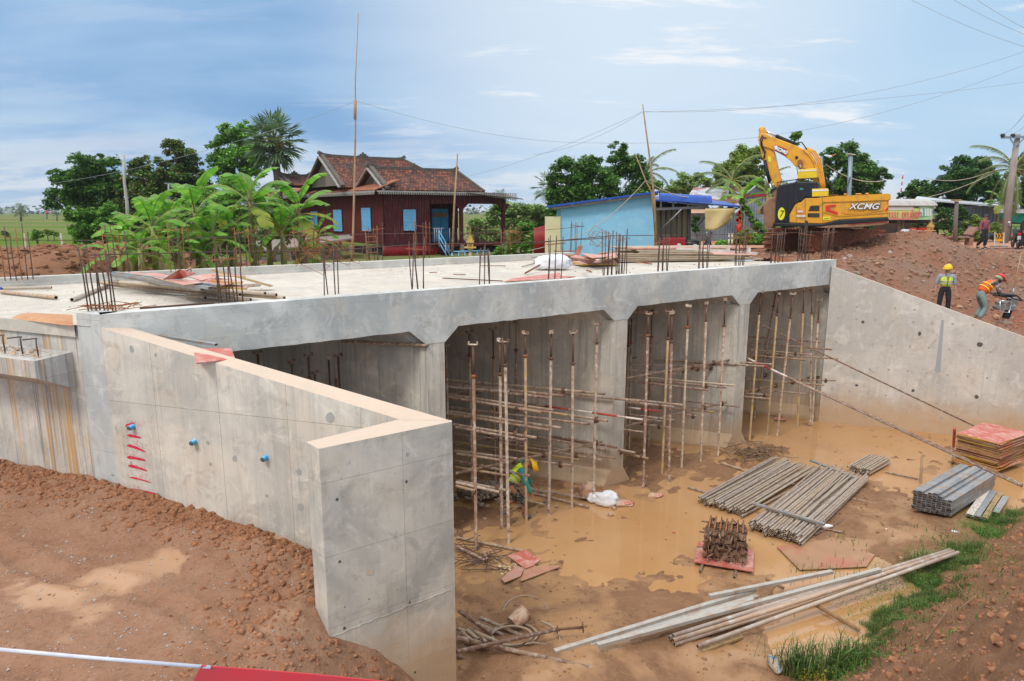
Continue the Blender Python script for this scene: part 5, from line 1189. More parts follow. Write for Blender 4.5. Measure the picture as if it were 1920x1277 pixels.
def hx_at(px,py): # onto the right hand wall plane (through corner along U)
    q=PLN(px,py,(HC.x,HC.y),(HX.x,HX.y)); return (q-Vector((HC.x,HC.y,0))).dot(HX),q.z
def hy_at(px,py):
    q=PLN(px,py,(HC.x,HC.y),(HY.x,HY.y)); return (q-Vector((HC.x,HC.y,0))).dot(HY),q.z
house=empty('wooden_house',(HC.x,HC.y,4.6),'maroon wooden stilt house with rusty tiled roofs and blue shutters','house')
def hp(name,mb,m,uv=False): return reparent(mb.build(name,m,uv=uv),house)
z0=HC.z; zE=hx_at(722,358)[1]
XW=hx_at(808,459)[0]; XP=hx_at(885,400)[0]; XE=hx_at(945,400)[0]; YW=hy_at(505,400)[0]
def wallx(mb,x0,x1,za,zb,y=0,gap=.16,mi=0,mg=1,th=.08):
    mb.hexa([H(x0,y,za),H(x1,y,za),H(x1,y+th,za),H(x0,y+th,za),H(x0,y,zb),H(x1,y,zb),H(x1,y+th,zb),H(x0,y+th,zb)],mi)
    x=x0+gap
    while x<x1-.05: mb.hexa([H(x-.012,y-.006,za),H(x+.012,y-.006,za),H(x+.012,y+.01,za),H(x-.012,y+.01,za),H(x-.012,y-.006,zb),H(x+.012,y-.006,zb),H(x+.012,y+.01,zb),H(x-.012,y+.01,zb)],mg); x+=gap
def wally(mb,y0,y1,za,zb,x=0,gap=.16,mi=0,mg=1,th=.08):
    mb.hexa([H(x,y0,za),H(x+th,y0,za),H(x+th,y1,za),H(x,y1,za),H(x,y0,zb),H(x+th,y0,zb),H(x+th,y1,zb),H(x,y1,zb)],mi)
    y=y0+gap
    while y<y1-.05: mb.hexa([H(x-.006,y-.012,za),H(x+.01,y-.012,za),H(x+.01,y+.012,za),H(x-.006,y+.012,za),H(x-.006,y-.012,zb),H(x+.01,y-.012,zb),H(x+.01,y+.012,zb),H(x-.006,y+.012,zb)],mg); y+=gap
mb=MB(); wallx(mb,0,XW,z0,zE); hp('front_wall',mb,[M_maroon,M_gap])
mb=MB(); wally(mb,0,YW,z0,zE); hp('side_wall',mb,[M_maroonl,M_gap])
# porch: recessed wall, posts with arched brackets, header
PD=2.6
mb=MB(); wallx(mb,XW,XP+.4,z0,zE,y=PD); wally(mb,0,PD,z0,zE,x=XW-.08); hp('porch_wall',mb,[M_maroon,M_gap])
zo=hx_at(840,382)[1]
mb=MB(); wallx(mb,XW,XE+.15,zo,zE,y=0); 
hp('porch_header',mb,[M_maroon,M_gap])
xm=hx_at(866,400)[0]
for x in (xm,XE):
    mb=MB(); mb.hexa([H(x-.1,0,z0-.1),H(x+.1,0,z0-.1),H(x+.1,.2,z0-.1),H(x-.1,.2,z0-.1),H(x-.1,0,zo),H(x+.1,0,zo),H(x+.1,.2,zo),H(x-.1,.2,zo)])
    for s in (-1,1):
        mb.prism([(x+s*.1,zo),(x+s*.5,zo),(x+s*.38,zo-.12),(x+s*.18,zo-.28),(x+s*.1,zo-.5)],lambda a,b_,d: H(a,.03 if d==0 else .12,b_),1)
    hp('porch_post',mb,M_maroon)
mb=MB(); mb.hexa([H(XP-.1,PD-.2,z0),H(XP+.4,PD-.2,z0),H(XP+.4,6,z0),H(XP-.1,6,z0),H(XP-.1,PD-.2,zE),H(XP+.4,PD-.2,zE),H(XP+.4,6,zE),H(XP-.1,6,zE)]); hp('inner_wall',mb,M_maroon)
mb=MB(); mb.hexa([H(XW,.0,z0-.22),H(XE+.1,.0,z0-.22),H(XE+.1,5,z0-.22),H(XW,5,z0-.22),H(XW,.0,z0-.02),H(XE+.1,.0,z0-.02),H(XE+.1,5,z0-.02),H(XW,5,z0-.02)]); hp('porch_floor',mb,M_maroonl)
# door
xd0,xd1=hx_at(828,420)[0],hx_at(862,420)[0]; sc=(PD+41)/41
xd0*=1.0
for k,(a,b_) in enumerate(((xd0+.75,xd0+1.35),(xd0+1.38,xd0+1.98))):
    mb=MB(); mb.hexa([H(a,PD-.05,z0),H(b_,PD-.05,z0),H(b_,PD-.01,z0),H(a,PD-.01,z0),H(a,PD-.05,z0+2.15),H(b_,PD-.05,z0+2.15),H(b_,PD-.01,z0+2.15),H(a,PD-.01,z0+2.15)])
    for u in (.15,.85,1.45): mb.hexa([H(a+.08,PD-.07,z0+u),H(b_-.08,PD-.07,z0+u),H(b_-.08,PD-.05,z0+u),H(a+.08,PD-.05,z0+u),H(a+.08,PD-.07,z0+u+.5),H(b_-.08,PD-.07,z0+u+.5),H(b_-.08,PD-.05,z0+u+.5),H(a+.08,PD-.05,z0+u+.5)])
    hp('door',mb,M_door)
mb=MB()
for k in range(9):
    a=xd0+.8+k*.12; mb.hexa([H(a,PD-.12,z0+1.62),H(a+.09,PD-.12,z0+1.62),H(a+.09,PD-.09,z0+1.62),H(a,PD-.09,z0+1.62),H(a,PD-.12,z0+1.85+.04*(k%2)),H(a+.09,PD-.12,z0+1.85+.04*(k%2)),H(a+.09,PD-.09,z0+1.85+.04*(k%2)),H(a,PD-.09,z0+1.85+.04*(k%2))])
hp('door_garland',mb,mat('gold_garland',(.45,.22,.02),.5,col2=(.3,.1,.02),scale=20))
def shutter(P4,fnn):
    # P4: (a0,a1,za,zb); fnn(a,o,z): point with outward offset o
    a0,a1,za,zb=P4; par=MB()
    def bx(m,a,b_,o0,o1,c,d,mi=0): m.hexa([fnn(a,o0,c),fnn(b_,o0,c),fnn(b_,o1,c),fnn(a,o1,c),fnn(a,o0,d),fnn(b_,o0,d),fnn(b_,o1,d),fnn(a,o1,d)],mi)
    bx(par,a0,a1,.05,.0,za,zb); w=hp('window',par,M_dark)
    m_=(a0+a1)/2
    for a,b_ in ((a0,m_-.01),(m_+.01,a1)):
        q=MB(); bx(q,a,b_,.075,.05,za,zb,1)
        for (x,y) in ((a,a+.05),(b_-.05,b_)): bx(q,x,y,.10,.05,za,zb)
        z=za+.06; k=0
        while z<zb-.06:
            bx(q,a+.05,b_-.05,.092,.07,z,z+.045); z+=.085
        for zz in (za,(za+zb)/2,zb-.06): bx(q,a,b_,.10,.05,zz,zz+.06)
        c=reparent(q.build('shutter',[M_shut,mat('shutter_shade',(.13,.36,.60),.7) if 'shutter_shade' not in bpy.data.materials else bpy.data.materials['shutter_shade']]),w)
        c.matrix_parent_inverse=(Matrix.Translation(house.location)).inverted() if False else Matrix.Identity(4)
a0,zb=hx_at(755,393); a1,za=hx_at(779,432)
shutter((a0,a1,za,zb),lambda a,o,z: H(a,-o,z))
for l,r_ in ((680,698),(627,644),(585,598)):
    a1_,zb=hy_at(l,395 if l>600 else 409); a0_,za=hy_at(r_,434); shutter((a0_,a1_,za,za+1.42),lambda a,o,z: H(-o,a,z))
# lower part
zg=4.5
mb=MB(); xr=hx_at(822,480)[0]
for k in range(int(xr/.1)+1):
    x=k*.1; mb.tube(H(x,.12,zg),H(x,.12,z0-.02),.055,n=6)
hp('corrugated_skirt',mb,M_redcor)
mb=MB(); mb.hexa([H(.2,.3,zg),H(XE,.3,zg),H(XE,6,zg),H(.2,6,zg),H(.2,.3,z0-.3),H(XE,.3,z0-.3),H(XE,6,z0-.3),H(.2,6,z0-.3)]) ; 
hp('underfloor_shade',mb,M_dark)  # dark solid box standing in for the shade between the open stilts
for x,y in ((XW+1.2,.1),(XE,.1),(xm,.1),(XE,4),(0,2.2),(0,5),(0,8),(0,11)):
    mb=MB(); mb.hexa([H(x-.13,y-.13,zg),H(x+.13,y-.13,zg),H(x+.13,y+.13,zg),H(x-.13,y+.13,zg),H(x-.13,y-.13,z0-.1),H(x+.13,y-.13,z0-.1),H(x+.13,y+.13,z0-.1),H(x-.13,y+.13,z0-.1)]); hp('stilt',mb,M_wood)
# roofs: three parallel ridges along U; each with gable at the left
def roofpx(a,b_,ylev):   # ridge ends picture -> on plane y=ylev
    o=Vector((HC.x,HC.y,0))+HY*ylev
    r=[]
    for q in (a,b_):
        p=PLN(q[0],q[1],(o.x,o.y),(HX.x,HX.y)); r.append(((p-o).dot(HX),p.z))
    return r
OV=.55
def roof(ridge,yc,hw,ze,x_e0,x_e1,nm,hip=.0,gable=True,barge=True):
    (x0,zr),(x1,zr1)=ridge; zr=(zr+zr1)/2
    # sloping sides (slightly concave): front and back
    def side(sg,name):
        mb=MB(); n=6; rows=[]
        for i in range(n+1):
            f=i/n; z=zr+(ze-zr)*(f**.92); y=yc+sg*hw*f; xa=x0+(x_e0-x0)*f*.0; xb=x1+(x_e1-x1)*(f**1.0)
            rows.append([H(xa+(xb-xa)*j/8,y,z) for j in range(9)])
        if sg>0: rows=rows[::-1]
        mb.grid(rows,sm=False); o=mb.build(name,[M_tile],uv=True)
        mod=o.modifiers.new('s','SOLIDIFY'); mod.thickness=.07; return reparent(o,house)
    side(-1,'roof'); side(1,'roof')
    # right end slope
    mb=MB(); mb.add([H(x1,yc,zr),H(x_e1,yc-hw,ze),H(x_e1,yc+hw,ze)],[(0,1,2)]); hp('roof_end',mb,M_tile,True)
    # ridge with upturned ends
    mb=MB(); pts=[H(x0-.1,yc,zr+.30),H(x0+.25,yc,zr+.16),H(x0+.8,yc,zr+.10),H((x0+x1)/2,yc,zr+.07),H(x1-.7,yc,zr+.09),H(x1-.15,yc,zr+.14),H(x1+.1,yc,zr+.30)]
    for a,b_ in zip(pts[:-1],pts[1:]): mb.beam(a,b_,.18,.20)
    mb.beam(H(x1,yc,zr+.08),H(x_e1,yc-hw,ze+.06),.18,.16)
    xm_=(x0+x1)/2
    for dx,h_ in ((-.3,.12),(-.15,.22),(0,.32),(.15,.22),(.3,.12)): mb.box(H(xm_+dx,yc,zr+.12+h_/2),(.14,.14,h_))
    hp('ridge',mb,M_ridge)
    if gable:
        mb=MB(); g=.86
        mb.add([H(x0+.35,yc-hw*g,ze+.18),H(x0+.35,yc+hw*g,ze+.18),H(x0+.35,yc,zr-.12)],[(0,1,2)]); 
        n=12
        for sg in (-1,1):
            for i in range(n):
                y0_=i/n; 
                a=H(x0+.335,yc+sg*hw*g*y0_,ze+.2); b_=H(x0+.335,yc+sg*.01,ze+.2+(zr-ze-.4)*(y0_)) 
                mb.beam(a,b_,.03,.01,1)
        hp('gable_boards',mb,[M_wood,M_ridge])
        for sg in (-1,1):
            mb=MB(); mb.beam(H(x0-.02,yc,zr+.02),H(x0-.02,yc+sg*hw,ze+.02),.06,.22,up=tuple(HX)); hp('barge_board',mb,M_woodl)
            mb=MB(); mb.beam(H(x0+.16,yc,zr+.14),H(x0+.16,yc+sg*hw*1.02,ze+.12),.26,.16); hp('verge',mb,M_ridge)
y1c=hy_at(690,330)[0]; 
# distances back from the corner for the three gables
yc1=1.75; R1=roofpx((690,314),(856,325),yc1)
zE1=zE+.05
e1=hx_at(898,357)[0]
roof(R1,yc1,1.75+.45,zE+.02,0,e1+.1,'a')
yc2=6.9; R2=roofpx((599,293),(757,303),yc2)
roof(R2,yc2,3.3,zE+.25,0,R2[1][0]+2.9,'b')
yc3=12.6; R3_=roofpx((524,330),(580,334),yc3); roof(R3_,yc3,1.9,zE+.55,0,R3_[1][0]+1,'c')
# skirt roof along the left side wall
mb=MB(); rows=[]
for i in range(4):
    f=i/3; rows.append([H(.9-1.6*f,-.45+(YW+1.2)*j/14,zE+.62-.62*f+.02*math.sin(j)) for j in range(15)])
mb.grid(rows[::-1],sm=False); o=mb.build('skirt_roof',[M_tileo]); mod=o.modifiers.new('s','SOLIDIFY'); mod.thickness=.06; reparent(o,house)
# porch roof: lower, corrugated
mb=MB(); a,zz=hx_at(897,357); b_,zz2=hx_at(962,371)
mb.grid([[H(a-1.2+(b_-a+1.6)*i/6,-.6,zE-.02-(.35)*(i/6)**1) for i in range(7)],[H(a-1.2+(b_-a+1.6)*i/6,2.0,zE+.35-(.35)*(i/6)) for i in range(7)],[H(a-1.2+(b_-a+1.6)*i/6,5,zE+.30-(.35)*(i/6)) for i in range(7)]],sm=False); o=mb.build('porch_roof',[M_ridge]); mod=o.modifiers.new('s','SOLIDIFY'); mod.thickness=.05; reparent(o,house)
# fretwork fringe under the eaves
mb=MB()
k=0
x=-.5
while x<e1+2.6:
    mb.hexa([H(x,-.52,zE-.20-(.0 if x<e1 else (x-e1)*.12)),H(x+.075,-.52,zE-.20-(.0 if x<e1 else (x-e1)*.12)),H(x+.075,-.5,zE-.20-(.0 if x<e1 else (x-e1)*.12)),H(x,-.5,zE-.20-(.0 if x<e1 else (x-e1)*.12)),H(x,-.52,zE-.0),H(x+.075,-.52,zE-.0),H(x+.075,-.5,zE-.0),H(x,-.5,zE-.0)]); x+=.15
y=-.4
while y<YW+.6:
    mb.hexa([H(-.74,y,zE-.22),H(-.72,y,zE-.22),H(-.72,y+.075,zE-.22),H(-.74,y+.075,zE-.22),H(-.74,y,zE-.02),H(-.72,y,zE-.02),H(-.72,y+.075,zE-.02),H(-.74,y+.075,zE-.02)]); y+=.15
mb.beam(H(-.73,-.5,zE-.05),H(-.73,YW+.6,zE-.05),.03,.10); mb.beam(H(-.6,-.51,zE-.04),H(e1,-.51,zE-.04),.03,.10)
hp('eave_fringe',mb,M_woodl)
# stair with blue rails, blue fence
mb=MB(); s0=hx_at(823,452); 
def HP2(px,py,y): 
    o=Vector((HC.x,HC.y,0))+HY*y; return PLN(px,py,(o.x,o.y),(HX.x,HX.y))
for dy in (-.3,-1.3):
    for k in (0,.35,.7): mb.tube(HP2(823,433,dy)-Vector((0,0,k)),HP2(847,470,dy)-Vector((0,0,k+.15)),.035,n=6)
    for f in (0,.5,1): a=HP2(823,433,dy).lerp(HP2(847,470,dy)-Vector((0,0,.1)),f); mb.tube(a,a-Vector((0,0,.95)),.035,n=6)
hp('stair_rail',mb,M_shut)
mb=MB(); mb.beam(HP2(822,458,-.8),HP2(846,494,-.8),1.0,.06); 
for k in range(6): a=HP2(822,458,-.8).lerp(HP2(846,494,-.8),k/5); mb.box(a,(1.0,.28,.04),rz=math.atan2(HX.y,HX.x)+PI/2)
hp('stair',mb,M_maroonl)
mb=MB()
for a,b_,dy in ((848,917,-1.6),):
    p,q=HP2(a,472,dy),HP2(b_,470,dy); 
    for k in (0,.75): mb.tube(p-Vector((0,0,k)),q-Vector((0,0,k)),.04,n=6)
    for i in range(7): r_=p.lerp(q,i/6); mb.tube(r_,r_-Vector((0,0,1.1)),.035,n=6)
fo=mb.build('metal_fence',M_shut); tag(fo,'low light blue metal fence at the foot of the house stair','fence')
mb=MB()
for i in range(9):
    r_=H(XW+.3+i*.16 if i<4 else xd0+.6+(i-4)*.3,.05,z0); mb.tube(r_,r_+Vector((0,0,.95)),.025,n=5)
mb.tube(H(XW+.2,.05,z0+.95),H(XW+1,.05,z0+.95),.03,n=5)
hp('porch_rail',mb,mat('pale_rail',(.42,.46,.52),.5))
mb=MB()
for i in range(16):
    a=H(xm+.5+i*.25,.1,z0); mb.tube(a,a+Vector((0,0,.95)),.02,n=5)
mb.tube(H(xm+.4,.1,z0+.95),H(XE+.3,.1,z0+.95),.03,n=5)
hp('porch_rail',mb,M_clampm)
# shed lean-to left of the house
q=empty('lean_to',PY(560,475,38),'low grey lean-to with a slab roof between the bananas and the house','shed')
mb=MB(); a,b_,c,d=PY(500,470,37),PY(662,446,38.5),PY(655,440,42),PY(470,452,42)
mb.add([a,b_,c,d]+[v-Vector((0,0,.09)) for v in (a,b_,c,d)],[(3,2,1,0),(4,5,6,7),(0,1,5,4),(1,2,6,5),(2,3,7,6),(3,0,4,7)]); reparent(mb.build('roof',mat('grey_sheet_roof',(.16,.13,.12),.8,col2=(.24,.2,.17),scale=2)),q)
mb=MB(); a,b_=PY(545,470,38),PY(640,452,38.8); mb.add([Vector((a.x,a.y,4.3)),Vector((b_.x,b_.y,4.3)),Vector((b_.x,b_.y,b_.z)),Vector((a.x,a.y,a.z)),Vector((a.x,a.y+.1,4.3)),Vector((b_.x,b_.y+.1,4.3)),Vector((b_.x,b_.y+.1,b_.z)),Vector((a.x,a.y+.1,a.z))],[(0,1,2,3),(7,6,5,4),(1,5,6,2),(4,0,3,7),(3,2,6,7)]); reparent(mb.build('wall',mat('dark_cement_wall',(.13,.12,.115),.9,col2=(.19,.17,.155),scale=1.5)),q)
mb=MB(); a,b_=PY(455,488,36.5),PY(545,474,37); mb.add([Vector((a.x,a.y,4.3)),Vector((b_.x,b_.y,4.3)),b_,a,Vector((a.x,a.y+.1,4.3)),Vector((b_.x,b_.y+.1,4.3)),b_+Vector((0,.1,0)),a+Vector((0,.1,0))],[(0,1,2,3),(7,6,5,4),(1,5,6,2),(4,0,3,7),(3,2,6,7)]); reparent(mb.build('wall',bpy.data.materials['dark_cement_wall']),q)
# ladder-like bar cage by the pole : rusty vertical bars
# ---- blue shed ----
YB=33.5
M_blue=mat('light_blue_wall',(.26,.55,.78),.75,col2=(.23,.50,.73),scale=1.2,col3=(.30,.58,.78),sc3=3)
M_yel=mat('cream_wall',(.66,.60,.38),.8,col2=(.60,.54,.34),scale=1.5)
M_broof=mat('blue_roof_sheet',(.01,.08,.42),.35,col2=(.012,.06,.30),scale=3)
shed=empty('blue_shed',PY(1050,470,YB),'light blue rendered shed with a sloping blue metal roof','shed')
def sp(name,mb,m): return reparent(mb.build(name,m),shed)
pts=[(1050,480),(1226,478),(1225,365),(1052,389)]
f=[PY(x,y,YB) for x,y in pts]; k=Vector((.0,3.2,0)); mb=MB(); mb.hexa([f[0],f[1],f[1]+k,f[0]+k,f[3],f[2],f[2]+k,f[3]+k]); sp('wall',mb,M_blue)
a,b_=PY(1030,389,YB-.35),PY(1238,361.5,YB-.35); k=Vector((0,4,0)); mb=MB(); dz=Vector((0,0,.10)); mb.hexa([a,b_,b_+k,a+k,a+dz,b_+dz,b_+k+dz,a+k+dz]); sp('roof',mb,M_broof)
mb=MB(); a2,b2=a+Vector((.1,.05,-.06)),b_+Vector((-.1,.05,-.06)); mb.beam(a2,b2,.06,.10); sp('eave_board',mb,M_ridge)
mb=MB(); 
for i in range(7):
    x=1234+i*14; a=PY(x,362+i*.7,YB-.2); rr=[a+Vector((0,-.6*math.sin(t)*.5-.1,-.62*(1-math.cos(t))*.9)) for t in (0,.4,.8,1.2)]
    b3=PY(x+14,362.7+i*.7,YB-.2); rr2=[b3+Vector((0,-.6*math.sin(t)*.5-.1,-.62*(1-math.cos(t))*.9)) for t in (0,.4,.8,1.2)]
    mb.grid([rr,rr2],sm=True); mb.beam(rr[1],rr[3],.03,.03)
sp('curved_canopy',mb,M_broof)
# open front
fr=[PY(x,y,YB+1.0) for x,y in ((1228,480),(1296,480),(1296,392),(1228,388))]; mb=MB(); mb.add(fr+[v+Vector((0,.08,0)) for v in fr],[(0,1,2,3),(7,6,5,4),(1,5,6,2),(2,6,7,3)])
sp('cream_sheet_wall',mb,mat('cream_sheet',(.44,.38,.20),.8,col2=(.38,.33,.18),scale=2))
M_steel=mat('dark_steel_post',(.10,.10,.11),.5,.4,col2=(.16,.15,.15),scale=6)
M_steell=mat('pale_steel',(.36,.36,.37),.5,.3)
for i,x in enumerate((1239,1249,1259,1269,1279,1291)):
    mb=MB(); a=PY(x,480,YB+.8); b_=PY(x,390,YB+.8); mb.tube(a,b_,.05 if i<5 else .09,n=6); sp('post',mb,M_steel)
mb=MB(); mb.beam(PY(1228,392.5,YB+.3),PY(1328,388,YB+.3),.1,.12); mb.beam(PY(1228,374,YB+.3),PY(1328,386,YB+.3),.08,.08)
for x in (1239,1262,1290): mb.beam(PY(x,376,YB+.3),PY(x,391,YB+.3),.08,.08,up=(0,1,0))
sp('truss',mb,M_steell)
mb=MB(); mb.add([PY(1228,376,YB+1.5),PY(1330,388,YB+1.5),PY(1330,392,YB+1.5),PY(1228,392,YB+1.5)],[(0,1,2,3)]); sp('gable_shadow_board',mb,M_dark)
mb=MB(); a,b_=PY(1226,374,YB-.6),PY(1388,386,YB-.4); k=Vector((0,2.4,.25)); mb.hexa([a-Vector((0,0,.07)),b_-Vector((0,0,.07)),b_+k-Vector((0,0,.07)),a+k-Vector((0,0,.07)),a,b_,b_+k,a+k]); sp('awning_roof',mb,M_broof)
mb=MB(); mb.beam(PY(1328,392.5,YB-.1),PY(1382,391,YB-.1),.07,.10); sp('awning_beam',mb,M_steel)
mb=MB(); mb.tube(PY(1240,430,YB+.2),PY(1278,392,YB-.4),.035,n=6); sp('brace',mb,M_steell); mb=MB(); mb.tube(PY(1307,425,YB+.4),PY(1336,392,YB-.2),.03,n=6); sp('brace',mb,M_steel)
# tarp
mb=MB(); rows=[]
for i in range(9):
    r_=[]
    for j in range(13):
        u,v=j/12,i/8; x=1322+57*u-(3*v*u if v>.5 else 0); yb=432-4*u*u*7+3*math.sin(u*3.1); y=391+(yb-391)*v
        if u>.9: y-=(u-.9)*60*v
        r_.append(PY(x,y,YB-.5+.12*math.sin(u*7+v*2)*v))
    rows.append(r_)
mb.grid(rows); o=mb.build('tarpaulin',mat('mustard_tarp',(.52,.40,.16),.6,col2=(.58,.47,.24),scale=2.5,bump=.4,bscale=6)); o.modifiers.new('s','SOLIDIFY').thickness=.012; tag(o,'mustard yellow tarpaulin hanging from the blue awning','tarpaulin')
mb=MB()
for i in range(26):
    c=PY(1385+rnd.uniform(-3.5,3.5),392+rnd.uniform(0,36),YB-.45); mb.box(c,(.09,.05,.12),rot=Matrix.Rotation(rnd.uniform(0,3),3,'Y'),mi=1 if i%4==0 else 0)
mb.ell(PY(1385,428,YB-.45),(.12,.12,.22),8,6); tag(mb.build('hanging_decoration',[mat('red_garland',(.60,.015,.015),.5),mat('gold_bit',(.7,.4,.03),.4)]),'red and gold paper decoration hanging at the end of the awning','decoration')
# cream wall and red fence left of it
mb=MB(); f=[PY(x,y,YB-.1) for x,y in ((1022,478),(1051,478),(1051,406),(1022,406))]; k=Vector((0,.15,0)); mb.hexa([f[0],f[1],f[1]+k,f[0]+k,f[3],f[2],f[2]+k,f[3]+k]); tag(mb.build('cream_wall',M_yel),'plain cream wall joining the blue shed on its left','wall')
mb=MB()
for i in range(14): 
    a=PY(1002+i*1.5,479,YB+1-.0*i); b_=PY(1002+i*1.5,428-i*.4,YB+1); mb.tube(a,b_,.035,n=6)
tag(mb.build('red_metal_fence',M_redcor),'dark red corrugated fence panel left of the cream wall','fence')
# corrugated house behind
def corr(mb,a,b_,z0,z1a,z1b,step=.16,r=.05,mi=0,y=0):
    a=Vector(a);b_=Vector(b_); n=max(2,int((b_-a).length/step))
    for i in range(n+1):
        f=i/n; p=a.lerp(b_,f); zt_=z1a+(z1b-z1a)*f; mb.hexa([p+Vector((-step*.28,0,z0-p.z)),p+Vector((step*.28,0,z0-p.z)),p+Vector((step*.28,.04,z0-p.z)),p+Vector((-step*.28,.04,z0-p.z)),p+Vector((-step*.28,0,zt_-p.z)),p+Vector((step*.28,0,zt_-p.z)),p+Vector((step*.28,.04,zt_-p.z)),p+Vector((-step*.28,.04,zt_-p.z))],mi)
    a2,b2=a+Vector((0,.05,0)),b_+Vector((0,.05,0)); mb.add([(a2.x,a2.y,z0),(b2.x,b2.y,z0),(b2.x,b2.y,z1b),(a2.x,a2.y,z1a),(a2.x,a2.y+.05,z0),(b2.x,b2.y+.05,z0),(b2.x,b2.y+.05,z1b),(a2.x,a2.y+.05,z1a)],[(0,1,2,3),(7,6,5,4),(3,2,6,7),(1,5,6,2),(4,0,3,7)],mi)
M_zinc=mat('grey_zinc',(.30,.36,.42),.45,.35,col2=(.24,.30,.36),scale=1.5,col3=(.38,.42,.46))
M_zincb=mat('blue_zinc',(.27,.38,.52),.5,.2,col2=(.21,.31,.44),scale=1.5)
M_rzinc=mat('rust_and_zinc_roof',(.46,.50,.55),.5,.2,col2=(.30,.10,.075),scale=.55,lo=.49,hi=.51)
hb_=empty('zinc_house',PY(1400,470,46),'grey zinc house with a red and silver patched roof','house')
def zp(name,mb,m): return reparent(mb.build(name,m),hb_)
mb=MB(); corr(mb,PY(1392,470,44),PY(1445,470,44),4.6,PY(1392,368,44).z,PY(1445,368,44).z); zp('wall',mb,M_zinc)
mb=MB(); corr(mb,PY(1290,470,44.5),PY(1392,470,44.5),4.6,PY(1392,400,44).z,PY(1392,400,44).z); zp('wall',mb,M_zinc)
mb=MB(); mb.beam(PY(1392,367,43.9),PY(1446,365.5,43.9),.1,.14); zp('fascia',mb,M_redcor)
a,b_,c,d=PY(1283,380,44),PY(1396,380,44),PY(1405,350,48),PY(1300,352,48); mb=MB(); mb.add([a,b_,c,d]+[v-Vector((0,0,.06)) for v in (a,b_,c,d)],[(3,2,1,0),(4,5,6,7),(0,1,5,4),(1,2,6,5),(2,3,7,6),(3,0,4,7)]); zp('roof',mb,M_rzinc)
a,b_,c=PY(1394,367,44.1),PY(1441,367,44.1),PY(1418,349,44.1); mb=MB(); mb.add([a,b_,c],[(0,1,2)]); zp('gable',mb,M_zinc)
mb=MB(); mb.add([PY(1390,369,43.8),PY(1418,347,43.8),PY(1412,347,48),PY(1384,369,48)],[(0,1,2,3)]); mb.add([PY(1446,366,43.8),PY(1418,347,43.8),PY(1414,346,48),PY(1440,366,48)],[(0,1,2,3)],1); o=zp('roof',mb,[mat('silver_sheet',(.55,.58,.62),.4,.3),M_redcor]); o.modifiers.new('s','SOLIDIFY').thickness=.05
mb=MB(); mb.add([PY(1292,399,42.8),PY(1325,399,42.8),PY(1325,391,44.4),PY(1292,391,44.4)],[(0,1,2,3)]); o=zp('lean_roof',mb,mat('tan_sheet',(.48,.30,.2),.7,col2=(.4,.24,.15),scale=3)); o.modifiers.new('s','SOLIDIFY').thickness=.04
# shop at the right with two signs
YS=41.0
shop=empty('roadside_shop',PY(1700,470,YS),'roadside shop with a rounded pale metal roof and two sign boards','shop')
def shp(name,mb,m): return reparent(mb.build(name,m),shop)
mb=MB(); rows=[]
for i in range(9):
    t=i/8*1.5; rows.append([PY(1620+138*j/20,386+0*j,YS-.6)+Vector((-.1*(j==0),1.9*(1-math.cos(t)),.42*math.sin(t)*1.0)) for j in range(21)])
for r_ in rows:
    pass
mb.grid(rows,sm=True)
for j in range(34):
    pass
o=shp('roof',mb,mat('pale_zinc_roof',(.48,.44,.40),.5,.2,col2=(.55,.55,.55),scale=1.2,stretch=(5,1,1)))
o.modifiers.new('s','SOLIDIFY').thickness=.05
mb=MB()
for j in range(60):
    pts_=[PY(1620+138*j/60,386,YS-.62)+Vector((0,1.9*(1-math.cos(t)),.42*math.sin(t)+.01)) for t in (0,.3,.6,.9,1.2)]; mb.path(pts_,.018,4,sm=False)
shp('roof_ribs',mb,bpy.data.materials['pale_zinc_roof'])
def flat(px0,py0,px1,py1,Y,th=.05): 
    a,b_,c,d=PY(px0,py1,Y),PY(px1,py1,Y),PY(px1,py0,Y),PY(px0,py0,Y); k=Vector((0,th,0)); m=MB(); m.hexa([a,b_,b_+k,a+k,d,c,c+k,d+k]); return m
shp('header',flat(1640,386,1752,393,YS-.3),mat('cream_header',(.50,.42,.30),.8))
sg=shp('sign_board',flat(1660,390,1722.5,412,YS-.5),mat('yellow_sign',(.62,.62,.12),.5,col2=(.50,.58,.2),scale=1.2,col3=(.62,.52,.1)))
k=shp('sign_strip',flat(1662,387.5,1713,394,YS-.52,.02),mat('pale_grey_strip',(.58,.56,.53),.6))
shp('sign_strip',flat(1660,408.5,1713,412,YS-.54,.02),mat('pink_strip',(.60,.22,.18),.6))
sg2=shp('sign_board',flat(1723,387,1748,412,YS-.5),mat('green_sign',(.14,.48,.16),.5,col2=(.45,.62,.40),scale=2.2))
mb=flat(1725.5,392,1730.5,405,YS-.53,.02)
for i,x in enumerate((1734,1738.5,1743)): 
    q=flat(x,391,x+3.4,405,YS-.53,.02); mb.add(q.v,q.f,0)
shp('sign_panel',mb,mat('pale_panel',(.60,.66,.62),.6)); shp('sign_panel',flat(1731,391,1733.2,406,YS-.54,.02),mat('teal_panel',(.05,.42,.50),.5)); shp('sign_panel',flat(1714,396,1721.5,409,YS-.54,.02),mat('photo_panel',(.45,.42,.15),.6,col2=(.5,.2,.1),scale=5))
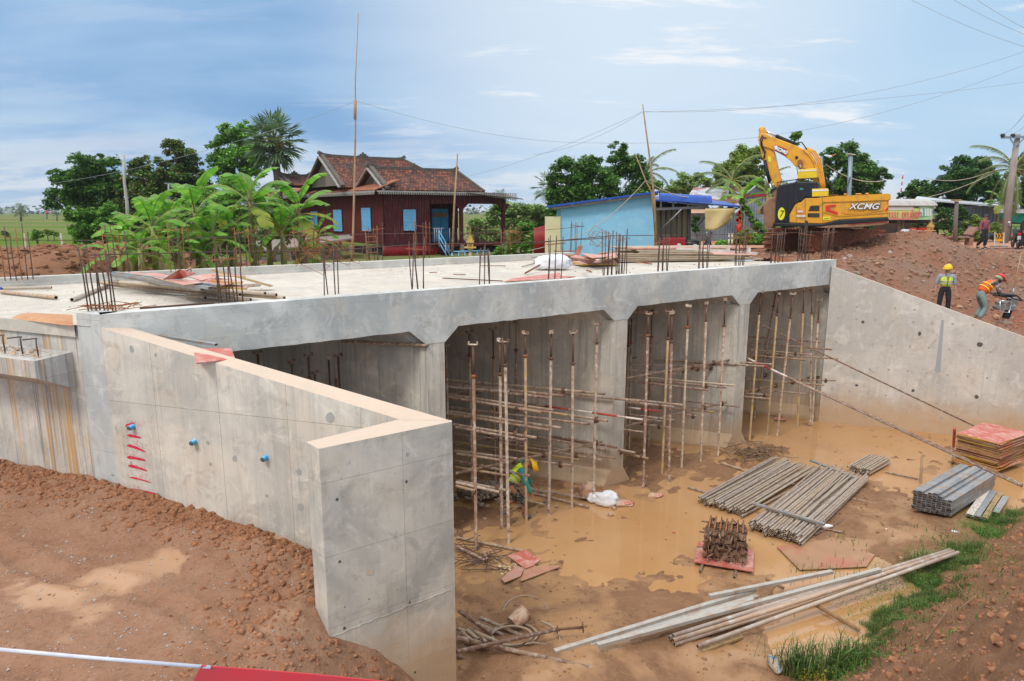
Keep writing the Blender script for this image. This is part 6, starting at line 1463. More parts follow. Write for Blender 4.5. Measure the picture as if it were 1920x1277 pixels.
def text(s,size,loc,m,ext=.01,rx=PI/2,rz=0,off=0,shear=0,par=None,name='lettering',sx=1,sy=1):
    cu=bpy.data.curves.new(name,'FONT'); cu.body=s; cu.size=size; cu.extrude=ext; cu.offset=off; cu.align_x='CENTER'; cu.align_y='CENTER'; cu.shear=shear
    t=bpy.data.objects.new(name+'_c',cu); COL.objects.link(t); bpy.context.view_layer.update()
    me=bpy.data.meshes.new_from_object(t.evaluated_get(bpy.context.evaluated_depsgraph_get())); COL.objects.unlink(t); bpy.data.objects.remove(t)
    for v in me.vertices: v.co.x*=sx; v.co.y*=sy
    me.materials.clear(); me.materials.append(m); o=bpy.data.objects.new(name,me); COL.objects.link(o); o.location=loc; o.rotation_euler=(rx,0,rz)
    if par: reparent(o,par)
    return o
M_pinkl=mat('pink_lettering',(.66,.09,.16),.5)
text('ស្វាយ ចាន់ថា',.50,PY(1688,402.5,YS-.56),M_pinkl,par=shop)
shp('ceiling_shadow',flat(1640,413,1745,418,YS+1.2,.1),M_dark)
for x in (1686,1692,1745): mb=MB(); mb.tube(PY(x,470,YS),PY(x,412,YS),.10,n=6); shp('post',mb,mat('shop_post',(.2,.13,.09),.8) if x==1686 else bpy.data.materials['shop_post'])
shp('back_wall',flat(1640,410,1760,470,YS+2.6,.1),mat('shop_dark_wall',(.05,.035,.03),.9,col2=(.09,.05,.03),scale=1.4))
M_awn=mat('long_zinc_roof',(.62,.66,.70),.45,.2,col2=(.50,.56,.62),scale=1.2)
ro=empty('zinc_shed',PY(1840,470,50),'long grey zinc shed with a white edged roof at the right','shed')
def rp_(name,mb,m): return reparent(mb.build(name,m),ro)
mb=MB(); corr(mb,PY(1790,470,49),PY(1870,470,49),4.6,PY(1790,386,49).z,PY(1870,386,49).z,.25); rp_('wall',mb,M_zincb)
a,b_,c,d=PY(1716,372,48),PY(1876,386,48),PY(1872,381,53),PY(1720,368,53); mb=MB(); mb.add([a,b_,c,d]+[v-Vector((0,0,.1)) for v in (a,b_,c,d)],[(3,2,1,0),(4,5,6,7),(0,1,5,4),(1,2,6,5),(2,3,7,6),(3,0,4,7)]); rp_('roof',mb,M_awn)
a,b_,c,d=PY(1874,393,46),PY(1960,394,46),PY(1960,386,50),PY(1870,385,50); mb=MB(); mb.add([a,b_,c,d]+[v-Vector((0,0,.22)) for v in (a,b_,c,d)],[(3,2,1,0),(4,5,6,7),(0,1,5,4),(1,2,6,5),(2,3,7,6),(3,0,4,7)]); rp_('roof',mb,M_awn)
rp_('dark_opening',flat(1868,392,1960,420,50.5,.1),M_dark)
mb=MB(); rows=[[PY(1876+60*j/8,394+0*i+(24 if i==4 else i*6)*(.45+.55*math.sin(min(1,(j+1)/5)*1.5)),46.5+.15*math.sin(j*1.3+i)) for j in range(9)] for i in range(5)]; mb.grid(rows); o=mb.build('shade_net',mat('teal_net',(.012,.34,.25),.6,col2=(.02,.42,.33),scale=3)); o.modifiers.new('s','SOLIDIFY').thickness=.01; tag(o,'teal green shade net hanging under the zinc shed roof','net')
# thatched hut roof behind the mound
hut=empty('thatched_hut',PY(1770,470,46),'small hut with a brown thatched roof behind the soil mound','hut')
mb=MB(); a,b_,c,d=PY(1738,424,45),PY(1800,428,45),PY(1775,402,48),PY(1752,404,48); mb.add([a,b_,c,d],[(0,1,2,3)]); mb.add([b_,PY(1800,424,51),c],[(0,1,2)]); o=reparent(mb.build('roof',mat('thatch',(.28,.19,.13),.95,col2=(.20,.13,.09),scale=6,bump=.8)),hut); o.modifiers.new('s','SOLIDIFY').thickness=.18
for x in (1745,1795,1782): mb=MB(); mb.tube(PY(x,470,45.5),PY(x,424,45.5),.09,n=6); reparent(mb.build('post',M_wood),hut)
# ================= trees and plants =================
LG=leafmat('mango_leaves',[(0.049,0.119,0.025),(0.077,0.182,0.031),(0.112,0.252,0.042),(0.168,0.322,0.056)])
LR=leafmat('bronze_tipped_leaves',[(0.042,0.105,0.022),(0.077,0.168,0.028),(0.119,0.238,0.042),(0.308,0.154,0.07)])
LB=leafmat('bright_leaves',[(0.084,0.21,0.028),(0.126,0.294,0.035),(0.182,0.392,0.049),(0.252,0.462,0.07)])
LO=leafmat('olive_leaves',[(0.14,0.224,0.042),(0.196,0.308,0.049),(0.266,0.378,0.07),(0.35,0.42,0.098)])
LD=leafmat('dark_leaves',[(0.035,0.098,0.025),(0.056,0.14,0.031),(0.084,0.196,0.042)])
LP=leafmat('soft_green_leaves',[(0.154,0.266,0.063),(0.21,0.35,0.084),(0.266,0.406,0.112),(0.336,0.406,0.182)])
LFAR=leafmat('hazed_far_leaves',[(.10,.15,.11),(.09,.14,.11),(.12,.17,.12)],tr=0)  # bluish tint paints the haze of distance into the leaf colour
M_bark=mat('grey_bark',(.20,.16,.12),.9,col2=(.12,.09,.07),scale=4,bump=.6,stretch=(1,1,.3))
def leaf(mb,c,s,r_,asp=.45,droop=.0):
    a=r_.uniform(0,6.283); e=r_.uniform(-.9,.5)-droop; d=Vector((math.cos(a)*math.cos(e),math.sin(a)*math.cos(e),math.sin(e)))
    x=d.cross(Vector((r_.gauss(0,.5),r_.gauss(0,.5),1))); x.normalize(); x*=s*asp; d*=s
    o=len(mb.v); mb.v+= [tuple(c-d*.1),tuple(c+d*.45+x),tuple(c+d),tuple(c+d*.45-x)]; mb.f.append([o,o+1,o+2,o+3]); mb.m.append(0); mb.s.append(False)
def crown_mesh(blobs,n,ls,r_,asp=.45,cl=5,droop=.1,holes=.35):
    mb=MB(); subs=[]
    for c,r in blobs:
        k=max(7,int(13+5*r)); 
        for i in range(k):
            q=Vector((r_.gauss(0,1),r_.gauss(0,1),r_.gauss(.15,.8))).normalized()*r*r_.uniform(.35,1.02)
            subs.append((c+q,r*r_.uniform(.20,.42)))
    tot=sum(b_[1]**2 for b_ in subs); n=int(n*2.1)
    for c,r in subs:
        k=int(n*r*r/tot)+2; seed=r_.random()*40
        for _ in range(k):
            q=Vector((r_.gauss(0,1),r_.gauss(0,1),r_.gauss(0,1))).normalized()*(r_.random()**.45)
            q=Vector((q.x*1.15,q.y*1.15,q.z*.72+.12*(1-q.x*q.x-q.y*q.y)))
            p=c+q*r*(1+.3*mn.noise(q*2+Vector((seed,0,0)))); leaf(mb,p,ls*.72*r_.uniform(.55,1.15),r_,asp,droop)
    return mb
def tree(label,Y,bx,blobs,n,ls,m,cat='tree',name='tree',grp='trees behind the site',trunk=.16,asp=.45,seed=1,holes=.35,zg=4.5,lean=0,barkm=None,tr=True):
    r_=random.Random(seed*7+3); W=[]
    for x,y,r in blobs: 
        c=PY(x,y,Y+r_.uniform(-.5,.5)*r*Y/1280); W.append((c,r*Y/1280*1.03))
    b_=PY(bx,440,Y); b_.z=zg; e=empty(name,b_,label,cat,grp)
    reparent(crown_mesh(W,n,ls,r_,asp,holes=holes).build('crown',m),e)
    if tr:
        mb=MB(); zs=sorted(w[0].z for w in W); j=b_+Vector((lean,0,max(.8,(zs[0]-b_.z)*.55+.3)))
        mb.path([b_-Vector((0,0,.3)),b_.lerp(j,.5)+Vector((.05,0,0)),j],[trunk*1.35,trunk*1.05,trunk*.9],8)
        for c,r in sorted(W,key=lambda w:-w[1])[:8]:
            m1=j.lerp(c,.5)+Vector((r_.gauss(0,.12),r_.gauss(0,.12),-.15)); mb.path([j,m1,c],[trunk*.6,trunk*.38,trunk*.15],6)
            for _ in range(3):
                q=c+Vector((r_.gauss(0,.5),r_.gauss(0,.5),r_.gauss(0.2,.4)))*r; mb.path([m1.lerp(c,.6),q],[trunk*.2,trunk*.06],5)
        reparent(mb.build('trunk',barkm or M_bark),e)
    return e
tree('broad dark mango tree at the far left of the tree line',54,160,[(130,345,36),(175,325,38),(205,350,33),(115,378,27),(160,385,30),(215,385,28),(190,315,24),(110,330,16),(150,305,18),(145,355,30),(225,350,22),(185,370,30)],15000,.30,LG,seed=1,holes=.7,trunk=.24)
tree('bright green bush below the mango tree at the field edge',50,160,[(150,425,26),(185,450,24),(170,410,22),(140,405,20),(195,425,25),(165,450,20),(205,400,20)],7000,.26,LB,seed=2,trunk=.1,name='bush',cat='bush')
tree('dark bronze tinged mango tree behind the thin pale pole',53,262,[(270,328,30),(255,365,36),(292,368,34),(245,400,36),(285,410,36),(262,308,18),(302,343,24),(240,435,30),(320,390,28),(300,430,30)],15000,.28,LR,seed=3,holes=.6,trunk=.2)
tree('airy tree with brown tips right of the bronze mango tree',57,345,[(325,281,20),(350,293,24),(315,308,20),(366,323,20),(342,345,30),(374,350,24),(330,328,24),(310,352,24),(350,380,34)],11000,.28,LR,seed=4,holes=1.0,trunk=.13)
tree('tall green tree just left of the sugar palm',62,445,[(432,262,28),(458,250,24),(415,295,24),(450,305,32),(472,280,24),(405,268,14),(440,335,30),(475,320,22),(418,320,20)],11000,.30,LB,seed=5,holes=.7,trunk=.2)
tree('feathery green tree behind the bananas',47,420,[(440,375,38),(390,390,34),(480,365,30),(345,395,30),(500,400,30),(410,420,36),(460,420,36),(360,430,34),(315,410,26),(430,400,40),(520,385,30),(380,370,28),(540,420,30)],20000,.24,LB,seed=6,asp=.22,trunk=.12)
tree('dark understorey thicket behind the banana clump',44,330,[(300,450,34),(350,455,36),(250,415,30),(300,420,28),(350,420,28),(230,440,26),(400,425,28),(400,455,36),(450,455,34),(500,450,30),(260,455,26),(545,450,24)],12000,.22,LD,seed=7,trunk=.08,name='thicket',cat='thicket')
tree('pale green tree mass between the porch and the cream wall',58,960,[(905,425,24),(930,403,26),(970,398,28),(1010,402,30),(1040,415,26),(990,430,30),(950,440,28),(915,450,24),(1030,445,30),(1075,430,26)],16000,.26,LP,seed=8,holes=.5,trunk=.14)
tree('leafy green shrub between porch and red fence',40,975,[(965,440,15),(985,430,16),(1000,452,18),(960,465,16),(985,468,18),(1012,462,14),(935,470,13)],5500,.17,LB,seed=9,trunk=.06,name='shrub',cat='shrub')
tree('large dark green tree above the blue shed roof',48,1130,[(1070,318,30),(1100,328,36),(1050,358,30),(1090,368,38),(1140,355,40),(1158,305,26),(1160,283,16),(1190,318,26),(1198,358,30),(1125,392,34),(1078,402,32),(1220,350,20),(1045,385,22),(1175,385,30),(1115,305,18)],22000,.25,LG,seed=10,holes=.6,trunk=.24)
tree('small yellowish tree in the gap beyond the shed roof',66,1300,[(1290,345,20),(1312,335,18),(1268,355,16),(1330,352,18),(1290,365,22),(1250,360,14)],5000,.26,LP,seed=11,holes=1,trunk=.1)
tree('olive green tree left of the excavator arm',50,1405,[(1380,305,30),(1412,295,26),(1400,335,32),(1368,340,26),(1430,330,24),(1440,370,24),(1355,320,18),(1400,365,26)],11000,.24,LO,seed=12,holes=.8,trunk=.18)
tree('dark green tree directly behind the excavator boom',56,1585,[(1545,318,24),(1580,300,30),(1612,308,28),(1635,320,20),(1600,340,36),(1640,345,22),(1560,350,30),(1522,335,20),(1585,375,36),(1545,380,28),(1630,370,26),(1655,330,12),(1560,290,16)],17000,.27,LD if False else LG,seed=13,holes=.8,trunk=.2)
tree('small twig crown poking up above the excavator boom',54,1492,[(1491,257,9),(1488,270,7),(1496,252,6)],500,.25,LB,seed=14,trunk=.05)
tree('small dark tree between the shop roof and the big tree',58,1720,[(1712,358,14),(1732,350,16),(1745,362,16),(1692,366,9),(1722,372,18)],4500,.24,LG,seed=15,holes=.7,trunk=.08)
tree('big dark tree standing over the zinc shed at the right',53,1815,[(1822,305,22),(1800,325,27),(1842,335,28),(1790,350,28),(1830,365,34),(1765,345,18),(1775,372,24),(1850,310,15),(1860,360,22),(1812,345,28),(1745,355,12),(1800,385,24),(1770,395,14)],17000,.24,LD,seed=16,holes=.75,trunk=.22)
tree('dark low tree beside the sign boards',43,1780,[(1770,400,13),(1790,410,15),(1765,425,13),(1800,395,12),(1745,440,11),(1725,430,13),(1700,440,9),(1810,412,12)],6000,.16,LD,seed=17,asp=.25,trunk=.07,zg=5)
tree('yellow green bush tree in front of the grey zinc wall',42.5,1825,[(1815,425,14),(1835,415,14),(1850,432,14),(1800,440,13),(1830,445,14),(1870,440,12),(1865,425,9),(1780,448,9)],6000,.15,LO,seed=18,holes=.9,trunk=.06,zg=5)
tree('dark hedge bush behind the red banner',39,1400,[(1395,445,16),(1420,450,16),(1440,462,14),(1375,455,14),(1410,465,16),(1350,462,13),(1330,466,11)],6500,.17,LB,seed=19,trunk=.05,name='bush',cat='bush',zg=5)
tree('little green plant by the grey fence under the awning',38,1306,[(1300,420,6),(1306,410,6),(1304,430,6)],700,.16,LD,seed=20,trunk=.03,name='shrub',cat='shrub',zg=5)
tree('creeper covered stump right of the banana plant',41,1425,[(1405,400,7),(1412,412,8),(1420,424,9),(1398,390,6),(1432,438,10),(1392,378,5)],3000,.15,LB,seed=21,trunk=.08,name='shrub',cat='shrub',zg=5)
tree('small round bush in the field at the left',45,68,[(64,437,8),(72,440,8),(66,446,7)],1200,.16,LB,seed=22,trunk=.06,name='bush',cat='bush')
tree('dark green tree at the right picture edge',47,1915,[(1900,330,18),(1925,310,22),(1915,350,22),(1935,380,24),(1890,372,16)],5000,.24,LG,seed=23,trunk=.15)
for i,(x,y,r) in enumerate(((88,434,5),(100,436,4),(8,437,5))):
    tree(['scrubby dry bush in the far field','low dry bush beside the scrubby one in the field','low green bush at the left picture edge'][i],62,x,[(x,y,r),(x+5,y+3,r)],300,.25,LO,seed=30+i,trunk=.04,name='bush',cat='bush',grp='bushes in the field')
tree('low dark hedge seen under the excavator body',47,1600,[(1480,430,14),(1510,425,14),(1540,430,14),(1575,425,15),(1610,428,15),(1640,425,15),(1668,430,13),(1450,438,12)],7000,.2,LD,seed=41,trunk=.05,name='hedge',cat='hedge',zg=5)
# far tree line
r_=random.Random(5); mb=MB()
for i in range(900):
    x=r_.uniform(-900,1300); c=Vector((x,700+r_.uniform(-30,60),4.5+r_.uniform(0,6.5+3*mn.noise((x*.02,0,0))))); 
    for _ in range(7): leaf(mb,c+Vector((r_.gauss(0,5),r_.gauss(0,4),r_.gauss(0,2.2))),r_.uniform(2,4.2),r_,.8)
tag(mb.build('tree_line',LFAR),kind='stuff')
# fan palms
LFAN=leafmat('fan_palm_leaves',[(.10,.18,.09),(.14,.23,.11),(.18,.28,.14),(.22,.30,.16)],.5,.25)
M_pet=mat('palm_petiole',(.38,.34,.10),.6,col2=(.22,.22,.06),scale=5)
def fan_palm(label,c,R_,zg,nf,seed,nb=22,trunk=.22,fs=1.05,grp='sugar palms'):
    r_=random.Random(seed); e=empty('palm_tree',(c.x,c.y,zg),label,'palm tree',grp); mb=MB(); pt=MB()
    for i in range(nf):
        a=i*2.399+r_.uniform(-.2,.2); el=1.35-2.45*(i/nf)**.8+r_.gauss(0,.08); d=Vector((math.cos(a)*math.cos(el),math.sin(a)*math.cos(el),math.sin(el)))
        L=R_*.56*r_.uniform(.85,1.1); h=c+d*L+Vector((0,0,-.10*L*math.cos(el)*(1 if el<.6 else .3))); pt.path([c,c.lerp(h,.55)+Vector((0,0,.08*L)),h],[.045*R_/2.5,.035*R_/2.5,.025*R_/2.5],5)
        side=d.cross(Vector((0,0,1))).normalized() if abs(d.z)<.98 else Vector((1,0,0)); up=side.cross(d).normalized(); fr=R_*.46*fs*r_.uniform(.85,1.1)
        for k in range(nb):
            t=(k/(nb-1)-.5)*4.5; dd=(d*math.cos(t)+side*math.sin(t)); fold=up*(.28*abs(math.sin(t*1)))-Vector((0,0,.22)); tip=h+(dd+fold*.6).normalized()*fr*(1-.12*abs(t)/2.2)+Vector((0,0,-.10*fr*r_.uniform(0,2)))
            mid=h.lerp(tip,.55)+Vector((0,0,.05*fr)); w=side.cross(dd); wv=dd.cross(Vector((0,0,1))) ; 
            if wv.length<.1: wv=side
            wv.normalize(); wv*=fr*.068
            o=len(mb.v); mb.v+=[tuple(h),tuple(mid+wv),tuple(tip),tuple(mid-wv)]; mb.f.append([o,o+1,o+2,o+3]); mb.m.append(0); mb.s.append(False)
    reparent(mb.build('crown',LFAN),e); reparent(pt.build('petioles',M_pet),e)
    t=MB(); t.path([(c.x,c.y,zg-.3),(c.x+.1,c.y,(zg+c.z)/2),tuple(c-Vector((0,0,.2)))],[trunk*1.3,trunk,trunk*1.05],9); t.ell(c-Vector((0,0,.35)),(trunk*2,trunk*2,.6*R_/2.5),9,6); reparent(t.build('trunk',M_bark),e)
    return e
sp_c=PY(514,262,50); fan_palm('tall sugar palm with round fan leaves left of the house',sp_c,2.35,4.5,38,3,18,.26,1.15)
mb=MB(); 
for i in range(9): 
    a=i*.9; mb.path([sp_c,sp_c+Vector((math.cos(a)*.5,-.4,.05)),sp_c+Vector((math.cos(a)*.8,-.6,-.75-.1*i%3))],[.05,.06,.04],6)
for i in range(16): mb.ell(sp_c+Vector((rnd.gauss(0,.3),-.5,-.5+rnd.gauss(0,.2))),(.10,.10,.1),7,5,1)
o=mb.build('fruit_stalks',[mat('ochre_stalk',(.45,.30,.09),.7),mat('dark_fruit',(.04,.02,.02),.6)]); pp=[k for k in COL.objects if k.get('label','').startswith('tall sugar palm')][0]; reparent(o,pp)
for i,(x,y,R2_,Y,l) in enumerate(((37,394,2.4,190,'distant sugar palm rising above the far tree line'),(105,397,1.6,200,'smaller distant sugar palm near the mango tree'),(1030,350,2.2,72,'sugar palm peeping out left of the large tree'),(940,372,1.3,80,'small sugar palm seen through the porch gap'))):
    fan_palm(l,PY(x,y,Y),R2_,4.5,20,10+i,14,.25*R2_/2.5)
# feather palms
LCO=leafmat('coconut_leaves',[(.07,.13,.035),(.10,.17,.04),(.13,.20,.05),(.20,.23,.07)],.45,.2)
def coco(label,c,R_,zg,nf,seed,lo=-1.1,trunk=.17):
    r_=random.Random(seed); e=empty('palm_tree',(c.x,c.y,zg),label,'palm tree','coconut palms'); mb=MB()
    for i in range(nf):
        a=i*2.399+r_.uniform(-.3,.3); el=1.3-(1.3-lo)*(i/nf); L=R_*r_.uniform(.85,1.1); pts=[];p=c.copy(); e_=el
        for k in range(9):
            pts.append(p.copy()); d=Vector((math.cos(a)*math.cos(e_),math.sin(a)*math.cos(e_),math.sin(e_))); p=p+d*L/8; e_-=.17
        mb.path(pts,[.035*(1-k/10) for k in range(9)],4,1,sm=False)
        for k in range(40):
            f=.12+.88*k/40; q=f*8; i0=min(7,int(q)); p=pts[i0].lerp(pts[i0+1],q-i0); d=(pts[i0+1]-pts[i0]).normalized(); s=d.cross(Vector((0,0,1))).normalized(); ll=L*.24*math.sin(min(1,f*1.5)*1.57)*(1.15-f*.7)
            for sg in (-1,1):
                t=p+(s*sg*.8+d*.55+Vector((0,0,-.55+r_.gauss(0,.12)))).normalized()*ll; w=d*.028*R_/2.6
                o=len(mb.v); mb.v+=[tuple(p-w),tuple(p+w),tuple(t)]; mb.f.append([o,o+1,o+2]); mb.m.append(0); mb.s.append(False)
    reparent(mb.build('crown',[LCO,M_pet]),e); t=MB(); t.path([(c.x+.2,c.y,zg-.3),(c.x,c.y,(zg+c.z)/2),tuple(c)],[trunk*1.4,trunk,trunk*.9],8); reparent(t.build('trunk',M_bark),e)
coco('coconut palm behind the leaning bamboo poles',PY(1213,325,50),2.6,4.5,17,1)
coco('coconut palm half hidden left of the excavator arm',PY(1372,340,46),2.7,4.5,16,2)
coco('tall coconut palm at the right picture edge',PY(1902,318,44),2.9,5,18,3)
coco('coconut palm low behind the excavator arm',PY(1440,345,52),2.4,4.5,13,4)
coco('drooping palm right of the banana plants',PY(895,440,47),1.4,4.5,12,5)
# bananas
LBA=leafmat('banana_leaves',[(.11,.31,.03),(.16,.40,.04),(.22,.48,.05),(.30,.52,.07)],.4,.45)
LBY=leafmat('yellowing_banana_leaves',[(.22,.34,.04),(.38,.38,.05),(.30,.36,.05)],.5,.35)
LBD=leafmat('dry_banana_leaves',[(.22,.13,.06),(.30,.19,.09)],.8,.1)
M_pst=mat('banana_stem',(.26,.30,.08),.6,col2=(.28,.17,.08),scale=3,stretch=(1,1,.4))
def bleaf(mb,p0,a,el,L,w,bend,r_,mi=0,seg=14):
    pts=[];p=Vector(p0);e_=el
    for k in range(seg+1):
        pts.append(p.copy()); d=Vector((math.cos(a)*math.cos(e_),math.sin(a)*math.cos(e_),math.sin(e_))); p=p+d*L/seg; e_-=bend/seg*(.4+1.2*k/seg)
    s=Vector((-math.sin(a),math.cos(a),0)); mb.path(pts,[.028*(1-.8*k/seg) for k in range(seg+1)],4,1)
    for sg in (-1,1):
        prev=None
        for k in range(2,seg+1):
            f=(k-2)/(seg-2); ww=w*math.sin(min(1,f*2.4)*1.57)*(1 if f<.75 else math.sqrt(max(0,1-((f-.75)/.25)**2)))*.5
            dr=-.25-.2*r_.random(); q=pts[k]+(s*sg+Vector((0,0,dr))).normalized()*max(ww,.01)+Vector((0,0,0)); 
            if prev is not None:
                a0,b0=prev; tear=r_.random()<.35
                b1=q; b0=b0 if not tear else b0.lerp(a0,.55).lerp(q,.35)
                o=len(mb.v); mb.v+=[tuple(a0),tuple(b0),tuple(b1),tuple(pts[k])]; mb.f.append([o,o+1,o+2,o+3] if sg>0 else [o+3,o+2,o+1,o]); mb.m.append(mi); mb.s.append(True)
            prev=(pts[k],q)
def banana(label,c,zg,R_,nl,seed,dry=2,yl=1,lo=.1):
    r_=random.Random(seed); e=empty('banana_plant',(c.x,c.y,zg),label,'banana plant','banana plants'); mb=MB()
    for i in range(nl):
        a=i*2.399+r_.uniform(-.3,.3); el=1.45-(1.45-lo)*(i/nl)**.9; bleaf(mb,c+Vector((0,0,-.25*i/nl)),a,el,R_*r_.uniform(.8,1.1),R_*.29,1.5+r_.uniform(-.3,.5),r_,2 if i>=nl-yl else 0)
    for i in range(dry):
        a=r_.uniform(0,6.3); bleaf(mb,c+Vector((0,0,-.4)),a,-.5,R_*.6,R_*.16,1.2,r_,3)
    reparent(mb.build('leaves',[LBA,M_pst,LBY,LBD]),e)
    t=MB(); t.path([(c.x,c.y,zg-.2),(c.x+.02,c.y,(zg+c.z)/2),tuple(c)],[.15,.12,.07],8); reparent(t.build('stem',M_pst),e)
BN=[((285,425),23.5,1.75,10,'leftmost banana plant with long leaves reaching left'),((262,465),22.0,1.1,8,'short young banana plant at the left end of the clump'),((365,400),25.5,1.9,10,'tall banana plant with an upright twisted new leaf'),((335,455),23.5,1.2,9,'low banana plant in the middle of the clump'),((400,440),25.0,1.3,9,'banana plant with ragged hanging leaves'),((468,378),27.5,1.95,11,'tallest banana plant with a yellowing leaf on its stem'),((440,470),26,1.0,7,'small yellow leaved banana plant below the tallest one'),((528,432),28.0,1.5,9,'banana plant in front of the dark cement wall'),((560,395),29.5,2.0,10,'rightmost banana plant arching over the maroon wall'),((300,480),22.5,.9,7,'tiny banana sucker at the front of the clump'),((380,485),24.5,.9,7,'banana sucker behind the plywood heap'),((575,470),29,1.1,7,'small banana plant under the rightmost one'),((245,440),24.5,1.3,8,'banana plant behind the leftmost one'),((222,470),22.8,1.2,8,'low banana plant reaching over the ploughed soil'),((320,420),25.0,1.5,9,'banana plant between the leftmost and the twisted leaf one'),((430,425),26.5,1.5,9,'banana plant left of the tallest one'),((500,405),29.0,1.6,9,'banana plant right of the tallest one'),((595,440),30.5,1.3,8,'banana plant hanging over the lean-to roof')]
for i,(q,Y,R_,nl,l) in enumerate(BN): banana(l,PY(*q,Y),4.5,R_*1.15,nl+1,100+i,yl=3 if i in (5,6,8) else 1,lo=-.2)
banana('banana plant growing over the red zinc roof',PY(1392,372,42),4.9,2.1,10,200,dry=3); banana('withered banana plant beside the grey zinc wall',PY(1440,365,41),4.9,1.7,6,201,dry=9,yl=2,lo=-.6)
banana('banana plant behind the utility pole',PY(1878,380,47),4.9,1.6,8,203)
# ---- grass and weeds on the right bank ----
LGR=leafmat('grass_blades',[(.035,.09,.015),(.055,.13,.02),(.09,.18,.03),(.11,.20,.04),(.26,.24,.10)],.5,.2)
def grass(name,n,fn,hr,seed,wr=.006):
    r_=random.Random(seed); mb=MB()
    for _ in range(n):
        q=fn(r_)
        if q is None: continue
        p=Vector(q); a=r_.uniform(0,6.28); h=r_.uniform(*hr); ln=r_.uniform(.15,.9)*h; d=Vector((math.cos(a),math.sin(a),0)); s=Vector((-d.y,d.x,0))*wr*r_.uniform(.7,1.6)
        m1=p+d*ln*.3+Vector((0,0,h*.6)); t=p+d*ln+Vector((0,0,h*(.85 if ln<h*.6 else .55)))
        o=len(mb.v); mb.v+=[tuple(p-s),tuple(p+s),tuple(m1+s*.8),tuple(t),tuple(m1-s*.8)]; mb.f+=[[o,o+1,o+2,o+4],[o+4,o+2,o+3]]; mb.m+=[0,0]; mb.s+=[False,False]
    return tag(mb.build(name,LGR),kind='stuff')
GP=[(P(*q,0),r,w) for q,r,w in (((1545,1215),.38,9),((1600,1150),.42,7),((1650,1120),.45,9),((1700,1090),.42,8),((1745,1060),.38,5),((1790,1035),.3,3),((1830,1000),.28,3),((1640,1195),.35,3),((1510,1250),.3,5),((1860,985),.25,2),((1615,1180),.4,7),((1675,1140),.4,7),((1720,1105),.4,6),((1770,1060),.35,5),((1880,965),.25,2),((1565,1230),.4,7),((1700,1130),.45,6))]
def gpos(r_):
    t=r_.uniform(0,sum(g[2] for g in GP)); 
    for c,r,w in GP:
        t-=w
        if t<=0: break
    x,y=c.x+r_.gauss(.15,r*.75),c.y+r_.gauss(-.05,r*.6)
    if fbm(x*1.8,y*1.8,4,3)<-.18: return None
    h=pit_h(x,y)
    return (x,y,h-.01) if h>-.05 else None
grass('grass',34000,gpos,(.05,.24),1,.0032)
c=P(1500,1255,.1); c2=P(1560,1225,.1)
grass('tall_grass',560,lambda r:(lambda x,y:(x,y,max(0,pit_h(x,y))-.02))(r.choice((c,c2)).x+r.gauss(0,.17),c.y+r.gauss(0,.18)),(.35,.75),2,.006)
grass('tall_grass',120,lambda r:(lambda p:(p.x,p.y,0))(P(r.uniform(1480,1640),r.uniform(1060,1110),0)+Vector((r.gauss(0,.1),r.gauss(0,.1),0))),(.12,.3),3,.004)
grass('grass',700,lambda r:(lambda p:(p.x+r.gauss(0,.3),p.y+r.gauss(0,.3),pit_h(p.x,p.y)))(P(r.choice((1800,1880,1740,1900,1600)),r.choice((1010,950,1190,1080,1250)),.8)),(.05,.16),4,.006)
LWD=leafmat('weed_leaves',[(.07,.19,.02),(.10,.25,.03),(.14,.30,.05)],.5,.25)
def weeds(name,n,fn,seed,s=(.010,.026),m=None,k=8):
    r_=random.Random(seed); mb=MB()
    for _ in range(n):
        q=fn(r_)
        if q is None: continue
        p=Vector(q); h=r_.uniform(.05,.22)
        for j in range(k): leaf(mb,p+Vector((r_.gauss(0,.05),r_.gauss(0,.05),h*j/k)),r_.uniform(*s),r_,.5,-.3)
    return tag(mb.build(name,m or LWD),kind='stuff')
weeds('weeds',2600,lambda r:(lambda q:(q.x+r.gauss(.3,.35),q.y+r.gauss(0,.35),pit_h(q.x+.3,q.y)))(GP[r.choice((1,2,3,3,4,4,5,6,6,9,9))][0]),6)
def wb(px_,py_,z,sp): 
    p=P(px_,py_,z); return lambda r:(lambda x,y:(x,y,pit_h(x,y)))(p.x+r.gauss(0,sp),p.y+r.gauss(0,sp))
weeds('weeds',60,wb(1900,1000,1.0,.35),8); weeds('weeds',26,wb(1700,1255,1.0,.12),9); weeds('weeds',22,wb(1805,1215,1.6,.15),10); weeds('weeds',60,wb(1580,1255,.4,.14),11)
weeds('yellow_weeds',34,wb(1530,1262,.25,.13),12,(.02,.04),leafmat('yellow_weed_leaves',[(.35,.33,.03),(.45,.38,.04)],.6,.2))
def twig(pts,r,label): 
    mb=MB(); n=len(pts); mb.path(pts,[r*(1-.6*i/(n-1)) for i in range(n)],5); return tag(mb.build('twig',M_stick),label,'twig','dead twigs on the right bank')
def bkp(px_,py_):
    p=P(px_,py_,1.0)
    for _ in range(14): p=P(px_,py_,p.z*.5+.5*(pit_h(p.x,p.y)+.05))
    return p
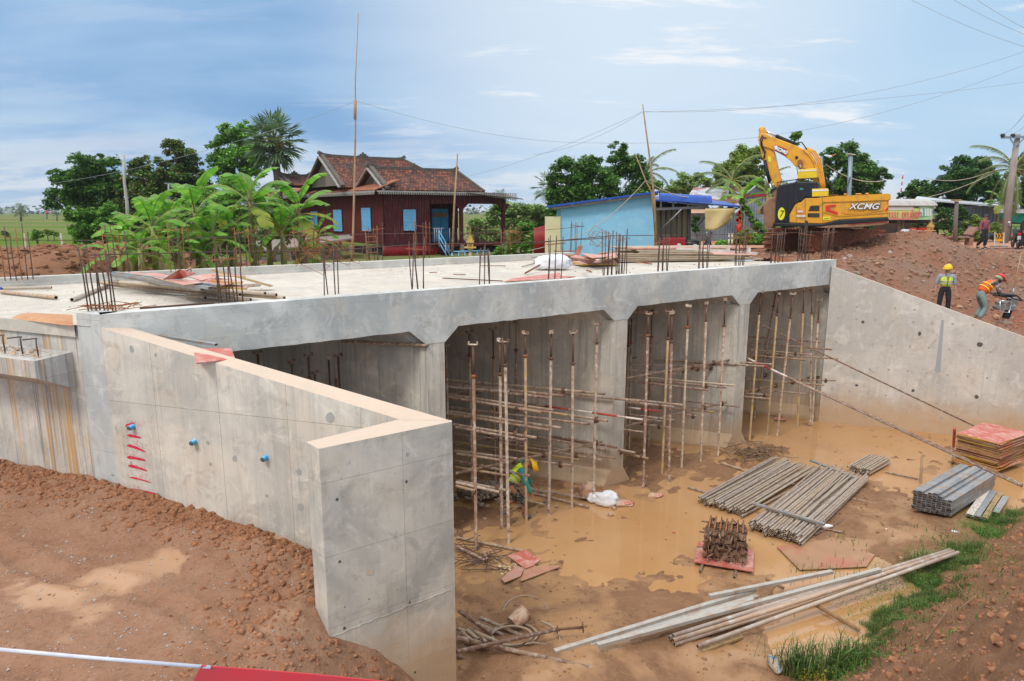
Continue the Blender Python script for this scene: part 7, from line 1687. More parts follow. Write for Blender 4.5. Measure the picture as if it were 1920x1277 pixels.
for i,(q,l) in enumerate((([(1735,1205),(1768,1160),(1782,1140)],'dark dead twig curving up the middle of the bank'),([(1800,1145),(1830,1120),(1842,1112)],'short dark twig right of the curving one'),([(1860,1098),(1885,1070),(1918,1058)],'forked grey twig near the right picture edge'),([(1770,1105),(1800,1115),(1840,1140)],'thin grey twig among the weeds on the bank'),([(1750,1075),(1790,1095),(1815,1125)],'thin straw lying across the upper weeds'),([(1690,1222),(1720,1208)],'short twig low on the bank'),([(1845,1142),(1870,1150)],'pale wood splinter on the bank'),([(1820,1175),(1845,1200)],'thin stem lying on bare soil of the bank'),([(1605,1255),(1620,1262)],'tiny twig at the foot of the bank'))):
    twig([bkp(*a)+Vector((0,0,.04)) for a in q],.012,l)
# ================= excavator =================
EC=PY(1560,470,29.3); EA=Vector((.883,-.469,0)).normalized(); EN=Vector((.469,.883,0)).normalized()
def E(x,y,off=0):
    o=Vector((EC.x,EC.y,0))+EN*off; return PLN(x,y,(o.x,o.y),(EA.x,EA.y))
M_xy=mat('excavator_yellow',(.72,.34,.012),.38,col2=(.60,.27,.015),scale=1.5,col3=(.45,.24,.06),sc3=4,lo=.5,hi=.8)
M_xb=mat('excavator_dark_grey',(.014,.017,.022),.5,col2=(.022,.025,.03),scale=3,spec=.25)
M_gl=mat('dark_tinted_glass',(.006,.008,.014),.08,spec=.35)
M_box=mat('yellow_tool_box',(.80,.55,.0),.45,col2=(.70,.45,.02),scale=3)
M_trk=mat('mud_caked_track',(.33,.11,.055),.9,col2=(.20,.08,.045),scale=3,bump=.9,col3=(.38,.19,.12))
M_mudy=mat('dry_mud',(.33,.19,.11),.95,col2=(.24,.13,.08),scale=4,bump=.8)
M_chr=mat('chrome_rod',(.6,.62,.65),.2,.9); M_redd=mat('red_decal',(.62,.02,.015),.5); M_wd=mat('white_decal',(.75,.76,.78),.5); M_bd=mat('black_decal',(.02,.02,.02),.5); M_yd=mat('yellow_decal',(.75,.72,.02),.5); M_od=mat('orange_decal',(.62,.2,.03),.5)
ex=empty('excavator',(E(1560,470,1.3).x,E(1560,470,1.3).y,5.35),'yellow crawler excavator with its boom folded over the dark cab','excavator')
def zA(q): return [(1400+x/6.387,230+y/6.387) for x,y in q]
def zB(q): return [(1400+x/6.4,340+y/6.4) for x,y in q]
def xp(name,mb,m,par=None): 
    o=mb.build(name,m)
    if par: o.parent=par; o.matrix_parent_inverse=Matrix.Identity(4); return o
    return reparent(o,ex)
def xpr(poly,o0,o1,mi=0,mb=None):
    mb=mb or MB(); # px polygon extruded along EN in true parallel
    base=[E(x,y,o0) for x,y in poly]; k=EN*(o1-o0); n=len(base)
    mb.add(base+[b_+k for b_ in base],[tuple(range(n))[::-1],tuple(range(n,2*n))],mi); o=len(mb.v)-2*n
    for i in range(n): j=(i+1)%n; mb.f.append([o+i,o+j,o+n+j,o+n+i]); mb.m.append(mi); mb.s.append(False)
    return mb
def bev(o,w=.04,s=2): 
    m=o.modifiers.new('b','BEVEL'); m.width=w; m.segments=s; m.limit_method='ANGLE'; m.angle_limit=.6; return o
body=xp('body',xpr(zB([(512,495),(512,400),(590,262),(650,250),(700,200),(915,192),(1080,176),(1690,150),(1725,158),(1728,212),(1706,226),(1702,330),(1700,432),(1110,462),(905,510),(600,502)]),0,2.55),M_xy); bev(body,.07,3)
xp('counterweight_lip',xpr(zB([(915,192),(1080,176),(1690,148),(1727,156),(1730,214),(1706,224),(1500,232),(1080,246),(915,250)]),-.05,2.6),M_xy); 
bev(xp('skirt',xpr(zB([(338,495),(512,495),(600,504),(905,511),(1110,462),(1690,428),(1706,446),(1706,480),(1500,500),(1000,530),(905,545),(338,542)]),-.035,2.58),M_xb),.04)
bev(xp('lower_skirt',xpr(zB([(880,545),(1000,528),(1500,498),(1706,478),(1704,502),(1640,520),(1400,545),(960,562),(800,548)]),-.02,2.56),M_mudy),.05)
xp('red_stripe',xpr(zB([(1220,516),(1500,498),(1690,485),(1690,488),(1500,501),(1220,519)]),-.05,-.03),M_redd)
# body relief panels and decals
def dec(q,m,name='decal',off=-.055,th=.012): return xp(name,xpr(zB(q),off,off+th),m)
dec([(770,292),(872,290),(872,355),(740,355)],M_xb,'vent',-.02,.03); dec([(732,384),(872,382),(872,430),(732,430)],M_xb,'vent',-.02,.03)
for yy in (305,320,335,395,408,420): dec([(752,yy),(868,yy-1),(868,yy+4),(752,yy+5)],mat('vent_slat',(.09,.07,.05),.6) if 'vent_slat' not in bpy.data.materials else bpy.data.materials['vent_slat'],'vent_slat',-.035,.02)
dec([(948,290),(1075,278),(1068,298),(1000,302),(1000,338),(1088,368),(1098,398),(1060,392),(948,352)],M_redd)
dec([(1690,240),(1702,238),(1700,270),(1690,275)],M_redd); dec([(1702,300),(1702,330),(1668,358),(1672,330)],M_redd)
dec([(1140,372),(1400,372),(1700,330),(1700,340),(1400,392),(1180,392)],mat('panel_crease',(.62,.28,.01),.4),'panel_crease',-.03)
dec([(918,358),(1060,392),(1110,410),(1700,372),(1700,380),(1110,424),(1050,408),(918,372)],bpy.data.materials['panel_crease'],'panel_crease',-.03)
dec([(700,205),(704,205),(704,500),(700,500)],M_bd,'panel_gap',-.01); dec([(908,200),(912,200),(914,505),(910,505)],M_bd,'panel_gap',-.01); dec([(592,300),(596,300),(596,500),(592,500)],M_bd,'panel_gap',-.01)
dec([(915,425),(1003,422),(1003,465),(915,468)],M_yd,off=-.03); dec([(930,440),(990,436),(990,452),(930,456)],mat('ochre_decal',(.45,.3,.0),.5),off=-.04)
dec([(610,335),(680,335),(680,386),(610,388)],M_od,off=-.03)
dec([(703,472),(732,472),(735,500),(712,500)],M_bd,off=-.02)
rzx=math.atan2(EA.y,EA.x)
def ltext(s,px_,py_,size,m,off,ofs=0,shear=0,sx=1,nm='lettering',lift=0): 
    p=E(px_,py_,off); return text(s,size,p,m,.004,PI/2,rzx,ofs,shear,None,nm,sx)
for s,size,m,off,ofs in (('XCMG',.33,M_bd,-.07,.022),('XCMG',.33,M_wd,-.085,.006)):
    o=ltext(s,1400+1405/6.4,340+303/6.4,size,m,off,ofs,.3,1.12); reparent(o,ex)
o=ltext('E',1400+644/6.4,340+362/6.4,.01,M_bd,-.04) if False else None
for i in range(4): dec([(614+i*16,350),(626+i*16,350),(626+i*16,372),(614+i*16,372)],M_wd,off=-.045)
o=ltext('XE215D',1400+650/6.4,340+418/6.4,.105,M_wd,-.05,.006); reparent(o,ex)
# engine deck clutter
for x0,x1,y in ((600,720,196),(960,1090,168),(1160,1200,160),(1300,1380,158),(1420,1470,152)):
    bev(xp('deck_hatch',xpr(zB([(x0,y),(x1,y-2),(x1-6,y-14),(x0+8,y-12)]),.5,1.6),M_xy),.02)
mb=MB(); pts=[E(*zB([q])[0],.3) for q in ((720,190),(725,165),(960,158),(1090,158),(1095,170))]; mb.path(pts,.02,6); xp('handrail',mb,M_xb)
# cab
cab=bev(xp('cab',xpr(zB([(342,497),(343,330),(368,80),(385,50),(430,35),(560,12),(600,5),(845,5),(858,20),(862,92),(862,200),(700,202),(650,250),(590,262),(512,400),(512,497)]),-.02,1.05),M_xb),.05)
xp('cab_glass',xpr(zB([(352,480),(352,330),(376,88),(392,66),(485,45),(495,60),(495,485)]),-.035,-.02),M_gl)
xp('cab_glass',xpr(zB([(505,480),(505,60),(512,42),(560,32),(570,45),(570,255),(520,350),(506,400)]),-.035,-.02),M_gl)
xp('cab_glass',xpr(zB([(622,170),(620,60),(640,42),(770,38),(800,52),(812,100),(790,165),(680,190),(650,215)]),-.035,-.02),M_gl)
xp('window_sticker',xpr(zB([(638,80),(680,80),(680,104),(638,104)]),-.05,-.04),mat('green_sticker',(.02,.2,.16),.4))
xp('cab_pillar',xpr(zB([(575,15),(612,12),(612,258),(575,262)]),-.05,-.02),M_xb)
mb=MB(); c=E(*zB([(417,390)])[0],-.06); vs=[c+EA*(.145*math.cos(t))+Vector((0,0,.27*math.sin(t))) for t in [i*PI/12 for i in range(24)]]; mb.add(vs+[v+EN*.01 for v in vs],[tuple(range(24))[::-1]]); xp('number_disc',mb,M_yd)
o=ltext('7',1400+418/6.4,340+392/6.4,.40,M_bd,-.075,.0,.1,.9); reparent(o,ex)
mb=MB(); 
for o_ in (.0,.95): mb.path([E(*zA([q])[0],o_) for q in ((365,742),(365,715),(600,680),(860,662),(858,690))],.022,6)
for q in ((365,742),(480,722),(600,705),(740,695),(858,690)): mb.tube(E(*zA([q])[0],0),E(*zA([(q[0],q[1]-22)])[0],.95),.018,n=5)
xp('roof_guard',mb,M_xb)
def tbox(poly,o0,o1,st): 
    b_=bev(xp('tool_box',xpr(poly,o0,o1),M_box),.015); 
    xp('white_band',xpr(st,o0-.012,o0-.002),M_wd)
tbox(zA([(783,792),(972,788),(972,880),(783,888)]),-.05,.55,zA([(783,806),(972,800),(972,815),(783,824)]))
tbox(zA([(610,562),(835,545),(838,662),(610,672)]),.35,1.0,zA([(610,575),(835,562),(835,574),(610,588)]))
# boom, stick, bucket
OB=1.25
bev(xp('boom',xpr(zA([(150,150),(180,120),(245,142),(360,188),(480,232),(600,278),(700,332),(770,400),(825,500),(860,620),(885,790),(830,800),(790,700),(762,610),(720,560),(640,545),(575,520),(520,455),(450,400),(350,345),(262,305),(205,290),(150,250)]),OB,OB+.52),M_xy),.03)
bev(xp('stick',xpr(zA([(150,85),(190,70),(222,100),(262,160),(275,290),(330,350),(412,700),(395,745),(345,775),(322,740),(205,480),(178,400),(137,205)]),OB+.08,OB+.44),M_xy),.03)
def seg(a,b_,r,m,name,off=OB+.26,n=10): 
    mb=MB(); mb.tube(E(*zA([a])[0],off),E(*zA([b_])[0],off),r,n=n); return xp(name,mb,m)
seg((192,82),(372,168),.05,M_chr,'cylinder_rod'); seg((355,162),(585,262),.085,M_xb,'cylinder_barrel'); seg((150,78),(215,82),.1,M_xy,'pin_boss')
seg((215,450),(275,712),.075,M_xb,'cylinder_barrel',OB+.02); seg((275,712),(312,870),.04,M_chr,'cylinder_rod',OB+.02)
seg((640,470),(645,560),.05,M_chr,'cylinder_rod',OB-.12)
mb=MB(); mb.tube(E(*zA([(640,470)])[0],OB-.25),E(*zA([(640,470)])[0],OB+.8),.11,n=10); xp('pin_boss',mb,M_trk)
mb=MB(); mb.tube(E(*zA([(598,418)])[0],OB-.03),E(*zA([(598,418)])[0],OB+.1),.07,n=10); xp('boom_hole',mb,M_bd)
for k,(dx,o_) in enumerate(((0,OB-.02),(22,OB+.1),(42,OB+.3),(60,OB+.5),(-18,OB-.04))):
    mb=MB(); mb.path([E(*zA([q])[0],o_) for q in ((690+dx*.5,318-dx*.3),(760+dx,372-dx*.5),(825+dx,470-dx*.3),(865+dx*.8,600),(888+dx*.7,700),(900+dx*.6,785))],.032,7); xp('hydraulic_pipe',mb,M_xy)
mb=MB(); mb.path([E(*zA([q])[0],OB-.02) for q in ((190,150),(165,200),(175,290),(215,360),(215,420),(190,440))],.025,6); mb.path([E(*zA([q])[0],OB-.02) for q in ((235,190),(200,170),(180,230),(195,300),(225,350),(200,430))],.025,6); mb.path([E(*zA([q])[0],OB) for q in ((620,240),(660,235),(700,290),(720,320))],.028,6); mb.path([E(*zA([q])[0],OB+.1) for q in ((300,195),(310,165),(350,185))],.02,6); xp('hydraulic_hose',mb,M_xb)
xp('stick_decal',xpr(zA([(255,405),(285,405),(292,470),(262,470)]),OB+.06,OB+.075),M_yd)
# boom name plate
xp('name_plate',xpr(zA([(345,262),(487,320),(462,398),(320,318)]),OB-.06,OB-.045),M_redd); xp('name_plate',xpr(zA([(350,272),(470,322),(446,385),(330,315)]),OB-.075,OB-.062),M_bd)
ang=math.atan2(55,135)
cu=text('XCMG',.19,(0,0,0),M_wd,.004,0,0,.012,.15,None,'lettering',1.0); p=E(*zA([(412,333)])[0],OB-.09); cu.location=p; cu.rotation_euler=(Matrix.Rotation(rzx,3,'Z')@Matrix.Rotation(PI/2,3,'X')@Matrix.Rotation(-ang-.06,3,'Z')).to_euler(); reparent(cu,ex)
cu=MB(); c=E(*zA([(352,292)])[0],OB-.09); cu.add([c+EA*(.07*math.cos(t))+Vector((0,0,.07*math.sin(t))) for t in [i*PI/5 for i in range(10)]],[tuple(range(10))[::-1]]); xp('emblem',cu,M_wd)
mb=MB(); 
xpr(zA([(262,905),(345,885),(352,940),(348,1180),(300,1270),(240,1250),(200,1150),(195,1010)]),OB-.35,OB+.85,0,mb); b_=bev(xp('bucket',mb,M_mudy),.06); 
xp('bucket_link',xpr(zA([(290,780),(350,770),(350,900),(300,900)]),OB+.1,OB+.4),M_mudy)
xp('mirror',xpr(zA([(285,800),(350,772),(352,800),(300,850),(282,850)]),.0,.05),M_xb)
# tracks
TD=Vector((.948,.317,0)).normalized(); TG=Vector((-TD.y,TD.x,0))
def track(p0,L,h,w,nm):
    prof=[]; n=14; r=h/2
    for i in range(n+1): t=PI/2+PI*i/n; prof.append((r+r*math.cos(t),r+r*math.sin(t)*1.0))
    for i in range(n+1): t=-PI/2+PI*i/n; prof.append((L-r*.9+r*.9*math.cos(t),r*.95+r*.9*math.sin(t)+.04))
    mb=MB(); f=lambda x,z,d: p0+TD*x+TG*(w if d else 0)+Vector((0,0,z)); mb.prism(prof,f,1)
    # shoes
    per=[];
    for i in range(len(prof)):
        a=prof[i];b2=prof[(i+1)%len(prof)]; d=math.dist(a,b2); k=max(1,int(d/.17))
        for j in range(k): per.append((a[0]+(b2[0]-a[0])*j/k,a[1]+(b2[1]-a[1])*j/k,math.atan2(b2[1]-a[1],b2[0]-a[0])))
    last=None
    for x,z,an in per:
        if last and math.dist(last,(x,z))<.14: continue
        last=(x,z); q=Vector((math.sin(an),0,-math.cos(an)))
        c=p0+TD*(x)+Vector((0,0,z)); ax1=(TD*math.cos(an)+Vector((0,0,math.sin(an)))); nx=(TD*math.sin(an)-Vector((0,0,math.cos(an))))
        nx=-nx if (Vector((x,z))-Vector((L/2,h/2))).dot(Vector((nx.dot(TD),nx.z)))<0 else nx
        a0=c+TG*-.04; a1=c+TG*(w+.04); tw=ax1*.07; hh=nx*rnd.uniform(.035,.06)
        mb.hexa([a0-tw,a0+tw,a1+tw,a1-tw,a0-tw*.8+hh,a0+tw*.8+hh,a1+tw*.8+hh,a1-tw*.8+hh])
        mb.hexa([a0-tw*.25+hh,a0+tw*.25+hh,a1+tw*.25+hh,a1-tw*.25+hh,a0-tw*.2+hh*2.1,a0+tw*.2+hh*2.1,a1+tw*.2+hh*2.1,a1-tw*.2+hh*2.1])
    o=xp(nm,mb,M_trk)
    mb=MB(); 
    for (x,rr) in ((r,r*.82),(L-r,r*.7)): c=p0+TD*x+Vector((0,0,r)); mb.tube(c-TG*.06,c+TG*.05,rr,n=18); mb.tube(c-TG*.10,c,rr*.35,n=12)
    for k in range(6): c=p0+TD*(r*2+k*(L-3*r)/5)+Vector((0,0,.17)); mb.tube(c-TG*.05,c,.11,n=10)
    mb.hexa([p0+TD*r*1.2-TG*.05+Vector((0,0,.22)),p0+TD*(L-r)-TG*.05+Vector((0,0,.22)),p0+TD*(L-r)+Vector((0,0,.22)),p0+TD*r*1.2+Vector((0,0,.22)),p0+TD*r*1.2-TG*.05+Vector((0,0,.62)),p0+TD*(L-r)-TG*.05+Vector((0,0,.56)),p0+TD*(L-r)+Vector((0,0,.56)),p0+TD*r*1.2+Vector((0,0,.62))])
    xp('track_frame',mb,M_trk)
n1=P(1520,476,5.36); n1.z=5.36; track(n1,4.3,.98,.58,'track')
track(n1+TG*2.15-TD*.35,4.3,.98,.58,'track')
mb=MB(); c=n1+TD*2+TG*1.4; mb.box(c+Vector((.3,0,.78)),(2.4,1.6,.6),rz=math.atan2(TD.y,TD.x)); mb.tube(c+Vector((0,0,.8)),c+Vector((0,0,1.35)),1.15,n=18); xp('undercarriage',mb,M_mudy)
# ================= people =================
def skin(name,verts,edges,rad,m,parent,sub=1,root=0):
    me=bpy.data.meshes.new(name); me.from_pydata([tuple(v) for v in verts],edges,[]); o=bpy.data.objects.new(name,me); COL.objects.link(o); me.materials.append(m)
    md=o.modifiers.new('Skin','SKIN'); md.use_smooth_shade=True; md.branch_smoothing=.6
    sv=me.skin_vertices[0].data
    for i,r in enumerate(rad): sv[i].radius=(r,r) if not isinstance(r,tuple) else r; sv[i].use_root=(i==root)
    if sub: s=o.modifiers.new('s','SUBSURF'); s.levels=sub; s.render_levels=sub
    o.parent=parent; return o
M_skin=mat('brown_skin',(.30,.13,.075),.6); M_skinl=mat('tan_skin',(.42,.21,.14),.6)
def cloth(name,c1,c2,s=5,**k): return mat(name,c1,.85,col2=c2,scale=s,bump=.3,bscale=20,**k)
def person(label,loc,rz,J,mats,scale=1,helmet=None,extra=None):
    """J: joints in metres, x right, y forward, z up"""
    e=empty('person',loc,label,'person'); e.rotation_euler=(0,0,rz); e.scale=(scale,)*3
    g=lambda k: Vector(J[k])
    names=['pel','waist','chest','neck','headb','headt','shL','elL','wrL','haL','shR','elR','wrR','haR','hipL','knL','anL','toL','hipR','knR','anR','toR']
    V=[g(k) for k in names]; ix={k:i for i,k in enumerate(names)}
    Ed=[('pel','waist'),('waist','chest'),('chest','neck'),('neck','headb'),('headb','headt'),('chest','shL'),('shL','elL'),('elL','wrL'),('wrL','haL'),('chest','shR'),('shR','elR'),('elR','wrR'),('wrR','haR'),('pel','hipL'),('hipL','knL'),('knL','anL'),('anL','toL'),('pel','hipR'),('hipR','knR'),('knR','anR'),('anR','toR')]
    Ra=dict(pel=.12,waist=.115,chest=.14,neck=.055,headb=.085,headt=.088,shL=.06,elL=.042,wrL=.03,haL=(.038,.02),shR=.06,elR=.042,wrR=.03,haR=(.038,.02),hipL=.085,knL=.055,anL=.04,toL=.035,hipR=.085,knR=.055,anR=.04,toR=.035)
    ed=[(ix[a],ix[b_]) for a,b_ in Ed]; rad=[Ra[k] for k in names]
    for s in 'LR':   # fingers and thumb
        w,h=g('wr'+s),g('ha'+s); d=(h-w).normalized(); side=d.cross(Vector((0,1,0))); side=side.normalized() if side.length>.1 else Vector((1,0,0)); cu=Vector((0,.5,0))
        for k in range(4):
            b_=h+side*(k-1.5)*.019; L=(.062,.075,.07,.055)[k]; m1=b_+d*L*.5+cu*.012; t=m1+(d+cu*.7).normalized()*L*.55; i0=len(V); V+= [b_+d*.01,m1,t]; rad+=[.0095,.0088,.0075]; ed+=[(ix['ha'+s],i0),(i0,i0+1),(i0+1,i0+2)]
        i0=len(V); b_=w.lerp(h,.45)+side*-.035; V+=[b_,b_+(d*.7-side*.5).normalized()*.05]; rad+=[.011,.009]; ed+=[(ix['ha'+s],i0),(i0,i0+1)]
    body=skin('body',V,ed,rad,mats['skin'],e,1)
    hd=(g('headt')-g('headb')).normalized(); fw=Vector(J['face']).normalized(); sd=hd.cross(fw).normalized(); hc=g('headb').lerp(g('headt'),.55)
    mb=MB(); mb.ell(hc+fw*.093-hd*.012,(.016,.016,.022),8,6); 
    for s in (-1,1): mb.ell(hc+sd*s*.092-hd*.005,(.014,.022,.032),8,6)
    fm=mb.build('nose_and_ears',mats['skin']); fm.parent=e
    mb=MB(); 
    for s in (-1,1): mb.ell(hc+fw*.080+sd*s*.034+hd*.018,(.014,.010,.008),8,5)
    mb.beam(hc+fw*.088-hd*.052-sd*.024,hc+fw*.088-hd*.052+sd*.024,.008,.008); mb.beam(hc+fw*.086+hd*.034-sd*.05,hc+fw*.086+hd*.034+sd*.05,.006,.008); fm=mb.build('eyes_and_mouth',mats.get('eye',M_bd)); fm.parent=e
    def part(name,ks,m,sc_,extra_r=None):
        vs=[g(k) for k in ks]; lx={k:i for i,k in enumerate(ks)}; es=[(lx[a],lx[b_]) for a,b_ in Ed if a in lx and b_ in lx]
        rr=[((Ra[k] if not isinstance(Ra[k],tuple) else Ra[k][0])+sc_+((extra_r or {}).get(k,0))) for k in ks]; return skin(name,vs,es,rr,m,e,1)
    sleeve=J.get('sleeve',1.0)
    if 'shirt' in mats:
        JJ=dict(J)
        ks=['pel','waist','chest','neck','shL','elL','wrL','shR','elR','wrR']; sv=(J['wrL'],J['wrR'],Ra['neck'])
        if sleeve<1: J['wrL']=tuple(g('elL').lerp(g('wrL'),sleeve)); J['wrR']=tuple(g('elR').lerp(g('wrR'),sleeve))
        Ra['neck']=.045; nk=J['neck']; J['neck']=tuple(g('chest').lerp(g('neck'),.72)); part('shirt',ks,mats['shirt'],.024,{'pel':.012,'waist':.015,'wrL':.006,'wrR':.006}); J['wrL'],J['wrR']=sv[0],sv[1]; J['neck']=nk
    if 'trousers' in mats:
        sv=(J['anL'],J['anR']); tl=J.get('tl',.93); J['anL']=tuple(g('knL').lerp(g('anL'),tl)); J['anR']=tuple(g('knR').lerp(g('anR'),tl))
        part('trousers',['waist','pel','hipL','knL','anL','hipR','knR','anR'],mats['trousers'],.026,{'anL':.02,'anR':.02,'pel':.012}); J['anL'],J['anR']=sv
    if 'vest' in mats:
        sv=J['neck']; J['neck']=tuple(g('chest').lerp(g('neck'),.62)); a,b_=J['shL'],J['shR']; J['shL']=tuple(g('chest').lerp(g('shL'),.88)); J['shR']=tuple(g('chest').lerp(g('shR'),.88))
        J['pel_']=J['pel']; J['pel']=tuple(g('waist').lerp(g('pel'),.75))
        part('safety_vest',['pel','waist','chest','neck','shL','shR'],mats['vest'],.052,{'neck':.0,'shL':.004,'shR':.004,'pel':.022,'waist':.022}); J['neck']=sv; J['shL'],J['shR']=a,b_; J['pel']=J['pel_']
        ax_=(g('chest')-g('waist')).normalized()
        for f in (.15,.55) if 'bands' not in J else J['bands']:
            c=g('waist').lerp(g('chest'),f); r=.196+.006*f; x=ax_.cross(Vector((0,1,.01))).normalized(); y=ax_.cross(x)
            mb=MB(); lo=[c+(x*math.cos(t)+y*math.sin(t))*r-ax_*.013 for t in [i*PI/10 for i in range(21)]]; hi=[p+ax_*.026 for p in lo]; mb.grid([lo,hi]); o=mb.build('reflective_band',mats['band']); o.parent=e; o.modifiers.new('s','SOLIDIFY').thickness=.004
    for s in 'LR':
        mb=MB(); a,t=g('an'+s),g('to'+s); d=(t-a); d.z=0; d.normalize(); c=Vector((a.x,a.y,max(0.045,t.z+.01)))+d*.06; mb.ell(c,(.055,.055,.05),10,6); mb.ell(c+d*.08-Vector((0,0,.005)),(.05,.05,.035),10,6); mb.ell(c+d*.03-Vector((0,0,.02)),(.06,.06,.03),10,6); o=mb.build('shoe',mats.get('shoe',M_bd)); o.parent=e
    if helmet:
        hm,kind=helmet; Rm=Matrix((sd,fw,hd)).transposed(); mb=MB(); c=g('headt')+hd*-.005
        mb.ell(c,(.125,.145,.125),16,8,0,rot=Rm,z0=0,z1=1)
        rim=[c+Rm@Vector((math.cos(t)*(.145),math.sin(t)*(.165+(.05 if math.sin(t)>0.2 else 0)),-.002)) for t in [i*PI/12 for i in range(25)]]; inn=[c+Rm@Vector((math.cos(t)*.12,math.sin(t)*.14,.006)) for t in [i*PI/12 for i in range(25)]]
        mb.grid([inn,rim]); mb.beam(c+Rm@Vector((0,-.1,.11)),c+Rm@Vector((0,.1,.11)),.03,.03); o=mb.build('helmet',hm); o.parent=e; o.modifiers.new('s','SOLIDIFY').thickness=.004
    elif 'hair' in mats:
        Rm=Matrix((sd,fw,hd)).transposed(); mb=MB(); mb.ell(g('headt')-hd*.03-fw*.012,(.102,.108,.10),14,8,0,rot=Rm,z0=-.1,z1=1); o=mb.build('hair',mats['hair']); o.parent=e
    if extra: extra(e,g,fw,hd,sd)
    return e
ST_=dict(pel=(0,0,.95),waist=(0,0,1.08),chest=(0,.0,1.30),neck=(0,.01,1.47),headb=(0,.03,1.53),headt=(0,.035,1.64),shL=(-.20,0,1.40),elL=(-.27,-.02,1.13),wrL=(-.29,.05,.89),haL=(-.29,.07,.82),shR=(.20,0,1.40),elR=(.27,-.02,1.13),wrR=(.29,.05,.89),haR=(.29,.07,.82),hipL=(-.10,0,.88),knL=(-.13,.02,.48),anL=(-.14,-.01,.08),toL=(-.15,.12,.03),hipR=(.10,0,.88),knR=(.13,.02,.48),anR=(.14,-.01,.08),toR=(.16,.12,.03),face=(0,1,0))
M_lime=cloth('lime_vest',(.62,.78,.05),(.55,.70,.06)); M_bnd=mat('grey_reflective_band',(.42,.44,.46),.4); M_yb=mat('yellow_band',(.85,.68,.02),.5)
M_hy=mat('yellow_helmet',(.80,.50,.0),.3); M_hr=mat('red_helmet',(.62,.015,.02),.3)
# standing worker in the lime vest on the bank
J=dict(ST_); J['face']=(.45,.85,-.15); J['sleeve']=.35
base=PY(1778,494,23.0); hgt=1.78; g1=Vector((base.x,base.y,base.z-hgt))
def vestfront(e,g,fw,hd,sd):
    mb=MB(); 
    mb.beam((0,.200,1.02),(0,.212,1.32),.018,.01,up=(0,1,0)); o=mb.build('zip',M_bd); o.parent=e
    mb=MB(); mb.prism([(-.06,1.46),(.06,1.46),(.02,1.32),(-.02,1.32)],lambda x,z,d:Vector((x,.150 if d==0 else .205,z)),1); o=mb.build('shirt_front',bpy.data.materials['grey_blue_shirt']); o.parent=e
    for s in (-1,1): mb=MB(); mb.beam((s*.10,.180,1.06),(s*.115,.175,1.44),.018,.006,up=(0,1,0)); o=mb.build('reflective_band',M_bnd); o.parent=e
person('standing worker in a yellow helmet and lime vest above the right wing wall',g1,PI-.35,J,dict(skin=M_skinl,shirt=cloth('grey_blue_shirt',(.30,.34,.39),(.24,.28,.33)),trousers=cloth('black_trousers',(.012,.012,.015),(.02,.02,.024)),vest=M_lime,band=M_bnd),1.0,(M_hy,0),vestfront)
# bending worker with the tamping rammer (faces image right)
JB=dict(pel=(0,-.12,.90),waist=(0,-.03,1.03),chest=(0,.20,1.22),neck=(0,.36,1.32),headb=(0,.43,1.33),headt=(0,.52,1.41),shL=(-.19,.24,1.28),elL=(-.25,.30,1.00),wrL=(-.16,.46,.86),haL=(-.13,.52,.84),shR=(.19,.24,1.28),elR=(.25,.28,1.00),wrR=(.17,.44,.84),haR=(.14,.51,.82),hipL=(-.10,-.12,.84),knL=(-.12,.10,.47),anL=(-.13,-.10,.09),toL=(-.13,.04,.03),hipR=(.10,-.12,.84),knR=(.13,.02,.46),anR=(.14,-.22,.09),toR=(.14,-.08,.03),face=(0,.75,-.65),bands=(.05,.5))
hb=PY(1880,519,22.2); loc=Vector((hb.x-.50,hb.y+.05,hb.z-1.47))
def towel(e,g,fw,hd,sd):
    mb=MB(); c=g('headt')-hd*.04; Rm=Matrix((sd,fw,hd)).transposed(); mb.ell(c-fw*.03-hd*.02,(.13,.135,.07),14,6,0,rot=Rm); o=mb.build('sun_cloth',cloth('patterned_sun_cloth',(.45,.45,.30),(.25,.38,.2),25)); o.parent=e
    mb=MB(); mb.ell(g('headb')+fw*.02+hd*.01,(.10,.105,.10),12,8,0,rot=Rm); o=mb.build('face_mask',M_bd); o.parent=e
person('bending worker in a red helmet and orange vest holding the tamping rammer',loc,-PI/2+.12,JB,dict(skin=M_skin,shirt=cloth('dark_patterned_shirt',(.05,.04,.045),(.10,.085,.09),9,col3=(.5,.45,.42),sc3=9),trousers=cloth('faded_teal_trousers',(.15,.23,.24),(.22,.27,.24),4),vest=cloth('orange_vest',(.85,.14,.02),(.75,.11,.02)),band=M_yb,shoe=M_mudy),1.02,(M_hr,0),towel)
# rammer
rc=PY(1886,560,22.1); rg=PY(1884,607,22.0); rm=empty('tamping_rammer',rg,'grey and black tamping rammer with a round handle held by the bending worker','rammer')
mb=MB(); mb.box(rg+Vector((0,0,.04)),(.30,.34,.07)); mb.tube(rg+Vector((0,0,.06)),rg+Vector((.0,0,.20)),.10,r2=.085,n=12); bev(reparent(mb.build('foot',mat('rammer_foot',(.30,.22,.17),.8)),rm),.01)
mb=MB()
for k in range(7): mb.tube(rg+Vector((.01*k,0,.20+k*.033)),rg+Vector((.01*k,0,.222+k*.033)),.115,n=14)
mb.tube(rg+Vector((0,0,.18)),rg+Vector((.07,0,.46)),.09,n=12); reparent(mb.build('bellows',M_xb),rm)
mb=MB(); mb.box(rg+Vector((.10,0,.62)),(.24,.26,.36),rot=Matrix.Rotation(.25,3,'Y')); mb.box(rg+Vector((-.16,0,.60)),(.34,.26,.28)); mb.tube(rg+Vector((-.30,-.15,.55)),rg+Vector((-.30,.15,.55)),.09,n=12); bev(reparent(mb.build('engine',mat('rammer_engine',(.16,.15,.14),.6,col2=(.35,.33,.31),scale=8,lo=.5,hi=.6)),rm),.02)
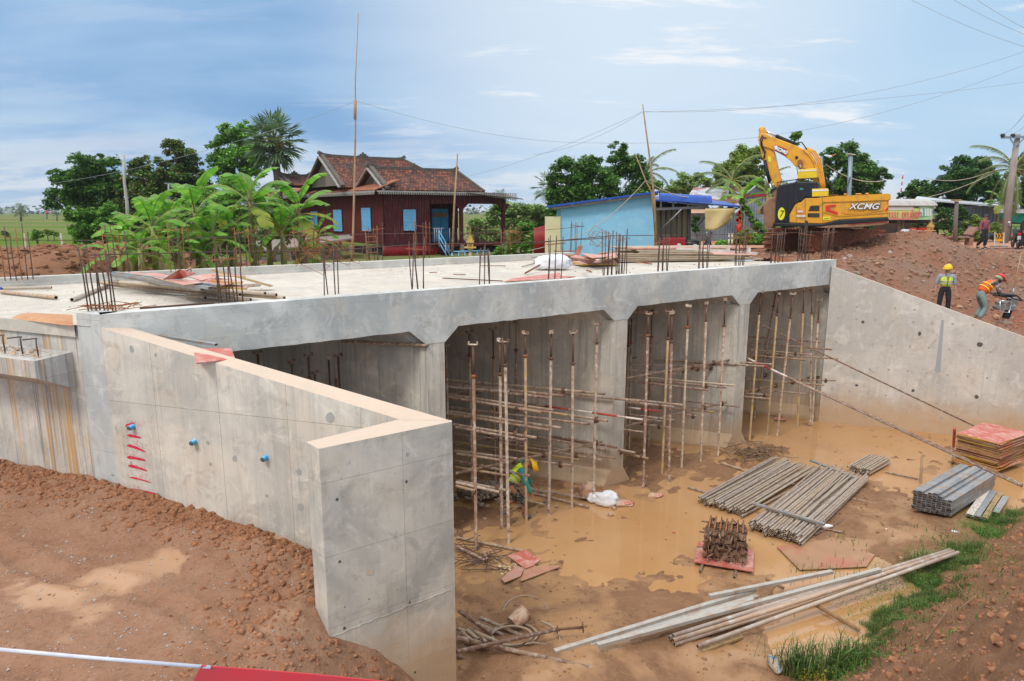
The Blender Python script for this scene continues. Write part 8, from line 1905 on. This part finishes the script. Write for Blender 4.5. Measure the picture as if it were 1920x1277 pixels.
mb=MB(); mb.path([rg+Vector(q) for q in ((.30,-.2,.80),(.1,-.22,.95),(-.35,-.2,.98),(-.5,0,.93),(-.35,.2,.98),(.1,.22,.95),(.30,.2,.80),(.42,0,.76),(.30,-.2,.80))],.022,7); mb.ell(rg+Vector((-.05,0,.93)),(.34,.17,.06),12,6); reparent(mb.build('handle',M_xb),rm)
mb=MB(); mb.path([rg+Vector(q) for q in ((-.38,-.18,.78),(-.36,-.19,.42),(-.05,-.2,.40),(-.02,-.19,.76),(-.38,-.18,.78))],.016,6); reparent(mb.build('guard_bar',M_chr),rm)
# spade stuck in the soil behind
s0,s1=PY(1897,560,23.6),PY(1914,478,23.9); mb=MB(); e=empty('spade',s0,'long handled spade standing in the soil behind the rammer','spade'); mb.tube(s0.lerp(s1,.2),s1,.018,n=6); reparent(mb.build('shaft',M_bamboo),e); mb=MB(); mb.tube(s0.lerp(s1,.08),s0.lerp(s1,.24),.028,n=6); mb.beam(s0.lerp(s1,-.18),s0.lerp(s1,.10),.24,.015,up=(0,1,0)); reparent(mb.build('blade',M_galv),e)
a,b_=PY(1895,610,21.9),PY(1922,578,22.1); line_obj([a,a.lerp(b_,.5)+Vector((-.05,0,.05)),b_],.016,'thin curved stick at the right picture edge beside the rammer','stick','stick',M_stick,None)
# worker in the pit, bent forward towards the right
JP=dict(pel=(0,-.16,.76),waist=(0,-.09,.89),chest=(0,.07,1.09),neck=(0,.16,1.20),headb=(0,.21,1.21),headt=(0,.31,1.18),shL=(-.19,.09,1.14),elL=(-.24,.18,.88),wrL=(-.20,.30,.66),haL=(-.18,.34,.60),shR=(.19,.09,1.14),elR=(.24,.16,.86),wrR=(.22,.26,.62),haR=(.22,.31,.55),hipL=(-.10,-.18,.70),knL=(-.13,-.02,.36),anL=(-.12,-.42,.10),toL=(-.12,-.30,.04),hipR=(.10,-.18,.70),knR=(.13,.12,.40),anR=(.12,.10,.08),toR=(.12,.24,.03),face=(0,.25,-.95),tl=.25,bands=(.0,.42))
pf_=P(976,968,0); person('bending worker in a yellow helmet and lime vest among the props in the pit',(pf_.x-.06,pf_.y,0.0),-PI/2+.05,JP,dict(skin=M_skin,shirt=cloth('teal_shirt',(.02,.26,.24),(.03,.20,.19)),trousers=cloth('muddy_black_shorts',(.02,.022,.03),(.035,.035,.04),9,col3=(.35,.33,.3),sc3=22),vest=cloth('lime_vest_bright',(.55,.80,.03),(.62,.76,.03)),band=M_bnd,shoe=mat('blue_grey_sandal',(.10,.12,.16),.6)),1.10,(M_hy,0))
# pedestrians
J=dict(ST_); J.update(knL=(-.1,.1,.5),anL=(-.10,.02,.10),toL=(-.1,.14,.04),knR=(.10,.06,.48),anR=(.11,-.22,.12),toR=(.11,-.10,.04),elL=(-.30,-.06,1.14),wrL=(-.24,.08,.93),haL=(-.22,.1,.86))
q=P(1840,465.5,5.16); YP=q.y
pz=plain_h(q.x,q.y)+.05
def ped(px_,py_,**k):
    z=5.15
    for _ in range(6): q=P(px_,py_,z); z=plain_h(q.x,q.y)+.05
    return q
q=ped(1841,466); q_h=1.0
person('man in a plum shirt and black trousers walking on the road',q,PI+.3,J,dict(skin=M_skin,shirt=cloth('plum_shirt',(.26,.075,.11),(.20,.06,.09)),trousers=cloth('black_jeans',(.012,.012,.016),(.02,.02,.024)),hair=M_bd),1.0)
q2=ped(1917,466); J=dict(ST_); J.update(elL=(-.28,.08,1.12),wrL=(-.16,.2,1.05),haL=(-.1,.22,1.06))
def mask(e,g,fw,hd,sd):
    mb=MB(); c=g('headb').lerp(g('headt'),.2)+fw*.07; mb.ell(c,(.06,.03,.045),10,6); o=mb.build('face_mask',M_wd); o.parent=e
person('person in black clothes with a white face mask beside the motorbike',q2,PI+.5,J,dict(skin=M_skin,shirt=cloth('black_jacket',(.012,.012,.016),(.03,.02,.03)),trousers=bpy.data.materials['black_jeans'],hair=cloth('dark_cap',(.03,.015,.015),(.05,.02,.02))),1.0,None,mask)
# ================= poles, wires, shrine, street things =================
def pole(pts,r0,r1,label,name='bamboo_pole',cat='pole',m=None,nodes=True,grp=None):
    mb=MB(); n=len(pts); rs=[r0+(r1-r0)*i/(n-1) for i in range(n)]; mb.path(pts,rs,8)
    if nodes:
        tot=sum((Vector(pts[i+1])-Vector(pts[i])).length for i in range(n-1)); k=int(tot/.42)
        for j in range(1,k):
            f=j/k*(n-1); i=min(n-2,int(f)); p=Vector(pts[i]).lerp(Vector(pts[i+1]),f-i); d=(Vector(pts[i+1])-Vector(pts[i])).normalized(); r=(rs[i]+(rs[i+1]-rs[i])*(f-i))*1.18; mb.tube(p-d*.012,p+d*.012,r,n=8)
    return tag(mb.build(name,m or M_bamboo,org=pts[0]),label,cat,grp)
YT=22.6
pole([PY(x,y,YT) for x,y in ((659,490),(662,440),(665,320),(667,212),(666,160),(672,25))],.045,.010,'very tall bamboo pole standing in front of the maroon house')
mb=MB(); mb.tube(PY(665.5,224,YT),PY(666,188,YT),.05,n=7); tag(mb.build('splice',M_bamboo),'bound splice halfway up the very tall bamboo pole','splice')
pole([PY(x,y,25.5) for x,y in ((848,474),(852,380),(858,288))],.045,.022,'bamboo pole leaning in front of the house porch')
pole([PY(x,y,31.5) for x,y in ((1231,478),(1227,370),(1216,280),(1205,196))],.055,.028,'tall bent bamboo pole at the corner of the blue shed')
pole([PY(x,y,32.0) for x,y in ((1229,440),(1222,360),(1211,340),(1191,288))],.045,.020,'shorter bamboo pole crossed with the tall bent one')
pole([PY(x,y,38.0) for x,y in ((241,440),(238,380),(233,340),(232,290))],.10,.06,'thin pale pole standing left of the bronze mango tree',m=mat('pale_pole',(.42,.39,.36),.8),nodes=False)
M_lamp=mat('lamp_post_steel',(.22,.28,.34),.5,.4)
def wires(a,b_,s,label,r=.012,n=16,m=None,name='wire'):
    mb=MB(); mb.path(sag(a,b_,n,s),r*.72,4,sm=False); return tag(mb.build(name,m or M_wire),label,'wire')
M_wire=mat('grey_cable',(.30,.33,.36),.7); M_rope=mat('pale_rope',(.50,.44,.36),.8)
wires(PY(667,189,YT),PY(560,228,34),.05,'thin wire from the tall bamboo pole towards the sugar palm',.008)
wires(PY(560,228,34),PY(105,343,44),.3,'thin wire running over the trees to the left',.012)
wires(PY(667,189,YT),PY(1125,268,30),.35,'thin wire from the tall bamboo pole sagging to the right',.008)
wires(PY(1125,268,30),PY(1205,268,33),.02,'wire joining the middle spans above the large tree',.010)
wires(PY(1205,268,33),PY(1930,118,30),.9,'long wire sagging behind the excavator boom',.010)
wires(PY(1207,209,31.5),PY(1935,92,30),.75,'upper wire from the bent bamboo pole to the right',.010)
wires(PY(1207,210,31.5),PY(1935,152,34),.25,'second wire from the bent bamboo pole to the right',.010)
wires(PY(1207,209,31.5),PY(1000,290,38),.35,'wire from the bent bamboo pole down to the left',.010)
wires(PY(1205,209,31.5),PY(880,330,40),.25,'lower wire from the bent bamboo pole down to the left',.010)
wires(PY(1700,-5,24),PY(1935,92,22),.1,'wire crossing the upper right corner, lowest',.008)
wires(PY(1780,-5,22),PY(1935,70,21),.05,'wire crossing the upper right corner, middle',.008)
wires(PY(1825,-5,20),PY(1935,60,19),.03,'wire crossing the upper right corner, highest',.008)
wires(PY(1211,338,32),PY(1050,455,32.8),.45,'pale rope slanting down across the blue shed wall',.022,m=M_rope,name='rope')
wires(PY(1050,455,32.8),PY(990,470,30),.02,'pale rope end tied near the cream wall',.016,m=M_rope,name='rope')
wires(PY(1211,338,32),PY(1365,356,34),.55,'pale rope from the crossed poles to the banana plant',.022,m=M_rope,name='rope')
wires(PY(1365,348,34),PY(1390,390,34),.02,'pale rope tied down beside the banner',.02,m=M_rope,name='rope')
wires(PY(1548,308,38),PY(1656,339,40),.35,'cream rope sagging between the lamp posts',.03,m=M_rope,name='rope')
wires(PY(1735,333,43),PY(1855,322,44),.35,'cream rope sagging in front of the big right tree',.022,m=M_rope,name='rope')
wires(PY(1738,370,43),PY(1862,325,44),.15,'cream rope slanting up to the utility pole',.022,m=M_rope,name='rope')
# utility pole
yp=41; e=empty('utility_pole',PY(1884,450,yp),'weathered wooden utility pole with a crossarm at the right','utility pole')
mb=MB(); b_=PY(1883,452,yp); b_.z=4.9; mb.path([b_,PY(1895,350,yp),PY(1908,252,yp)],[.22,.18,.15],9); reparent(mb.build('pole',mat('weathered_pole',(.33,.29,.26),.85,col2=(.22,.19,.17),scale=5,stretch=(1,1,.2))),e)
mb=MB(); mb.beam(PY(1878,258,yp-.2),PY(1940,256,yp-.2),.12,.12); mb.beam(PY(1894,260,yp-.2),PY(1903,273,yp-.2),.05,.05); mb.beam(PY(1922,258,yp-.2),PY(1906,273,yp-.2),.05,.05); reparent(mb.build('crossarm',M_lamp),e)
for x in (1880,1899): mb=MB(); mb.tube(PY(x,257,yp-.2),PY(x,250.5,yp-.2),.10,n=9); mb.tube(PY(x,255,yp-.2),PY(x,253,yp-.2),.14,n=9); reparent(mb.build('insulator',M_bd),e)
wires(PY(1880,251,yp-.2),PY(1935,195,22),.2,'wire rising from the left insulator of the utility pole',.012); wires(PY(1899,251,yp-.2),PY(1935,222,25),.1,'wire rising from the right insulator of the utility pole',.012)
# lamp posts
e=empty('street_lamp',PY(1595,400,37),'grey steel solar lamp post right of the excavator boom','street lamp')
mb=MB(); b_=PY(1594,400,37); b_.z=5; mb.path([b_,PY(1595,290,37)],[.11,.11],9); reparent(mb.build('post',M_lamp),e); mb=MB(); mb.box(PY(1595,289.5,37),(.38,.3,.05),rot=Matrix.Rotation(.15,3,'Y')); reparent(mb.build('solar_panel',mat('panel_pale',(.5,.47,.36),.5)),e)
mb=MB(); mb.path([PY(1594,332,36.9),PY(1590,345,36.8),PY(1583,362,36.7)],.03,6); reparent(mb.build('bracket',M_bd),e)
e=empty('street_lamp',PY(1546,380,38),'solar lamp with a curved arm above the excavator boom','street lamp')
mb=MB(); b_=PY(1545,390,38); b_.z=5; mb.path([b_,PY(1541,293,38)],[.08,.08],8); reparent(mb.build('post',M_lamp),e); mb=MB(); mb.path([PY(1541,306,38),PY(1548,298,38),PY(1557,294,38)],.03,6); reparent(mb.build('arm',M_bd),e)
mb=MB(); mb.hexa([PY(x,y,37.7) for x,y in ((1545,292),(1556,296),(1560,294),(1546,291))]+[PY(x,y,38.3) for x,y in ((1545,290.5),(1556,294),(1562,291.5),(1548,289.5))]); mb.beam(PY(1553,296,38),PY(1567,289,38),.16,.04,1); reparent(mb.build('lamp_head',[mat('lamp_grey',(.45,.48,.5),.5),M_rust]),e)
e=empty('antenna_mast',PY(316,400,40),'thin steel antenna mast rising among the trees behind the bananas','antenna'); mb=MB(); mb.path([PY(317,385,40),PY(316,345,40)],.05,6); reparent(mb.build('mast',M_lamp),e); mb=MB(); mb.beam(PY(308,344,40),PY(324,344,40),.04,.05); mb.beam(PY(311,371,40),PY(321,371,40),.03,.04); reparent(mb.build('crossbars',M_lamp),e)
# red and white mast behind the shop
mb=MB(); 
for i in range(6): mb.tube(PY(1690+(-1+i)*.7,360-i*6-0,44),PY(1690+i*.7,354-i*6,44),.035,n=6,mi=i%2)
tag(mb.build('mast',[M_redd,M_wd]),'thin red and white mast behind the shop roof','mast')
e=empty('telephone_mast',PY(40,400,300),'distant red and white telephone mast on the horizon','mast'); mb=MB(); mb.tube(PY(88,414,250),PY(88,388,250),.22,n=6); reparent(mb.build('mast',M_lamp),e); mb=MB(); mb.tube(PY(88,402,250),PY(88,396,250),.38,n=8); mb.tube(PY(88,395,250),PY(88,391,250),.28,n=8); reparent(mb.build('antennas',M_redd),e)
# rusty ladder of bars at the house
e=empty('steel_ladder',PY(695,490,39),'rusty ladder of bars leaning on the maroon house corner','ladder')
mb=MB(); 
for x in (688,706): mb.tube(PY(x+4,492,38.5),PY(x-2,438,39.8),.03,n=6)
reparent(mb.build('rails',M_rebar),e); mb=MB()
for k in range(5): mb.beam(PY(688-k*.9+3,484-k*10,38.6+k*.2),PY(706-k*.9+3,483-k*10,38.6+k*.2),.05,.05)
reparent(mb.build('rungs',M_rust),e)
# golden shrine
M_gold=mat('shrine_gold',(.62,.40,.10),.5,col2=(.50,.28,.06),scale=8,col3=(.68,.55,.25)); M_pink=mat('shrine_base',(.55,.42,.30),.7)
def shrine(c,s,label):
    e=empty('spirit_shrine',c,label,'shrine'); mb=MB(); mb.tube(c,c+Vector((0,0,1.05*s)),.16*s,r2=.13*s,n=10); mb.tube(c+Vector((0,0,1.0*s)),c+Vector((0,0,1.25*s)),.13*s,r2=.34*s,n=10); reparent(mb.build('pedestal',M_pink),e)
    z=c.z+1.25*s; mb=MB(); mb.box((c.x,c.y,z+.05*s),(1.0*s,.8*s,.1*s)); 
    for dx in (-.22,.22):
        for dy in (-.18,.18): mb.box((c.x+dx*s,c.y+dy*s,z+.3*s),(.07*s,.07*s,.42*s))
    mb.box((c.x,c.y+.1*s,z+.3*s),(.36*s,.2*s,.4*s)); reparent(mb.build('house',M_gold),e)
    mb=MB()
    for k in range(5): mb.box((c.x,c.y,z+(.53+k*.12)*s),((.66-.12*k)*s,(.56-.1*k)*s,.13*s))
    for dx in (-1,1):
        for k in range(3): mb.tube((c.x+dx*(.30-.1*k)*s,c.y-.25*s,z+(.56+k*.2)*s),(c.x+dx*(.40-.1*k)*s,c.y-.28*s,z+(.72+k*.2)*s),.03*s,r2=.005,n=5)
    mb.tube((c.x,c.y,z+1.08*s),(c.x,c.y,z+1.75*s),.06*s,r2=.008,n=7); reparent(mb.build('roof_spire',M_gold),e)
c=PY(882,484,33.5); c.z=4.75; shrine(c,.56,'golden spirit shrine on a pedestal in front of the maroon house porch')
c=PY(1743,441,38.0); c.z=PY(1743,452,38).z; shrine(c,.44,'small golden shrine behind the top of the soil mound')
mb=MB()
for i,(x,y,w,h) in enumerate(((1722,436,14,4),(1712,433,7,7),(1730,432,7,6),(1738,434,5,6))):
    a,b_=PY(x-w,y+h,38.6),PY(x+w,y-h,38.6); mb.box((a+b_)/2,(abs(b_.x-a.x)*.8,.3,abs(b_.z-a.z)*.8),mi=0)
for i in range(6): mb.box(PY(1711+i*2.6,434+(i%2)*3,38.4),(.07,.05,.12),mi=1)
tag(mb.build('red_display',[mat('shrine_red',(.45,.03,.02),.6),M_wd]),'red painted altar decorations beside the small golden shrine','altar')
crumple(PY(1698,436,38.5),(.28,.2,.2),'white and blue bundle on the soil behind the excavator',mat('blueish_cloth',(.5,.6,.68),.7),'bundle','bundle',seed=77)
# chevron sign
def flat2(px0,py0,px1,py1,Y,th=.03,mi=0,mb=None):
    q=flat(px0,py0,px1,py1,Y,th); 
    if mb: mb.add(q.v,q.f,mi); return mb
    return q
ysn=38.2; e=empty('chevron_sign',PY(1872,462,ysn),'orange and black chevron road sign on steel legs','road sign')
reparent(flat(1865,436.5,1882.5,452.5,ysn).build('board',mat('chevron_orange',(.80,.38,.0),.5)),e)
mb=MB(); flat2(1865,436.5,1882.5,447.5,ysn-.02,.015,0,mb); reparent(mb.build('black_panel',M_bd),e)
mb=MB()
for i in range(3):
    x=1867+i*5.2
    for (y0,y1,s) in ((437,442,0),(447,442,0)):
        a=PY(x,y0,ysn-.03); b_=PY(x+3.4,y1,ysn-.03); w=PY(x+2.4,y0,ysn-.03)-a; mb.add([a,a+w,b_+w*.9,b_],[(0,1,2,3)])
reparent(mb.build('chevrons',bpy.data.materials['chevron_orange']),e)
for x in (1865.5,1882.5): 
    mb=MB(); b_=ped(x-1,463.5); mb.tube(b_,PY(x,436,ysn),.035,n=6); mb.box(b_+Vector((0,0,.04)),(.35,.2,.07)); reparent(mb.build('leg',M_galv),e)
# motorbikes
def moto(c,rz,s,label,plate=True):
    e=empty('motorbike',c,label,'motorbike'); Rz=Matrix.Rotation(rz,3,'Z'); T=lambda x,y,z: c+Rz@Vector((x*s,y*s,z*s))
    for nm,x in (('wheel',-.62),('wheel',.62)):
        mb=MB(); mb.path([T(x+.27*math.cos(t),0,.29+.27*math.sin(t)) for t in [i*PI/9 for i in range(19)]],.045*s,7); w=reparent(mb.build(nm,M_bd),e)
        mb=MB(); mb.tube(T(x,-.05,.29),T(x,.05,.29),.07*s,n=8)
        for i in range(5): t=i*1.256; mb.beam(T(x,0,.29),T(x+.24*math.cos(t),0,.29+.24*math.sin(t)),.02,.02)
        reparent(mb.build('rim',M_galv),e)
    mb=MB(); mb.path([T(-.78,0,.72),T(-.4,0,.68),T(-.05,0,.52),T(.2,0,.50),T(.42,0,.86)],[.10*s,.15*s,.14*s,.12*s,.13*s],9); mb.box(T(-.05,0,.38),(.35*s,.2*s,.28*s),rz=rz); reparent(mb.build('body',mat('bike_plastic',(.025,.025,.03),.35) if 'bike_plastic' not in bpy.data.materials else bpy.data.materials['bike_plastic']),e)
    mb=MB(); mb.path([T(-.75,0,.82),T(-.35,0,.80),T(.0,0,.74)],[.08*s,.11*s,.08*s],8); reparent(mb.build('seat',M_bd),e)
    mb=MB(); mb.path([T(.40,-.33,1.0),T(.46,-.12,1.02),T(.46,.12,1.02),T(.40,.33,1.0)],.018*s,6); mb.tube(T(.45,0,.98),T(.64,0,.35),.04*s,n=6); reparent(mb.build('handlebar',M_bd),e)
    for sg in (-1,1): mb=MB(); mb.tube(T(.42,sg*.22,1.02),T(.42,sg*.28,1.20),.01*s,n=5); mb.ell(T(.42,sg*.30,1.23),(.05*s,.07*s,.05*s),8,5); reparent(mb.build('mirror',M_wd if sg>0 else M_bd),e)
    mb=MB(); mb.box(T(.55,0,.88),(.12*s,.2*s,.14*s),rz=rz); reparent(mb.build('headlamp',M_galv),e)
    mb=MB(); mb.box(T(-.86,0,.70),(.06*s,.22*s,.10*s),rz=rz); reparent(mb.build('tail_lamp',M_redd),e)
    if plate: mb=MB(); mb.box(T(-.92,0,.52),(.02*s,.24*s,.18*s),rz=rz); reparent(mb.build('number_plate',M_wd),e)
    return e
moto(ped(1903,464.5),R(64),1.05,'black motorbike parked beside the chevron sign')
c=PY(1312,480,33.2); c.z=5.02; moto(c,.1,.95,'black motorbike parked under the awning',False)
# red chest, bench, posts
mb=MB(); c=PY(1262,462,33.3); mb.box(c,(1.1,.5,.85),rz=.15); q=mb.build('red_chest',M_redcor); bev(q,.05); tag(q,'dark red chest standing in front of the yellow shed wall','chest')
e=empty('stone_bench',ped(1804,459),'reddish stone bench with a backrest near the road','bench'); b0=ped(1804,460)
M_ben=mat('reddish_stone',(.33,.18,.14),.8,col2=(.26,.14,.10),scale=5)
mb=MB(); mb.box(b0+Vector((-.35,0,.46)),(1.1,.5,.09)); reparent(mb.build('seat',M_ben),e)
mb=MB(); mb.box(b0+Vector((.42,0.05,.78)),(.5,.7,.10),rot=Matrix.Rotation(-1.0,3,'Y')); reparent(mb.build('backrest',M_ben),e)
for dx in (-.6,.35): mb=MB(); mb.box(b0+Vector((dx,0,.22)),(.22,.42,.46)); reparent(mb.build('leg',M_ben),e)
e=empty('wooden_post',ped(1791,461),'dark wooden post with a small tray on top by the bench','post'); b0=ped(1791,461); mb=MB(); mb.path([b0,PY(1791.5,420,b0.y),PY(1794,378,b0.y)],[.13,.11,.09],8); reparent(mb.build('post',mat('dark_post_wood',(.16,.13,.115),.9)),e); mb=MB(); mb.box(PY(1793,375.5,b0.y),(.36,.3,.10)); mb.beam(PY(1790,377,b0.y),PY(1793,383,b0.y),.04,.04); reparent(mb.build('tray',M_plye),e)
for i,(x,l) in enumerate(((1366,'left'),(1372,'right'))):
    mb=MB(); p0=PY(x,480,32.5); p1=PY(x+1,438,32.5)
    for k in range(4): mb.tube(p0.lerp(p1,k/4),p0.lerp(p1,(k+1)/4),.045,n=7,mi=[1,0,1,1][k])
    tag(mb.build('marker_post',[mat('brick_red_paint',(.35,.08,.05),.7) if 'brick_red_paint' not in bpy.data.materials else bpy.data.materials['brick_red_paint'],M_wht]),f'{l} of the two thin red and white marker posts under the tarpaulin','marker post','marker posts')
for i,(x,y) in enumerate(((116,452),(47,452))):
    mb=MB(); p=PY(x,y+8,40); mb.box(PY(x,y,40),(.08,.08,.9)); tag(mb.build('fence_post',M_wht),['whitish concrete fence post in the field','faint concrete fence post further left in the field'][i],'post')
# lean roof beams of white rope along the rear curb, loose tyre-less extras
wires(PT(700,494,8.3),PT(1030,478,8.3),.03,'thin cord lying along the rear curb',.012,m=M_rope,name='cord')
# red slips stuck on the pier
a=PT(1105,722,1.2); mb=MB(); mb.box(a,(.12,.02,.28),rot=Matrix.Rotation(.35,3,'Y')); tag(mb.build('red_tag',M_ply),'small red board slip leaning at the middle pier wall','board')
# ================= air =================
m=bpy.data.materials.new('haze_air'); m.use_nodes=True; t=m.node_tree; t.nodes.clear(); o_=t.nodes.new('ShaderNodeOutputMaterial'); v=t.nodes.new('ShaderNodeVolumePrincipled')
v.inputs['Color'].default_value=(.80,.87,.95,1); v.inputs['Density'].default_value=.00025; v.inputs['Anisotropy'].default_value=.2; t.links.new(v.outputs[0],o_.inputs['Volume'])
mb=MB(); mb.box((0,1200,21),(3300,2800,46)); tag(mb.build('haze',m),kind='stuff')
SC.cycles.volume_bounces=0
